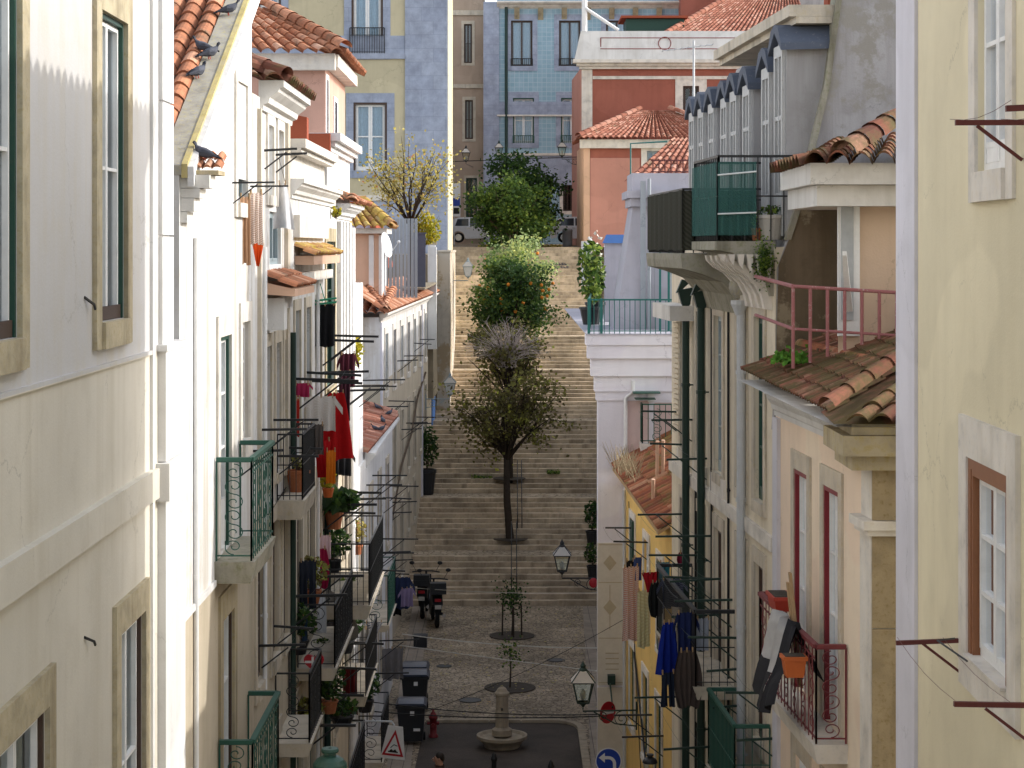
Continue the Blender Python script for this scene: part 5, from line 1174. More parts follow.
tree('tree', 'half-bare brownish tree lowest on the stairs, with its crooked trunk in full view', (-.05, 74.9, 1.25), (-.2, 74.9, 4.5), (.0, 74.9, 6.0), (2.05, 1.7, 1.55), 'leaf_brown', 4200, .14, 'bark_dark', 3, .13, 26, 120, .13, None, G_T, .3, -.75)
tree('tree', 'tree with a bleached bare twiggy top above the lowest tree', (-.1, 79.9, 2.7), (-.1, 79.9, 6.3), (-.15, 80, 8.1), (1.7, 1.6, 1.15), 'leaf_brown', 2600, .15, 'bark_dark', 5, .12, 22, 100, .15, None, G_T, .3, -.8)
tree('orange_tree', 'dark green orange tree carrying ripe oranges halfway up the stairs', (-.0, 87.3, 4.95), (0, 87.3, 8.0), (.05, 87.3, 9.95), (1.85, 1.7, 1.65), 'leaf_orange', 10500, .15, 'bark_dark', 8, .12, 16, 70, .17, 46, G_T, .12, -.85)
tree('tree', 'small pale silvery-green tree with yellow leaves above the orange tree', (.05, 92.4, 6.66), (.05, 92.4, 9.3), (.08, 92.2, 11.2), (1.45, 1.2, 1.75), 'leaf_pale', 5200, .14, 'bark_tan', 11, .08, 12, 50, .17, 8, G_T, .05, -.8)
tree('tree', 'bushy bright green tree at the top of the stairs, in front of its darker neighbour', (.1, 109.0, 10.6), (.1, 109, 11.6), (.05, 109.3, 13.75), (2.15, 1.9, 2.0), 'leaf_green', 9500, .19, 'bark', 13, .14, 16, 64, .16, None, G_T, .05, -.95)
tree('tree', 'tall dark green tree beside the parked cars at the head of the stairs', (.6, 113.5, 12.0), (.55, 113.5, 13.2), (.5, 113.7, 14.9), (2.35, 1.9, 2.2), 'leaf_dark', 9000, .2, 'bark_dark', 17, .16, 18, 64, .16, None, G_T, .12, -.9)
tree('tree', 'yellowing autumn tree rising from the left roof terrace', (-3.6, 73, 10.62), (-3.55, 73, 12.9), (-3.55, 73, 14.45), (2.0, 1.6, 1.6), 'leaf_autumn', 1900, .115, 'bark_dark', 19, .075, 24, 150, .15, None, None, .2, -.6)
def bush(name, label, c, r, mat, n, size, seed, pot=None, cat='plant', stems=6, group=None):
    rr = random.Random(seed); e = empty(name, (c[0], c[1], c[2]), label, cat, group); c = Vector(c)
    m = MB(); lf = MB()
    for i in range(stems):
        tip = c + Vector((rr.uniform(-1, 1) * r[0], rr.uniform(-1, 1) * r[1], r[2] * rr.uniform(.9, 1.9)))
        m.tube([c + Vector((rr.uniform(-.03, .03), rr.uniform(-.03, .03), 0)), c.lerp(tip, .5) + Vector((rr.uniform(-.05, .05), 0, .05)), tip], [.012, .009, .004], 4)
    for _ in range(n):
        th = rr.uniform(0, 6.283); u = rr.random() ** .6
        p = c + Vector((r[0] * u * math.cos(th), r[1] * u * math.sin(th), r[2] * (1 + rr.uniform(-.9, .95) * math.sqrt(max(0, 1 - u * u * .8)))))
        leaf(lf, p, size * rr.uniform(.6, 1.3), rr)
    m.build('stem', 'bark', e); lf.build('foliage', mat, e)
    if pot:
        m = MB(); pr, ph, pm = pot
        m.lathe((c.x, c.y, c.z - ph), [(.01, 0), (pr * .72, 0), (pr, ph * .85), (pr * 1.08, ph * .86), (pr * 1.08, ph), (pr * .9, ph), (pr * .88, ph * .9), (.01, ph * .9)], 14); m.build('pot', pm, e, False)
    return e
bush('shrub', 'yellow-green bush beside the autumn tree on the roof terrace', (-3.05, 73.4, 12.0), (.55, .4, .62), 'leaf_yellow', 900, .12, 23, None, 'shrub')
bush('shrub', 'leafy shrub with variegated branches at the teal terrace rail', (1.98, 52.3, 10.5), (.32, .45, .85), 'leaf_green', 420, .17, 29, (.28, .44, 'black_plastic'), 'shrub')
bush('shrub', 'white-flowering shrub against the blue-capped garden wall', (2.12, 53.2, 10.6), (.26, .3, .95), 'flower_white', 90, .1, 31, (.25, .5, 'black_plastic'), 'shrub')
bush('potted_plant', 'tall plant in a square black tub at the left foot of the stairs', (-3.2, 78.6, stair_z(78.6) + .95), (.42, .4, .85), 'leaf_dark', 420, .16, 37, (.34, .95, 'black_plastic'))
bush('potted_plant', 'dark plant by the right wall of the stairs, upper of two', (2.85, 74.5, stair_z(74.5) + .5), (.3, .35, .55), 'leaf_dark', 240, .15, 41, (.22, .48, 'black_plastic'))
bush('potted_plant', 'dark plant by the right wall of the stairs, lower of two', (2.76, 71.4, stair_z(71.4) + .5), (.28, .3, .4), 'leaf_dark', 180, .14, 43, (.2, .48, 'black_plastic'))
# young plaza trees with stakes in round pits
for (px, y, d, ht, br, lab, mat) in ((512, 636, 64.5, 1.1, .2, 'young clipped tree with three stakes in the farther round pit', 'leaf_dark'), (510, 688, 56.9, .95, .15, 'thin young sapling in the nearer round pit', 'leaf_orange')):
    x = (px - 512) * d / F
    m = MB(); m.lathe((x, d, 0), [(.01, .012), (.54, .012), (.62, .02), (.7, .02), (.7, -.01)], 28); t = m.build('tree_pit', ['soil']); tag(t, 'round earth tree pit with a pale stone rim ' + ('around the farther sapling' if d > 60 else 'around the nearer sapling'), 'tree pit')
    rr = random.Random(int(d)); e = empty('sapling', (x, d, 0), lab, 'tree')
    m = MB(); m.tube([(x, d, 0), (x + .02, d, .5), (x - .01, d, ht)], [.028, .022, .012], 6); m.build('trunk', 'bark_dark', e)
    lf = MB()
    for _ in range(420 if d > 60 else 150): leaf(lf, (x + rr.gauss(0, br), d + rr.gauss(0, br), ht + .05 + rr.gauss(0, br * 1.3)), .09, rr)
    lf.build('crown', mat, e)
    if d > 60:
        for (dx, dy) in ((-.3, .1), (.3, .05), (.05, -.3)): m = MB(); m.tube([(x + dx, d + dy, 0), (x + dx * .95, d + dy, .95)], .025, 6); m.build('stake', 'bark_dark', e)
# square pits under the stair trees
for (x, d, lab) in ((-.05, 74.9, 'dark round earth pit under the lowest stair tree'), (-.1, 79.9, 'dark round earth pit under the bare-topped stair tree')):
    z = stair_z(d); m = MB(); m.lathe((x, d, z), [(.01, .02), (.5, .02), (.62, .02), (.62, -.01)], 24); t = m.build('tree_pit', 'soil'); tag(t, lab, 'tree pit')
for (x, d, w) in ((-1.15, 80.2, .8), (.4, 92.7, .9), (-.9, 87.0, .7), (1.6, 80.4, .5)):
    rr = random.Random(int(d * 10)); m = MB(); z = stair_z(d)
    for _ in range(260): leaf(m, (x + rr.uniform(-w, w) * .5, d + rr.uniform(-.25, .25), z + abs(rr.gauss(0, .05))), .07, rr)
    t = m.build('grass', 'leaf_green'); tag(t, 'tuft of weeds growing on a stair landing', 'grass', None, 'stuff')
rr = random.Random(5); m = MB()
for _ in range(900): leaf(m, (rr.uniform(-1.8, 2.6), 110.4 + rr.uniform(-.3, 1.6), 12.0 + abs(rr.gauss(0, .05))), .12, rr)
t = m.build('grass', 'leaf_autumn'); tag(t, 'fallen leaves and grass at the head of the stairs', 'grass', None, 'stuff')
# bare bleached twigs over the second tree
rr = random.Random(77); m = MB(); c0 = Vector((-.2, 79.2, 7.9))
for i in range(105):
    th = rr.uniform(-.2, math.pi + .2); tip = c0 + Vector((math.cos(th) * rr.uniform(.6, 1.9), rr.uniform(-.7, .5), math.sin(th) * rr.uniform(.5, 1.5)))
    k = c0.lerp(tip, .5) + Vector((rr.uniform(-.12, .12), 0, rr.uniform(0, .15))); m.tube([c0 + Vector((rr.uniform(-.4, .4), 0, rr.uniform(-.5, .2))), k, tip], [.016, .011, .005], 4)
    for _ in range(3):
        q = k.lerp(tip, rr.random()); m.tube([q, q + Vector((rr.uniform(-.3, .3), rr.uniform(-.2, .2), rr.uniform(0, .35)))], [.007, .003], 3)
tr2 = [o for o in col.objects if o.name.startswith('tree') and o.get('label', '').startswith('tree with a bleached')][0]
m.build('dead_twigs', 'twig', tr2)
# ------------------------------------------------------------------ fountain, bollards, hydrant, bins
x, d = at(502, 748, 50.2)[:2]
e = empty('drinking_fountain', (x, d, 0), 'stone column fountain with a wide round basin in the small square', 'fountain')
m = MB(); m.lathe((x, d, 0), [(.42, 0), (.44, .06), (.50, .13), (.58, .20), (.61, .22), (.61, .29), (.55, .29), (.50, .23), (.2, .24)], 28); m.build('basin', 'fountain_stone', e, False)
m = MB(); m.lathe((x, d, .28), [(.24, 0), (.24, .14), (.19, .17), (.16, .2), (.165, .55), (.15, .62), (.15, .95), (.18, .97), (.18, 1.02), (.13, 1.06), (.1, 1.12), (.03, 1.17)], 20); m.build('column', 'fountain_stone', e, False)
m = MB(); m.tube([(x, d - .16, .95), (x, d - .24, .93)], .02, 6); m.build('spout', 'iron', e)
p_ = None
for i, (px, dd, lab) in enumerate(((494, 45.6, 'dark iron bollard in front of the column fountain'), (551, 44.9, 'dark iron bollard right of the column fountain'))):
    X = (px - 512) * dd / F; m = MB(); m.lathe((X, dd, 0), [(.08, 0), (.08, .06), (.055, .1), (.055, .78), (.075, .82), (.075, .86), (.05, .9), (.05, .93), (.01, .98)], 12)
    o = m.build('bollard', 'iron', None, True); tag(o, lab, 'bollard', 'bollards along the road edge')
X, d = -1.93, 51.2; e = empty('fire_hydrant', (X, d, 0), 'dark red fire hydrant beside the rubbish bins', 'hydrant')
m = MB(); m.lathe((X, d, 0), [(.12, 0), (.12, .05), (.085, .08), (.085, .42), (.11, .44), (.11, .5), (.08, .56), (.03, .62), (.03, .66), (.005, .67)], 14); m.build('barrel', 'hydrant', e, True)
m = MB(); m.tube([(X - .15, d, .34), (X + .15, d, .34)], .045, 8); m.tube([(X, d - .15, .3), (X, d, .3)], .055, 8); m.build('outlet', 'hydrant', e)
def bin_(X, d, label):
    e = empty('wheeled_bin', (X, d, 0), label, 'bin', 'wheeled bins on the left pavement'); w, dp, hh = .34, .36, .98
    m = MB(); m.hexa([(X - w * .8, d - dp * .8, .1), (X + w * .8, d - dp * .8, .1), (X + w * .8, d + dp * .75, .1), (X - w * .8, d + dp * .75, .1), (X - w, d - dp, hh), (X + w, d - dp, hh), (X + w, d + dp, hh), (X - w, d + dp, hh)])
    m.box(X - w - .03, X + w + .03, d - dp - .03, d + dp + .03, hh - .08, hh - .02); m.build('body', 'black_plastic', e)
    m = MB(); rows = []
    for k in range(7): t = k / 6; y = d - dp - .05 + (2 * dp + .1) * t; rows.append([(X - w - .03, y, hh), (X - w * .9, y, hh + .05 + .06 * math.sin(math.pi * t)), (X + w * .9, y, hh + .05 + .06 * math.sin(math.pi * t)), (X + w + .03, y, hh)])
    m.grid(rows); m.poly(rows[0]); m.build('lid', 'bin_lid', e)
    for s in (-1, 1):
        m = MB(); m.tube([(X + s * (w * .8), d + dp * .8, .1), (X + s * (w * .8 + .05), d + dp * .8, .1)], .1, 12); m.build('wheel', 'rubber', e)
    m = MB(); m.tube([(X - w * .8, d + dp + .03, hh - .02), (X - w * .8, d + dp + .12, hh), (X + w * .8, d + dp + .12, hh), (X + w * .8, d + dp + .03, hh - .02)], .018, 6); m.build('handle', 'black_plastic', e)
    m = MB(); m.box(X + .06, X + .22, d - dp * .86 - .05, d - dp * .84 - .03, .36, .42); m.box(X - .02, X + .08, d - dp - .012, d - dp - .005, .74, .84); m.build('sticker', 'sign_white', e)
    return e
bin_(-2.43, 50.6, 'black rubbish bin nearest the fountain, front of the row'); bin_(-2.5, 54.0, 'black rubbish bin in the middle of the row'); bin_(-2.55, 55.0, 'black rubbish bin at the far end of the row'); 
m = MB(); m.box(-2.95, -2.55, 62.6, 63.0, 0, .32); m.box(-2.97, -2.53, 62.58, 63.02, .32, .35); t = m.build('utility_box', 'black_plastic'); tag(t, 'low dark box on the left pavement below the motorbikes', 'box')
# ------------------------------------------------------------------ motorbikes
def bike(X, d, label, mats, rz=0):
    e = empty('motorbike', (0, 0, 0), label, 'motorbike', 'motorbikes parked at the foot of the stairs')
    for (y, r) in ((-.62, .28), (.66, .29)):
        m = MB(); m.tube([(-.05, y, r), (-.035, y, r), (.035, y, r), (.05, y, r)], [r * .9, r, r, r * .9], 20); w = m.build('wheel', 'rubber', e)
        m = MB(); m.tube([(-.055, y, r), (.055, y, r)], r * .55, 14); m.build('rim', 'chrome', w)
    m = MB(); pf = [(-.95, .62), (-.75, .80), (-.2, .78), (.1, .62), (.3, .55), (.45, .72), (.52, 1.0), (.62, .95), (.72, .6), (.4, .34), (.1, .24), (-.3, .26), (-.5, .5)]
    m.extrude(None, [(-.13, y, z) for y, z in pf], [(.13, y, z) for y, z in pf]); m.build('body', mats, e)
    m = MB(); rows = []
    for k in range(9): t = k / 8; y = -.9 + t * .85; w = .10 + .05 * math.sin(math.pi * t); z = .84 + .03 * math.sin(3 * t); rows.append([(-w, y, z - .05), (-w * .8, y, z + .03), (w * .8, y, z + .03), (w, y, z - .05)])
    m.grid(rows); m.build('seat', 'rubber', e)
    m = MB(); m.tube([(-.36, .42, 1.06), (-.15, .5, 1.08), (.15, .5, 1.08), (.36, .42, 1.06)], .018, 6); m.tube([(0, .55, .9), (0, .5, 1.08)], .03, 6); hb = m.build('handlebar', 'iron', e)
    for s in (-1, 1):
        m = MB(); m.tube([(s * .26, .45, 1.08), (s * .36, .42, 1.26)], .008, 4); m.ball((s * .37, .42, 1.3), .07, 8, 1, .3, .7); m.build('mirror', 'iron', hb)
    m = MB(); m.box(-.2, .2, -1.12, -.78, .9, 1.18); m.box(-.21, .21, -1.13, -.77, 1.03, 1.05); m.build('top_box', 'black_plastic', e)
    m = MB(); m.box(-.08, .08, -1.03, -1.01, .52, .62); m.build('number_plate', 'pot_white', e)
    m = MB(); m.box(-.08, .08, -.99, -.96, .70, .77); m.build('tail_light', 'sign_red', e)
    m = MB(); m.ball((0, .72, .88), .09, 10, 1, .6, 1); m.build('headlight', 'chrome', e)
    m = MB(); m.tube([(.16, -.9, .34), (.17, -.3, .3)], .05, 8); m.build('exhaust', 'chrome', e)
    e.location = (X, d, 0); e.rotation_euler = (0, 0, rz); e.scale = (1.25, 1.1, 1.25); return e
bike(-2.45, 66.6, 'dark motorbike with a white number plate, nearer of the two by the stairs', 'black_plastic', .12)
bike(-2.85, 68.2, 'dark motorbike against the wall, behind the nearer one', 'iron', -.05)
# ------------------------------------------------------------------ cars
def car(X, d, z, L, mat, label, flip, rz=0):
    e = empty('parked_car', (0, 0, 0), label, 'car', 'cars parked in the upper street')
    h = .82
    low = [(-L / 2, .35), (-L / 2 + .03, .62), (-L / 2 + .1, .84), (-L / 2 + .35, .92), (L / 2 - 1.15, .94), (L / 2 - .25, .78), (L / 2 - .02, .62), (L / 2, .38), (L / 2 - .1, .22)]
    def arch(cx): return [(cx + .37 * math.cos(t), .3 + .37 * math.sin(t)) for t in [math.pi * k / 8 for k in range(9)]]
    low += [(L / 2 - .42, .22)] + [p for p in arch(L / 2 - .82) if p[1] > .22] + [(-L / 2 + 1.15, .22)] + [p for p in arch(-L / 2 + .72) if p[1] > .22] + [(-L / 2 + .08, .22)]
    m = MB(); m.extrude(None, [(x, -h, zz) for x, zz in low], [(x, h, zz) for x, zz in low])
    cab = [(-L / 2 + .12, .90), (-L / 2 + .42, 1.36), (-L / 2 + .75, 1.46), (L / 2 - 2.0, 1.46), (L / 2 - 1.65, 1.36), (L / 2 - 1.02, .93)]
    tp = lambda x, zz, s: (x, s * (h - .02 - (zz - .9) * .28), zz)
    m.extrude(None, [tp(x, zz, -1) for x, zz in cab], [tp(x, zz, 1) for x, zz in cab]); m.build('body', mat, e, False)
    for s in (-1, 1):
        for q in ([(-L / 2 + .52, .96), (-L / 2 + .66, 1.36), (-L / 2 + 1.3, 1.38), (-L / 2 + 1.3, .96)], [(-L / 2 + 1.38, .96), (-L / 2 + 1.38, 1.38), (L / 2 - 2.0, 1.38), (L / 2 - 1.3, .97)]):
            m = MB(); m.poly([(x, s * (h - .02 - (zz - .9) * .28 + .006), zz) for x, zz in q]); m.build('window', 'car_glass', e)
    m = MB(); m.poly([(L / 2 - 1.62 + .02, -.6, 1.35), (L / 2 - 1.62 + .02, .6, 1.35), (L / 2 - 1.06 + .02, .72, .96), (L / 2 - 1.06 + .02, -.72, .96)]); m.build('windscreen', 'car_glass', e)
    m = MB(); m.poly([(-L / 2 + .405, -.6, 1.35), (-L / 2 + .405, .6, 1.35), (-L / 2 + .14, .7, .96), (-L / 2 + .14, -.7, .96)]); m.build('rear_window', 'car_glass', e)
    for cx in (L / 2 - .82, -L / 2 + .72):
        for s in (-1, 1):
            m = MB(); m.tube([(cx, s * .66, .3), (cx, s * .68, .3), (cx, s * .83, .3), (cx, s * .85, .3)], [.26, .3, .3, .26], 20); w = m.build('wheel', 'rubber', e)
            m = MB(); m.tube([(cx, s * .84, .3), (cx, s * .86, .3)], .19, 16); m.build('rim', 'chrome', w)
    for s in (-1, 1):
        m = MB(); m.box(-L / 2 - .005, -L / 2 + .12, s * .62 - .14, s * .62 + .14, .62, .82); m.build('tail_light', 'sign_red', e)
        m = MB(); m.box(L / 2 - .2, L / 2 + .0, s * .6 - .17, s * .6 + .17, .55, .68); m.build('headlight', 'chrome', e)
        m = MB(); m.box(-L / 2 + 1.2, -L / 2 + 1.38, s * .83, s * .85, .82, .86); m.build('door_handle', 'chrome', e)
    e.location = (X, d, z); e.rotation_euler = (0, 0, rz + (math.pi if flip else 0)); return e
car(-1.75, 121, 12.25, 4.1, 'car_silver', 'silver hatchback left of the trees in the upper street', False)
car(4.3, 119, 12.25, 4.2, 'car_white', 'white car right of the trees in the upper street', False)
m = MB(); m.lathe((3.05, 115, 12.05), [(.01, 0), (.24, 0), (.27, .1), (.27, .8), (.3, .82), (.25, .95), (.05, .98)], 14); t = m.build('litter_bin', 'lead', None, True); tag(t, 'grey litter bin beside the white car', 'bin')
# ------------------------------------------------------------------ signs
def plate(m, c, pts, y0, y1): m.extrude(None, [(c[0] + a, y0, c[2] + b) for a, b in pts], [(c[0] + a, y1, c[2] + b) for a, b in pts])
circ = lambda r, n=32: [(r * math.cos(2 * math.pi * k / n), r * math.sin(2 * math.pi * k / n)) for k in range(n)]
X, d, z = at(608.5, 761, 40); e = empty('traffic_sign', (X, d, -.05), 'round blue sign with a white arrow turning left', 'traffic sign')
m = MB(); plate(m, (X, 0, z), circ(.25), d, d + .01); dsc = m.build('disc', 'sign_white', e)
m = MB(); plate(m, (X, 0, z), circ(.232), d - .006, d - .001); m.build('blue_face', 'sign_blue', dsc)
m = MB(); arc = []; 
outer = [(.0 + .145 * math.cos(t), -.05 + .145 * math.sin(t)) for t in [math.pi * .5 * k / 8 for k in range(9)]]; inner = [(.0 + .085 * math.cos(t), -.05 + .085 * math.sin(t)) for t in [math.pi * .5 * k / 8 for k in range(9)]]
sh = [(.145, -.17)] + outer + [(-.06, .095), (-.06, .14), (-.18, .065), (-.06, -.01), (-.06, .035)] + inner[::-1] + [(.085, -.17)]
for i in range(8): m.poly([(X + p[0], d - .009, z + p[1]) for p in (outer[i], outer[i + 1], inner[i + 1], inner[i])])
m.poly([(X + p[0], d - .009, z + p[1]) for p in ((.145, -.17), (.145, -.05), (.085, -.05), (.085, -.17))]); m.poly([(X + p[0], d - .009, z + p[1]) for p in ((0, .035), (0, .095), (-.08, .095), (-.08, .035))]); m.poly([(X + p[0], d - .009, z + p[1]) for p in ((-.07, .16), (-.07, -.03), (-.185, .065))]); m.build('arrow', 'sign_white', dsc)
m = MB(); m.tube([(X, d + .05, -.05), (X, d + .05, z + .2)], .03, 8); m.build('post', 'galv', e)
X, d, z = at(394, 743, 42); e = empty('traffic_sign', (X, d, z), 'white plate carrying a red triangle bump warning', 'traffic sign'); a_ = -.12
rot = lambda p: (p[0] * math.cos(a_) - p[1] * math.sin(a_), p[0] * math.sin(a_) + p[1] * math.cos(a_))
m = MB(); plate(m, (X, 0, z), [rot(p) for p in ((-.24, -.32), (.26, -.32), (.14, .34), (-.16, .34))], d, d + .012); pl = m.build('plate', 'sign_white', e)
m = MB(); plate(m, (X, 0, z), [rot(p) for p in ((-.22, -.26), (.22, -.26), (.0, .27))], d - .006, d - .001); tr = m.build('red_triangle', 'sign_red', pl)
m = MB(); plate(m, (X, 0, z), [rot(p) for p in ((-.155, -.215), (.155, -.215), (.0, .165))], d - .010, d - .0065); m.build('white_field', 'sign_white', tr)
m = MB(); plate(m, (X, 0, z), [rot(p) for p in ((-.1, -.19), (.1, -.19), (.1, -.165), (.08, -.165), (.04, -.12), (.0, -.15), (-.04, -.12), (-.08, -.165), (-.1, -.165))], d - .014, d - .0105); m.tube([(X - .07, d - .014, z - .09), (X, d - .014, z - .03), (X + .07, d - .014, z - .06)], .012, 4); m.build('symbol', 'sign_black', tr)
m = MB(); m.tube([(-3.3, d + .05, z + .43), (X - .05, d + .05, z + .42), (X, d + .03, z + .36), (X, d + .03, z - .25)], .02, 6); m.build('bracket', 'galv', e)
# no-entry disc seen at an angle
X, d, z = at(608, 712.5, 45.6); e = empty('traffic_sign', (X, d, z), 'red no-entry disc on the lavender house corner, turned half away', 'traffic sign')
m = MB(); ca, sa = math.cos(.75), math.sin(.75)
D3 = lambda r, o, k=32: [(X + r * math.cos(t) * ca + o * sa, d + r * math.cos(t) * sa - o * ca, z + r * math.sin(t)) for t in [2 * math.pi * q / k for q in range(k)]]
m.extrude(None, D3(.24, 0), D3(.24, -.012)); m.build('disc', 'sign_red', e)
m = MB(); B3 = lambda o: [(X + a * ca + o * sa, d + a * sa - o * ca, z + b) for a, b in ((-.18, -.035), (.18, -.035), (.18, .035), (-.18, .035))]
m.extrude(None, B3(.002), B3(.006)); m.build('white_bar', 'sign_white', e)
m = MB(); m.tube([(X + .1, d + .05, z + .1), (X + .1, 46.9, z + .42)], .02, 6); m.box(X + .05, X + .22, 46.75, 46.99, z + .36, z + .56); m.build('bracket', 'pipe_green', e)
X, d, z = at(456.5, 199, 119); e = empty('street_sign', (X, d, 12.1), 'white street panel with a blue square at the left corner', 'sign')
m = MB(); m.box(X - .22, X + .22, d, d + .04, z - 1.0, z + .9); pl = m.build('panel', 'sign_white', e); m = MB(); m.box(X - .2, X + .2, d - .006, d - .001, z - .4, z + .05); m.build('blue_square', 'sign_blue', pl); m = MB(); m.box(X - .17, X + .17, d - .006, d - .001, z - .85, z - .5); m.build('dark_square', 'sign_black', pl); m = MB(); m.box(X - .15, X - .1, d + .05, d + .1, 12.1, z + .5); m.build('post', 'galv', e)
# stencilled dark marks on two risers near the top
ds = [s for s in STEPS if 12 - s[2] < 1.0][:2]; e = empty('stencil', (2.2, ds[0][0], ds[0][1]), 'two lines of dark painted lettering on the risers near the stair head', 'graffiti')
for row, (sd, z0, z1) in enumerate(ds[::-1]):
    m = MB(); x = 1.75 - (0 if row else -.06)
    for k in range(8 if row else 7):
        w = .11; zz = z0 + .03; hgt = z1 - z0 - .05; pat = R.choice(('A', 'B', 'C')); y = sd - .035
        m.box(x, x + .03, y, y + .012, zz, zz + hgt)
        if pat != 'C': m.box(x + .03, x + w, y, y + .012, zz + hgt * .72, zz + hgt)
        if pat != 'A': m.box(x + .03, x + w, y, y + .012, zz, zz + hgt * .28)
        else: m.box(x + w - .03, x + w, y, y + .012, zz, zz + hgt * .7)
        x += w + .035
    m.build('lettering', 'graffiti', e)
# ------------------------------------------------------------------ street lanterns
def lantern(pos, wall, label, s=1.0, mat='iron_green', up=False, scrolls=True, red=False, glass='lantern_glass'):
    x, y, z = pos; e = empty('street_lantern', pos, label, 'street lantern', 'wall lanterns')
    m = MB(); q = lambda w, zz: [(x + a * w * s, y + b * w * s, z + zz * s) for a, b in ((-1, -1), (1, -1), (1, 1), (-1, 1))]
    b, t = q(.115, .08), q(.205, .5)
    for i in range(4): m.tube([b[i], t[i]], .014 * s, 4); m.tube([b[i], b[(i + 1) % 4]], .016 * s, 4); m.tube([t[i], t[(i + 1) % 4]], .022 * s, 4)
    r1, r2 = q(.24, .51), q(.075, .72)
    for i in range(4): m.tube([r1[i], r2[i]], .013 * s, 4)
    m.lathe((x, y, z), [(.02 * s, -.02 * s), (.05 * s, .02 * s), (.115 * s, .08 * s)], 10); m.lathe((x, y, z), [(.085 * s, .70 * s), (.085 * s, .74 * s), (.05 * s, .78 * s), (.06 * s, .82 * s), (.02 * s, .88 * s), (.005, .92 * s)], 10); m.build('frame', mat, e)
    g = MB()
    for i in range(4): g.poly([b[i], b[(i + 1) % 4], t[(i + 1) % 4], t[i]])
    g.build('glass', glass, e)
    g = MB(); 
    for i in range(4): g.poly([r1[i], r1[(i + 1) % 4], r2[(i + 1) % 4], r2[i]])
    g.build('cap', 'pot_white' if not up else mat, e)
    g = MB(); g.lathe((x, y, z + .12 * s), [(.02, 0), (.05 * s, .05 * s), (.055 * s, .15 * s), (.02, .22 * s)], 8); g.build('bulb', 'sign_white', e)
    if wall:
        wx, wy, wz = wall; a = MB(); zz = z - .03 * s
        a.tube([(x, y, zz), (x, y, zz - .08), (wx, wy, zz - .08)], .018, 6)
        L = math.hypot(wx - x, wy - y); dx, dy = (wx - x) / L, (wy - y) / L
        if scrolls:
            for (c0, r0, sg) in ((.72, .17, 1), (.38, .10, -1)):
                a.tube([(x + dx * (c0 * L + rr_ * math.cos(th)), y + dy * (c0 * L + rr_ * math.cos(th)), zz - .08 - r0 - .01 + sg * rr_ * math.sin(th)) for th, rr_ in [(math.pi / 2 + k / 20 * 10, r0 * (1 - .8 * k / 20)) for k in range(21)]], .012, 4)
            a.tube([(x + dx * .2 * L, y + dy * .2 * L, zz - .1), (x + dx * .6 * L, y + dy * .6 * L, zz - .36), (wx, wy, zz - .42)], .016, 5)
            a.box(wx - .02 - (dy != 0) * .0, wx + .02, wy - .02, wy + .02, zz - .5, zz + .1)
        a.build('bracket', mat, e)
        if red: a = MB(); a.ball((x + dx * .75 * L, y + dy * .75 * L - .03, zz - .2), .12, 10, 1, .3, 1.1); a.build('crest', 'sign_red', e)
    return e
L = lantern
p = at(562, 574, 55); L(p, (2.42, 55, p[2]), 'dark wall lantern on a bracket with a red crest, at the foot of the stairs', 1.0, 'iron', False, True, True, 'lantern_glass')
p = at(583, 706, 44.5); L(p, (2.66, 44.6, p[2]), 'lantern with yellowish glass on the ornate bracket of the yellow house', 1.05, 'pipe_green')
p = at(450, 396, 80); L(p, (-3.3, 80, p[2]), 'pale green wall lantern in front of the blue corner band', 1.0, 'wood_grey', False, True, False, 'curtain')
p = at(468, 278, 92); L(p, (-2.6, 92, p[2]), 'pale wall lantern on the old lime wall high on the stairs', 1.0, 'wood_grey', False, False, False, 'curtain')
p = at(466, 162, 124); L(p, (-2.4, 129, p[2]), 'dark lantern on the brownish-beige house', 1.1, 'iron', False, False)
p = at(499, 157, 124); L(p, (-1.2, 128, p[2]), 'green lantern before the corner stone of the blue tiled building', 1.1, 'pipe_green', False, False)
p = at(562, 157, 116); L(p, (3.75, 116, p[2]), 'lantern on a scrolled arm from the terracotta house', 1.1, 'pipe_green')
def round_lamp(px, py, d, wx, label, s, mat):
    x, y, z = at(px, py, d); e = empty('street_lantern', (x, y, z), label, 'street lantern', 'wall lanterns')
    m = MB(); m.lathe((x, y, z), [(.02 * s, .0), (.098 * s, -.003 * s), (.105 * s, -.03 * s), (.098 * s, -.05 * s), (.07 * s, -.06 * s), (.07 * s, -.085 * s), (.11 * s, -.1 * s), (.165 * s, -.135 * s), (.20 * s, -.185 * s), (.205 * s, -.23 * s), (.19 * s, -.24 * s)], 24); m.build('hood', mat, e, False)
    m = MB(); m.lathe((x, y, z), [(.185 * s, -.24 * s), (.17 * s, -.4 * s), (.1 * s, -.58 * s), (.03 * s, -.6 * s)], 16); m.build('glass', 'lantern_glass', e)
    m = MB(); m.tube([(x, y, z - .6 * s), (x, y, z - .72 * s), (wx, y, z - .72 * s)], .02, 6); m.tube([(x, y, z - .72 * s), ((x + wx) / 2, y, z - .9 * s), (wx, y, z - 1.1 * s)], .014, 6); m.build('bracket', mat, e)
round_lamp(330, 748, 23.5, -3.38, 'large round green lantern top under the left balconies', .95, paint('lantern_green', (.022, .07, .052), .45, .4, .3, (.05, .08, .065)))
round_lamp(650, 754, 35, 3.15, 'round black lantern top below the yellow house', .62, 'iron')
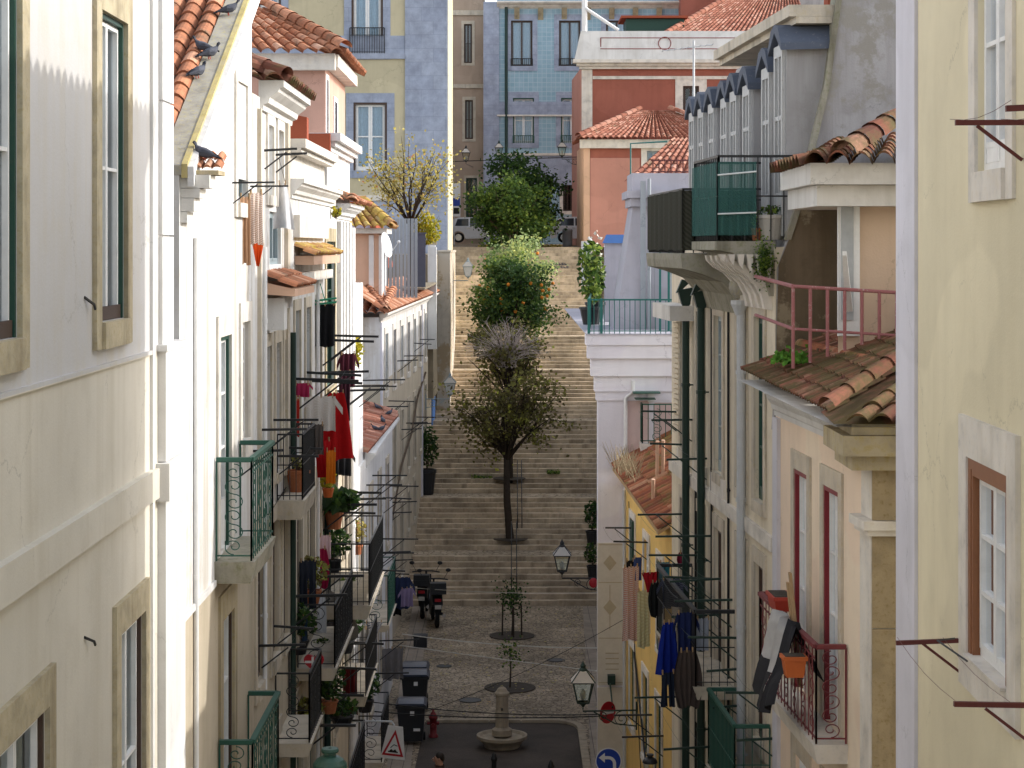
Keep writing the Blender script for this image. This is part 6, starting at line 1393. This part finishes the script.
# ------------------------------------------------------------------ cables across the street
def cable(pts, label, mat='cable', r=.012, sag=.25):
    a, b = map(Vector, pts); m = MB(); n = 18
    m.tube([a.lerp(b, i / n) - Vector((0, 0, sag * 4 * (i / n) * (1 - i / n))) for i in range(n + 1)], r, 4)
    t = m.build('overhead_cable', mat); tag(t, label, 'cable', 'cables strung across the street')
cable((at(402, 634, 57), at(602, 648, 57)), 'upper cable painted pale as if catching the light across the square', 'cable_glint', .016, .1)
cable((at(398, 645, 54), at(606, 672, 52)), 'lower cable painted pale as if catching the light across the square', 'cable_glint', .012, .02)
cable((at(372, 702, 49), at(612, 714, 47)), 'upper black cable passing in front of the fountain column', 'cable', .014, .12)
cable((at(368, 711, 49.5), at(640, 714, 46)), 'lower black cable passing in front of the fountain column', 'cable', .016, .12)
cable((at(402, 587, 66), at(620, 592, 62)), 'thin pale cable before the lowest stair flight', 'cable_glint', .010, .1)
cable((at(425, 712, 50), at(640, 610, 44)), 'thin dark cable slanting up to the yellow house', 'cable', .007, .15)
cable((at(420, 548, 76), at(600, 548, 74)), 'dark cable drooping over the second stair flight', 'cable', .008, .3)
cable((at(440, 162, 121), at(578, 157, 118)), 'black cable linking the lanterns of the upper street', 'cable', .03, .0)
# ------------------------------------------------------------------ centre handrail
m = MB()
for x in (-.02, .16):
    m.tube([(x, 70.1, .9), (x, 73.9, 2.2), (x, 74.6, 2.2)], .02, 6)
    for dd in (70.2, 71.4, 72.6, 73.8): m.tube([(x, dd, stair_z(dd)), (x, dd, .9 + (dd - 70.1) * .342)], .018, 5)
t = m.build('handrail', 'iron'); tag(t, 'dark iron handrail in the middle of the lowest flight', 'handrail')
m = MB()
for x in (.2, .36):
    m.tube([(x, 75.5, 2.3), (x, 79.4, 3.9)], .02, 6)
    for dd in (75.6, 77.4, 79.2): m.tube([(x, dd, stair_z(dd)), (x, dd, 2.3 + (dd - 75.5) * .41)], .018, 5)
t = m.build('handrail', 'iron'); tag(t, 'dark iron handrail beside the crooked trunk on the second flight', 'handrail')
# ------------------------------------------------------------------ pigeons
def pigeon(pos, rz, label, s=1.0):
    e = empty('pigeon', (0, 0, 0), label, 'pigeon', 'pigeons resting on the left roofs')
    m = MB(); sp = [(-.19, .02, .006, .012), (-.12, .045, .022, .012), (-.06, .07, .05, .04), (.0, .085, .062, .058), (.06, .10, .058, .058), (.10, .125, .042, .045), (.115, .155, .03, .032), (.122, .185, .028, .028), (.14, .2, .022, .022), (.158, .2, .006, .006)]
    n = 10
    for i in range(len(sp) - 1):
        rows = []
        for (y, z, w, h) in (sp[i], sp[i + 1]): rows.append([(w * math.cos(2 * math.pi * k / n), y, z + h * math.sin(2 * math.pi * k / n)) for k in range(n)])
        m.grid(rows, (.15, .3, .55, .7, .6, .35, .2, .25, .1)[i], True)
    m.build('body', 'pigeon', e, True)
    for sd in (-1, 1):
        m = MB(); m.grid([[(sd * .045, .06, .12), (sd * .066, .05, .09), (sd * .06, .04, .05)], [(sd * .058, -.03, .115), (sd * .07, -.03, .085), (sd * .06, -.03, .05)], [(sd * .02, -.16, .05), (sd * .03, -.16, .04), (sd * .028, -.15, .03)]], .45); m.build('wing', 'pigeon', e)
        m = MB(); m.tube([(sd * .02, .0, .04), (sd * .02, .01, .0)], .006, 4); m.build('foot', 'pot_red', e)
    e.scale = (s * .95,) * 3; e.location = pos; e.rotation_euler = (0, 0, rz)
zs = lambda u: 12.85 + (u - 21.6) * .456 + .11
for (px, o, rz, lab) in ((228, -.1, -1.2, 'topmost pigeon on the lichen-yellow verge'), (204.5, -.2, 1.4, 'pigeon second from the top on the verge, its head tucked'), (209, -.12, -.9, 'pigeon third down the verge, turned away'), (197, -.17, -.6, 'pigeon fourth down the verge, the plumpest')):
    u = LEFT.U(px, o); pigeon((-3.4 + o, u, zs(u)), rz, lab)
pigeon((-3.19, 21.74, 12.90), 1.2, 'lowest pigeon, sitting on the eave tiles by the verge')
for (px, py, dd, rz, lab) in ((378, 399, 57, 1.0, 'pigeon on the low terracotta roof, farthest left'), (389, 407, 56.4, -.8, 'pigeon at the outer edge of the low terracotta roof'), (383, 413, 54.0, .4, 'pigeon in the middle of the low terracotta roof edge'), (376, 424, 51.5, 1.5, 'lower pigeon of the pair nearest on the low terracotta roof'), (381, 422, 51.8, -1.3, 'upper pigeon of the pair nearest on the low terracotta roof')):
    p = at(px, py, dd); pigeon((min(p[0], -3.2), dd, 7.42 + max(0, (-3.2 - p[0])) * .33), rz, lab, .9)
# satellite dish
e = empty('satellite_dish', (-3.72, 61, 11.0), 'white satellite dish in front of the blue-grey screen', 'satellite dish')
m = MB(); c = Vector((-3.72, 61.0, 12.05)); ax = Vector((.93, -.3, .22)).normalized(); s1 = ax.cross(Vector((0, 0, 1))).normalized(); s2 = s1.cross(ax)
m.grid([[tuple(c + (s1 * math.cos(2 * math.pi * k / 20) + s2 * math.sin(2 * math.pi * k / 20)) * r + ax * (r * r * .5)) for k in range(20)] for r in (.01, .15, .28, .38)], None, True); m.build('dish', 'white_metal', e, True)
m = MB(); m.tube([c, c - Vector((0, -.05, .1)), (-3.72, 61.05, 10.6)], .025, 6); m.tube([c - s2 * .38, c + ax * .45], .012, 5); m.ball(c + ax * .45, .05, 8); m.build('mount', 'galv', e)
# ------------------------------------------------------------------ person
def person(X, d, label):
    e = empty('person', (X, d, 0), label, 'person')
    V = [(0, 0, .95), (0, .0, 1.15), (0, -.01, 1.35), (.02, 0, 1.47), (-.01, 0, 1.54), (-.03, 0, 1.62), (-.02, 0, 1.70)]
    Rr = [(.16, .12), (.155, .115), (.17, .12), (.07, .07), (.075, .08), (.085, .098), (.07, .075)]
    E = [(i, i + 1) for i in range(6)]
    def add(pts, start):
        prev = start
        for (p, r) in pts: V.append(p); Rr.append(r); E.append((prev, len(V) - 1)); prev = len(V) - 1
    for s in (-1, 1):
        add([((-.04, s * .2, 1.39), (.075, .07)), ((.02 * s, s * .25, 1.12), (.055, .055)), ((-.12 + .06 * s, s * .24, .88), (.04, .04)), ((-.16 + .06 * s, s * .23, .79), (.045, .03))], 2)
        add([((0, s * .09, .86), (.10, .10)), ((-.10 * s, s * .1, .48), (.065, .065)), ((-.04 - .12 * s, s * .1, .10), (.048, .048)), ((-.2 - .1 * s, s * .1, .04), (.05, .035))], 0)
    me = bpy.data.meshes.new('body'); me.from_pydata(V, E, []); o = bpy.data.objects.new('body', me); col.objects.link(o)
    md = o.modifiers.new('s', 'SKIN'); 
    for i, r in enumerate(Rr): me.skin_vertices[0].data[i].radius = r; me.skin_vertices[0].data[i].use_root = (i == 0)
    o.modifiers.new('u', 'SUBSURF').levels = 2; o.modifiers['u'].render_levels = 2
    dg = bpy.context.evaluated_depsgraph_get(); me2 = bpy.data.meshes.new_from_object(o.evaluated_get(dg)); o.modifiers.clear(); o.data = me2
    me2.materials.clear()
    for k in ('skin', 'jacket', 'jeans', 'rubber'): me2.materials.append(M[k])
    for p in me2.polygons:
        c = p.center; arm = abs(c.y) > .17
        p.material_index = 0 if c.z > 1.47 or (arm and c.z < .86) else 1 if c.z > .88 or arm else 2 if c.z > .09 else 3; p.use_smooth = True
    o.parent = e
    def piece(n, m, mat):
        q = m.build(n, mat, None, True); q.parent = e
    m = MB(); rows = []
    for i in range(6):
        t = i / 5 * .62 * math.pi; rows.append([(-.005 + .102 * math.sin(t) * math.cos(a) * (1.05 if math.cos(a) > 0 else .8), .088 * math.sin(t) * math.sin(a), 1.65 + .115 * math.cos(t) - (.03 if math.cos(a) > .3 else -.02) * (i > 3)) for a in [2 * math.pi * k / 14 for k in range(14)]])
    m.grid(rows, None, True); piece('hair', m, 'hair')
    m = MB(); m.tube([(-.11, 0, 1.645), (-.145, 0, 1.60), (-.112, 0, 1.59)], [.01, .018, .012], 6); piece('nose', m, 'skin')
    m = MB(); m.ball((-.005, -.085, 1.62), .03, 8, .7, .35, 1.1); piece('ear', m, 'skin'); m = MB(); m.ball((-.005, .085, 1.62), .03, 8, .7, .35, 1.1); piece('ear', m, 'skin')
    m = MB(); m.ball((-.105, -.035, 1.645), .011, 6); piece('eye', m, 'hair'); m = MB(); m.ball((-.105, .035, 1.645), .011, 6); piece('eye', m, 'hair')
    m = MB(); m.box(-.122, -.11, -.022, .022, 1.565, 1.572); piece('mouth', m, 'sign_red')
    m = MB(); m.lathe((.01, 0, 1.44), [(.085, -.02), (.095, .02), (.08, .06)], 14); piece('collar', m, 'jacket')
    for s in (-1, 1):
        m = MB(); hx, hy, hz = -.16 + .06 * s, s * .23, .79
        for k in range(4): m.tube([(hx + .03 - .02 * k, hy, hz - .02), (hx + .03 - .021 * k, hy, hz - .07), (hx + .015 - .021 * k, hy - s * .015, hz - .10 - .01 * (k in (1, 2)))], [.011, .01, .008], 5)
        m.tube([(hx - .03, hy, hz + .03), (hx - .06, hy - s * .02, hz - .01), (hx - .062, hy - s * .03, hz - .04)], [.012, .011, .008], 5); piece('fingers', m, 'skin')
    return e
p = at(439.5, 760, 42.4); person(p[0], p[1], 'dark-haired person in a brown jacket walking left past the bins')
# ------------------------------------------------------------------ laundry
CL = {}
def cl(c, c2=None, s=0):
    k = (c, c2)
    if k not in CL: CL[k] = fabric('cloth_%d' % len(CL), c, c2, s)
    return CL[k]
def garment(kind, px, py, d, w, h, mat, label, rz=0, name='laundry', folds=3.0, string=0, cat='laundry', seed=None):
    """washing pegged along its top edge: outline by kind, falling in folds"""
    pos = at(px, py, d); rr = random.Random(seed or int(px * 7 + py)); e = empty(name, (0, 0, 0), label, cat, 'washing hung out to dry')
    NX, NZ = 14, 12; ph = rr.uniform(0, 6)
    def row(t, a0=-1, a1=1):
        if kind == 'shirt': hw = .5 * (1 - .06 * t + .05 * t * t)
        elif kind == 'dress': hw = .5 * (.45 + .55 * t ** .8)
        elif kind == 'gather': hw = .5 * (.35 + .65 * math.sin(math.pi * (.12 + .72 * t)))
        elif kind == 'point': hw = .5 * (1 - .75 * t)
        else: hw = .5 * (1 - .05 * math.sin(math.pi * t))
        out = []
        for i in range(NX + 1):
            s = a0 + (a1 - a0) * i / NX; x = s * hw * w
            y = (.015 + .085 * t) * min(1, w * 2) * math.sin(s * folds * math.pi + ph + t * .8)
            z = -t * h - .03 * h * (1 - abs(math.sin(s * 2.2 * math.pi))) * (1 - t) + (.02 * h * math.sin(s * 4 + ph) if t > .98 else 0)
            out.append((x, y, z))
        return out
    m = MB()
    if kind == 'trousers':
        for s in (-1, 1):
            m.grid([row(t, min(0, s), max(0, s)) if t < .35 else [(x * .9 + s * .05 * w, y, z) for x, y, z in row(t, min(0, s), max(0, s))] for t in [k / NZ for k in range(NZ + 1)]])
    else: m.grid([row(k / NZ) for k in range(NZ + 1)])
    if kind == 'shirt':
        for s in (-1, 1):
            m.grid([[(s * w * (.46 + .28 * a), .01 * math.sin(a * 5 + ph), -.02 * h - b * .2 * h - a * .32 * h) for a in (0, .3, .6, 1)] for b in (0, .5, 1)])
    m.build('cloth', mat, e, True)
    k = 3 if w > .3 else 2
    for i in range(k): q = MB(); x = (-.4 + .8 * i / (k - 1)) * w * (.5 if kind in ('dress', 'gather') else 1); q.box(x - .008, x + .008, -.012, .012, -.035, .04); q.build('peg', 'wood_raw', e)
    if string:
        q = MB(); q.tube([(-.2 * w, 0, 0), (0, 0, string)], .005, 3); q.tube([(.2 * w, 0, 0), (0, 0, string)], .005, 3); q.build('cord', 'cable', e)
    e.location = pos; e.rotation_euler = (0, 0, rz); return e
WH, BK, GY = (.74, .74, .75), (.018, .018, .02), (.22, .21, .2)
g = garment
g('dress', 279, 183, 30.2, .46, .66, cl(WH), 'white cloth gathered on a high drying arm', .15, string=.36, folds=2.2)
g('sheet', 245, 196, 26.4, .16, .86, cl((.42, .25, .15)), 'narrow brown cloth hanging beside the striped one', .7)
g('sheet', 256, 192, 26.6, .2, .66, cl((.55, .38, .30), (.72, .64, .58), 22), 'pinkish striped towel on the upper left drying arm', .7)
g('point', 258, 243, 27.0, .15, .3, cl((.78, .10, .02)), 'small orange-red cloth under the striped towel', .2)
g('sheet', 325, 304, 36.2, .38, .74, cl(BK), 'black garment hung from a green peg rack', .3)
m = MB(); P_ = at(325, 301, 36.1)
m.tube([(P_[0] - .2, P_[1], P_[2]), (P_[0] + .2, P_[1], P_[2] + .05)], .018, 5); m.tube([(P_[0] - .2, P_[1], P_[2] - .06), (P_[0] + .2, P_[1], P_[2] - .02)], .018, 5)
for i in range(6): m.tube([(P_[0] - .2 + .08 * i, P_[1] - .1, P_[2] + .0), (P_[0] - .2 + .08 * i, P_[1] + .1, P_[2])], .01, 4)
m.tube([(P_[0], P_[1], P_[2]), (P_[0] - .08, P_[1], P_[2] + .3)], .01, 4)
t = m.build('peg_rack', paint('green_plastic', (.02, .30, .17), .45)); tag(t, 'green plastic peg rack above the black garment', 'peg rack')
g('shirt', 348, 353, 38.3, .3, .62, cl((.075, .018, .03)), 'burgundy top on the farthest of the crowded arms', .4)
g('sheet', 345, 372, 38.2, .24, .9, cl((.05, .016, .026)), 'dark burgundy skirt under the burgundy top', .5)
g('shirt', 321, 396, 34.2, .48, .58, cl((.70, .66, .62), (.62, .57, .52), 14), 'off-white t-shirt pegged above the red dress', .2)
g('dress', 336, 392, 35.6, .62, 1.15, cl((.50, .014, .016)), 'long bright red dress, the largest red cloth', .3, folds=2.2)
g('point', 322, 440, 35.2, .42, .62, cl((.46, .012, .016)), 'loose red hem of cloth beside the red dress', .9)
g('sheet', 331, 450, 35.0, .17, .56, cl((.72, .20, .02)), 'orange towel below the red dress', .4)
g('sheet', 317, 424, 33.6, .22, .5, cl((.12, .10, .09)), 'grey-brown towel left of the red dress', .3)
g('shirt', 302, 383, 32.6, .24, .22, cl((.36, .03, .09)), 'small crimson top left of the white t-shirt', .3)
g('sheet', 298, 398, 32.3, .05, .6, cl((.42, .03, .02)), 'thin red strap hanging against the dark window', .3)
g('sheet', 325, 535, 37.0, .22, .42, cl((.75, .55, .58)), 'pink and white cloth on the middle left balcony', .4)
g('gather', 322, 548, 36.8, .26, .72, cl((.33, .015, .06)), 'crimson cloth below the pink and white one', .4)
g('gather', 322, 592, 36.0, .17, 1.0, cl(WH), 'long white towel below the crimson cloth', .5)
g('sheet', 305, 617, 33.0, .1, .4, cl((.05, .09, .16)), 'small blue cloth by the black balcony', .6)
g('trousers', 366, 628, 44.5, .34, .95, cl(GY), 'grey trousers on the low left arms', .5)
g('point', 374, 622, 45.0, .4, .28, cl((.10, .10, .14), (.5, .5, .5), 18), 'small striped cloth beside the grey trousers', .2)
g('sheet', 392, 648, 53.0, .6, .8, cl((.20, .19, .19)), 'grey sheet before the bins', .35)
g('shirt', 400, 577, 62.5, .62, .95, cl((.035, .05, .11)), 'navy jacket hung on the lower left facade', .2)
g('shirt', 407, 588, 62.0, .4, .55, cl((.28, .22, .36)), 'lilac shirt beside the navy jacket', .5)
g('sheet', 396, 582, 62.9, .3, 1.0, cl(BK), 'black towel behind the navy jacket', .3)
g('sheet', 338, 600, 38.6, .5, .7, cl((.05, .05, .055)), 'charcoal blanket over the rail below the dark bushy plant', .9)
g('trousers', 308, 560, 33.4, .3, .8, cl((.03, .035, .05)), 'dark trousers hanging before the black downpipe', .5)
g('shirt', 341, 450, 40.5, .4, .5, cl((.03, .03, .034)), 'black shirt at the right of the long red dress', .4)
g('sheet', 331, 622, 37.2, .3, .6, cl((.10, .085, .08)), 'brown cloth right of the long white towel', .5)
g('sheet', 350, 668, 40.0, .3, .9, cl((.09, .012, .014)), 'dark red cloth on the lower left balcony', .4)
# checked hammock slung below the balcony
m = MB(); a, b = Vector(at(322, 588, 37.5)), Vector(at(352, 640, 38.0)); rows = []
for i in range(13):
    t = i / 12; c = a.lerp(b, t) - Vector((0, 0, .14 * math.sin(math.pi * t))); w = .06 + .22 * math.sin(math.pi * t) ** .6
    rows.append([tuple(c + Vector((s * w, s * w * .4, .10 * s * s * math.sin(math.pi * t)))) for s in (-1, -.5, 0, .5, 1)])
m.grid(rows); t = m.build('hammock', cl((.40, .38, .35), (.07, .065, .06), 30), None, True); tag(t, 'checked grey hammock slung between left balconies', 'hammock')
# red heart cushion with a white cross
X, d, z = at(314, 662, 32.7); e = empty('heart_cushion', (X, d, z), 'red heart-shaped cushion with a white cross', 'cushion')
hp = [(.016 * 16 * math.sin(t) ** 3 * .62, .01 * (13 * math.cos(t) - 5 * math.cos(2 * t) - 2 * math.cos(3 * t) - math.cos(4 * t))) for t in [2 * math.pi * k / 36 for k in range(36)]]
m = MB(); m.extrude(None, [(X + a, d - .03, z + b) for a, b in hp], [(X + a, d + .03, z + b) for a, b in hp])
m.build('cushion', 'sign_red', e); m = MB(); m.box(X - .14, X + .12, d - .037, d - .032, z - .01, z + .025); m.box(X - .035, X + .0, d - .039, d - .0371, z - .12, z + .09); m.build('cross', 'sign_white', e)
# right side washing
g('sheet', 630, 560, 40.6, .16, .7, cl(BK), 'black garments at the left end of the right-hand washing', .3)
g('sheet', 631, 566, 39.9, .36, 1.42, cl((.70, .62, .55), (.60, .28, .22), 16), 'white towel with a printed grid, beside the pale yellow one', .5)
g('sheet', 644, 590, 38.2, .28, 1.05, cl((.72, .66, .38), (.62, .54, .30), 10), 'pale yellow towel in front of the yellow wall', .5)
g('sheet', 638, 557, 40.0, .18, .45, cl((.05, .08, .22)), 'small blue cloth pegged highest on the right', .4)
g('point', 650, 572, 37.6, .34, .36, cl((.50, .02, .03)), 'bright red cloth among the right-hand washing', .3)
g('gather', 656, 582, 37.2, .3, .62, cl((.022, .024, .024)), 'black top next to the bright red cloth', .3)
g('sheet', 665, 562, 36.5, .2, .3, cl((.06, .28, .34)), 'small turquoise cloth on the upper right rail', .3)
g('shirt', 672, 578, 35.4, .4, .5, cl((.03, .035, .07), (.14, .15, .2), 20), 'navy top behind the hanging straps', .4)
g('dress', 669, 622, 33.2, .42, .84, cl((.012, .028, .24)), 'royal blue dress above the dark jeans', .3)
g('trousers', 668, 672, 33.0, .24, .55, cl((.02, .028, .05)), 'dark jeans hanging under the royal blue dress', .4)
g('sheet', 662, 640, 33.6, .14, .55, cl((.28, .26, .34)), 'grey-lilac cloth behind the royal blue dress', .3)
g('shirt', 686, 612, 32.0, .3, .62, cl((.02, .03, .10)), 'navy shirt above the brown dress', .3)
g('gather', 687, 650, 31.6, .46, .86, cl((.085, .065, .058)), 'brown crinkled dress, lowest of the right-hand washing', .3, folds=5)
g('sheet', 703, 618, 32.2, .22, .5, cl((.42, .46, .55)), 'pale blue cloth beside the dark downpipe', .3)
g('gather', 683, 552, 36.6, .24, .24, cl((.22, .02, .05)), 'crimson hat-like cloth on the right balcony rail', .2)
# coat draped over the oxblood balcony
pr = .36; m = MB(RIGHT); rows = []
for i in range(13):
    t = i / 12; u = 24.45 + 1.25 * t; r = []
    for k in range(12):
        q = k / 11
        o, zz = (pr - .22 * (1 - q / .25), 7.40 - .5 * (1 - q / .25)) if q < .25 else (pr + .05 + .34 * ((q - .25) / .75) ** .75 + .06 * math.sin(i * 1.15) + .03 * math.sin(i * 2.7 + q * 4), 7.52 - (q - .25) * (1.2 + .3 * math.sin(t * 3)) + .08 * math.sin(q * 9))
        r.append((u + .06 * math.sin(q * 6 + i), o, zz))
    rows.append(r)
e = empty('coat', (3.2, 25, 7.4), 'grey and black coat draped over the oxblood balcony rail', 'coat')
m.grid(rows[:7]); m.build('coat_body', cl((.03, .03, .034)), e, True); m = MB(RIGHT); m.grid([r[:8] for r in rows[6:]]); m.build('lining', cl((.42, .41, .40)), e, True); m = MB(RIGHT); m.grid([[(u, o + .004, z) for u, o, z in r[7:]] for r in rows[6:]]); m.build('hem', cl((.035, .035, .038)), e, True)
def tub(fr, u, o, z, w, l, h, mat, label, name='planter'):
    m = MB(fr); m.hexa([(u - l * .8, o - w * .75, z), (u + l * .8, o - w * .75, z), (u + l * .8, o + w * .75, z), (u - l * .8, o + w * .75, z), (u - l, o - w, z + h), (u + l, o - w, z + h), (u + l, o + w, z + h), (u - l, o + w, z + h)])
    m.box(u - l - .012, u + l + .012, o - w - .012, o + w + .012, z + h - .04, z + h + .004); P = fr.pt(u, o, z); e = empty(name, P, label, 'planter'); m.build('tub', mat, e)
    m = MB(fr); m.box(u - l * .9, u + l * .9, o - w * .9, o + w * .9, z + h + .005, z + h + .012); m.build('soil', 'soil', e); return e
tub(RIGHT, 24.35, .52, 7.0, .13, .12, .24, 'pot_orange', 'orange plastic pot hung outside the oxblood rail')
tub(RIGHT, 26.3, .32, 7.45, .12, .28, .18, 'pot_red', 'red trough with a trowel standing on the oxblood rail')
e = empty('planks', RIGHT.pt(25.2, .2, 6.4), 'two raw wooden planks leaning on the oxblood balcony', 'planks')
for q in (0, .14): m = MB(RIGHT); m.hexa([(25.1 + q, .26, 6.7), (25.2 + q, .26, 6.7), (25.2 + q, .29, 6.7), (25.1 + q, .29, 6.7), (25.3 + q, .36, 8.05 - q), (25.4 + q, .36, 8.05 - q), (25.4 + q, .39, 8.05 - q), (25.3 + q, .39, 8.05 - q)]); m.build('plank', 'wood_raw', e)
# pots on the stone ledge
bush('potted_plant', 'small plant in a big grey-white planter on the carved stone ledge', (RIGHT.pt(28.8, .0, 0)[0], 28.75, 12.44), (.16, .1, .07), 'leaf_green', 90, .06, 51, (.19, .34, 'pot_white'))
bush('potted_plant', 'small plant in a terracotta pot beside the grey-white planter', (RIGHT.pt(28.7, .2, 0)[0], 28.72, 12.26), (.08, .08, .12), 'leaf_green', 60, .06, 53, (.07, .17, 'pot'))
rr = random.Random(61); m = MB()
for _ in range(900): leaf(m, (3.42 + rr.gauss(0, .06), 28.34 + rr.gauss(0, .04), 11.82 + rr.gauss(0, .13)), .04, rr)
t = m.build('ivy', 'leaf_green'); tag(t, 'moss and ivy clump at the end of the stone ledge', 'ivy')
m = MB()
for _ in range(420): leaf(m, (3.5 + rr.gauss(0, .09), 26.4 + rr.gauss(0, .25), 10.56 + abs(rr.gauss(0, .05))), .08, rr)
t = m.build('fern', paint('bright_moss', (.08, .22, .02), .9)); tag(t, 'bright green fern clump on the mossy roof of the pink house', 'fern', None, 'stuff')
m = MB()
for _ in range(150): a = Vector((2.45 + rr.gauss(0, .12), 45 + rr.gauss(0, 1), 7.2)); m.tube([a, a + Vector((rr.uniform(-.2, .25), 0, rr.uniform(.2, .5)))], [.008, .003], 3)
t = m.build('dry_weeds', paint('straw', (.40, .32, .20), .9)); tag(t, 'bleached dry weeds on the corner of the yellow house roof', 'weeds', None, 'stuff')
# balcony plants on the left
for (px, py, d, r, mt, n, s, lab, pot) in (
    (334, 512, 37.5, (.42, .4, .2), 'leaf_dark', 130, .3, 'spiky palm-like plant on the middle left balcony', (.16, .3, 'pot')),
    (328, 488, 36.4, (.14, .14, .16), 'leaf_yellow', 120, .09, 'yellow-green plant with orange flowers above the palm-like one', (.1, .16, 'pot_orange')),
    (349, 607, 40.2, (.25, .3, .3), 'leaf_green', 240, .11, 'bushy green plant at the hammock end', (.15, .25, 'pot')),
    (322, 655, 35.2, (.16, .2, .14), 'leaf_green', 160, .09, 'small green plant beside the heart cushion', (.12, .2, 'black_plastic')),
    (357, 545, 44.2, (.2, .25, .3), 'leaf_autumn', 130, .1, 'dry potted plant on the white facade rack', (.12, .2, 'pot')),
    (299, 640, 33.0, (.28, .35, .3), 'leaf_dark', 260, .1, 'dense dark plant on the black scrolled rail, left of the heart cushion', (.15, .22, 'black_plastic')),
    (333, 560, 38.0, (.3, .5, .3), 'leaf_dark', 300, .11, 'dark bushy plant behind the crimson cloth', (.15, .22, 'black_plastic')),
    (345, 640, 40.5, (.35, .5, .35), 'leaf_dark', 320, .12, 'dark overgrown plant under the hammock', (.18, .25, 'black_plastic')),
    (329, 700, 35.5, (.3, .5, .3), 'leaf_dark', 280, .1, 'dark leafy plant above the green lantern top', (.15, .22, 'pot')),
    (312, 590, 34.0, (.25, .4, .28), 'leaf_brown', 240, .1, 'brownish plant on the rail beside the long white towel', (.15, .22, 'pot')),
    (365, 700, 44.5, (.3, .5, .35), 'leaf_dark', 260, .12, 'dark plant on the low balcony left of the warning sign', (.18, .25, 'black_plastic')),
    (306, 718, 33.4, (.3, .3, .16), 'leaf_brown', 240, .09, 'dry plants filling the black scrolled balcony', (.2, .16, 'pot')),
    (342, 716, 36.2, (.3, .3, .16), 'leaf_dark', 220, .1, 'dark trailing plant on the lowest left balcony', (.2, .16, 'black_plastic')),
    (336, 218, 39.2, (.10, .1, .12), 'leaf_yellow', 90, .07, 'yellow-green weed on the cornice', None),
    (298, 470, 31.2, (.1, .1, .1), 'leaf_brown', 60, .07, 'withered plant in a terracotta pot on the black-railed balcony', (.17, .34, 'pot'))):
    p = at(px, py, d); bush('potted_plant' if pot else 'weed', lab, (p[0], p[1], p[2]), r, mt, n, s, int(px), pot)
m = MB()
for _ in range(500):
    t = rr.random(); p = at(352 + 6 * math.sin(t * 6), 335 + 60 * t, 44.0); leaf(m, (p[0] + rr.gauss(0, .05), p[1] + rr.gauss(0, .08) - .1, p[2] + rr.gauss(0, .04)), .09, rr)
t = m.build('creeper', 'leaf_yellow'); tag(t, 'yellow creeper climbing the white wall end', 'creeper')
# ------------------------------------------------------------------ camera, sun, sky
cd = bpy.data.cameras.new('camera'); cam = bpy.data.objects.new('camera', cd); sc.collection.objects.link(cam)
cam.location = (0, 0, EYE); cam.rotation_euler = (rad(90), 0, 0); cd.sensor_width = 36; cd.lens = F * 36 / 1024
cd.shift_y = -(384 - HY) / 1024; cd.clip_end = 5000; cd.clip_start = .1
sc.camera = cam
EL, AZ = rad(27), rad(9)
s = Vector((math.cos(EL) * math.cos(AZ), math.cos(EL) * math.sin(AZ), math.sin(EL)))
ld = bpy.data.lights.new('sun', 'SUN'); sun = bpy.data.objects.new('sun', ld); sc.collection.objects.link(sun)
sun.rotation_euler = s.to_track_quat('Z', 'Y').to_euler(); ld.energy = 3.1; ld.angle = rad(.5); ld.color = (1, .955, .895)
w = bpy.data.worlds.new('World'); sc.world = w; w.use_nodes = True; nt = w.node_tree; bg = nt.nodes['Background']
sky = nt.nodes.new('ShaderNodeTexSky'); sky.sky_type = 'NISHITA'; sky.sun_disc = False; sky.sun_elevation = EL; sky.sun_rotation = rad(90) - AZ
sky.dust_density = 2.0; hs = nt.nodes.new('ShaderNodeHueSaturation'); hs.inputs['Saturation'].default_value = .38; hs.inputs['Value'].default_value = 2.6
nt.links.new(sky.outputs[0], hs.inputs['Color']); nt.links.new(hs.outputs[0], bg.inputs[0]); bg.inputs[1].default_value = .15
sc.view_settings.view_transform = 'Standard'; sc.view_settings.look = 'None'; sc.view_settings.exposure = 0; sc.view_settings.gamma = 1
sc.cycles.max_bounces = 8; sc.cycles.diffuse_bounces = 6; sc.cycles.transparent_max_bounces = 12
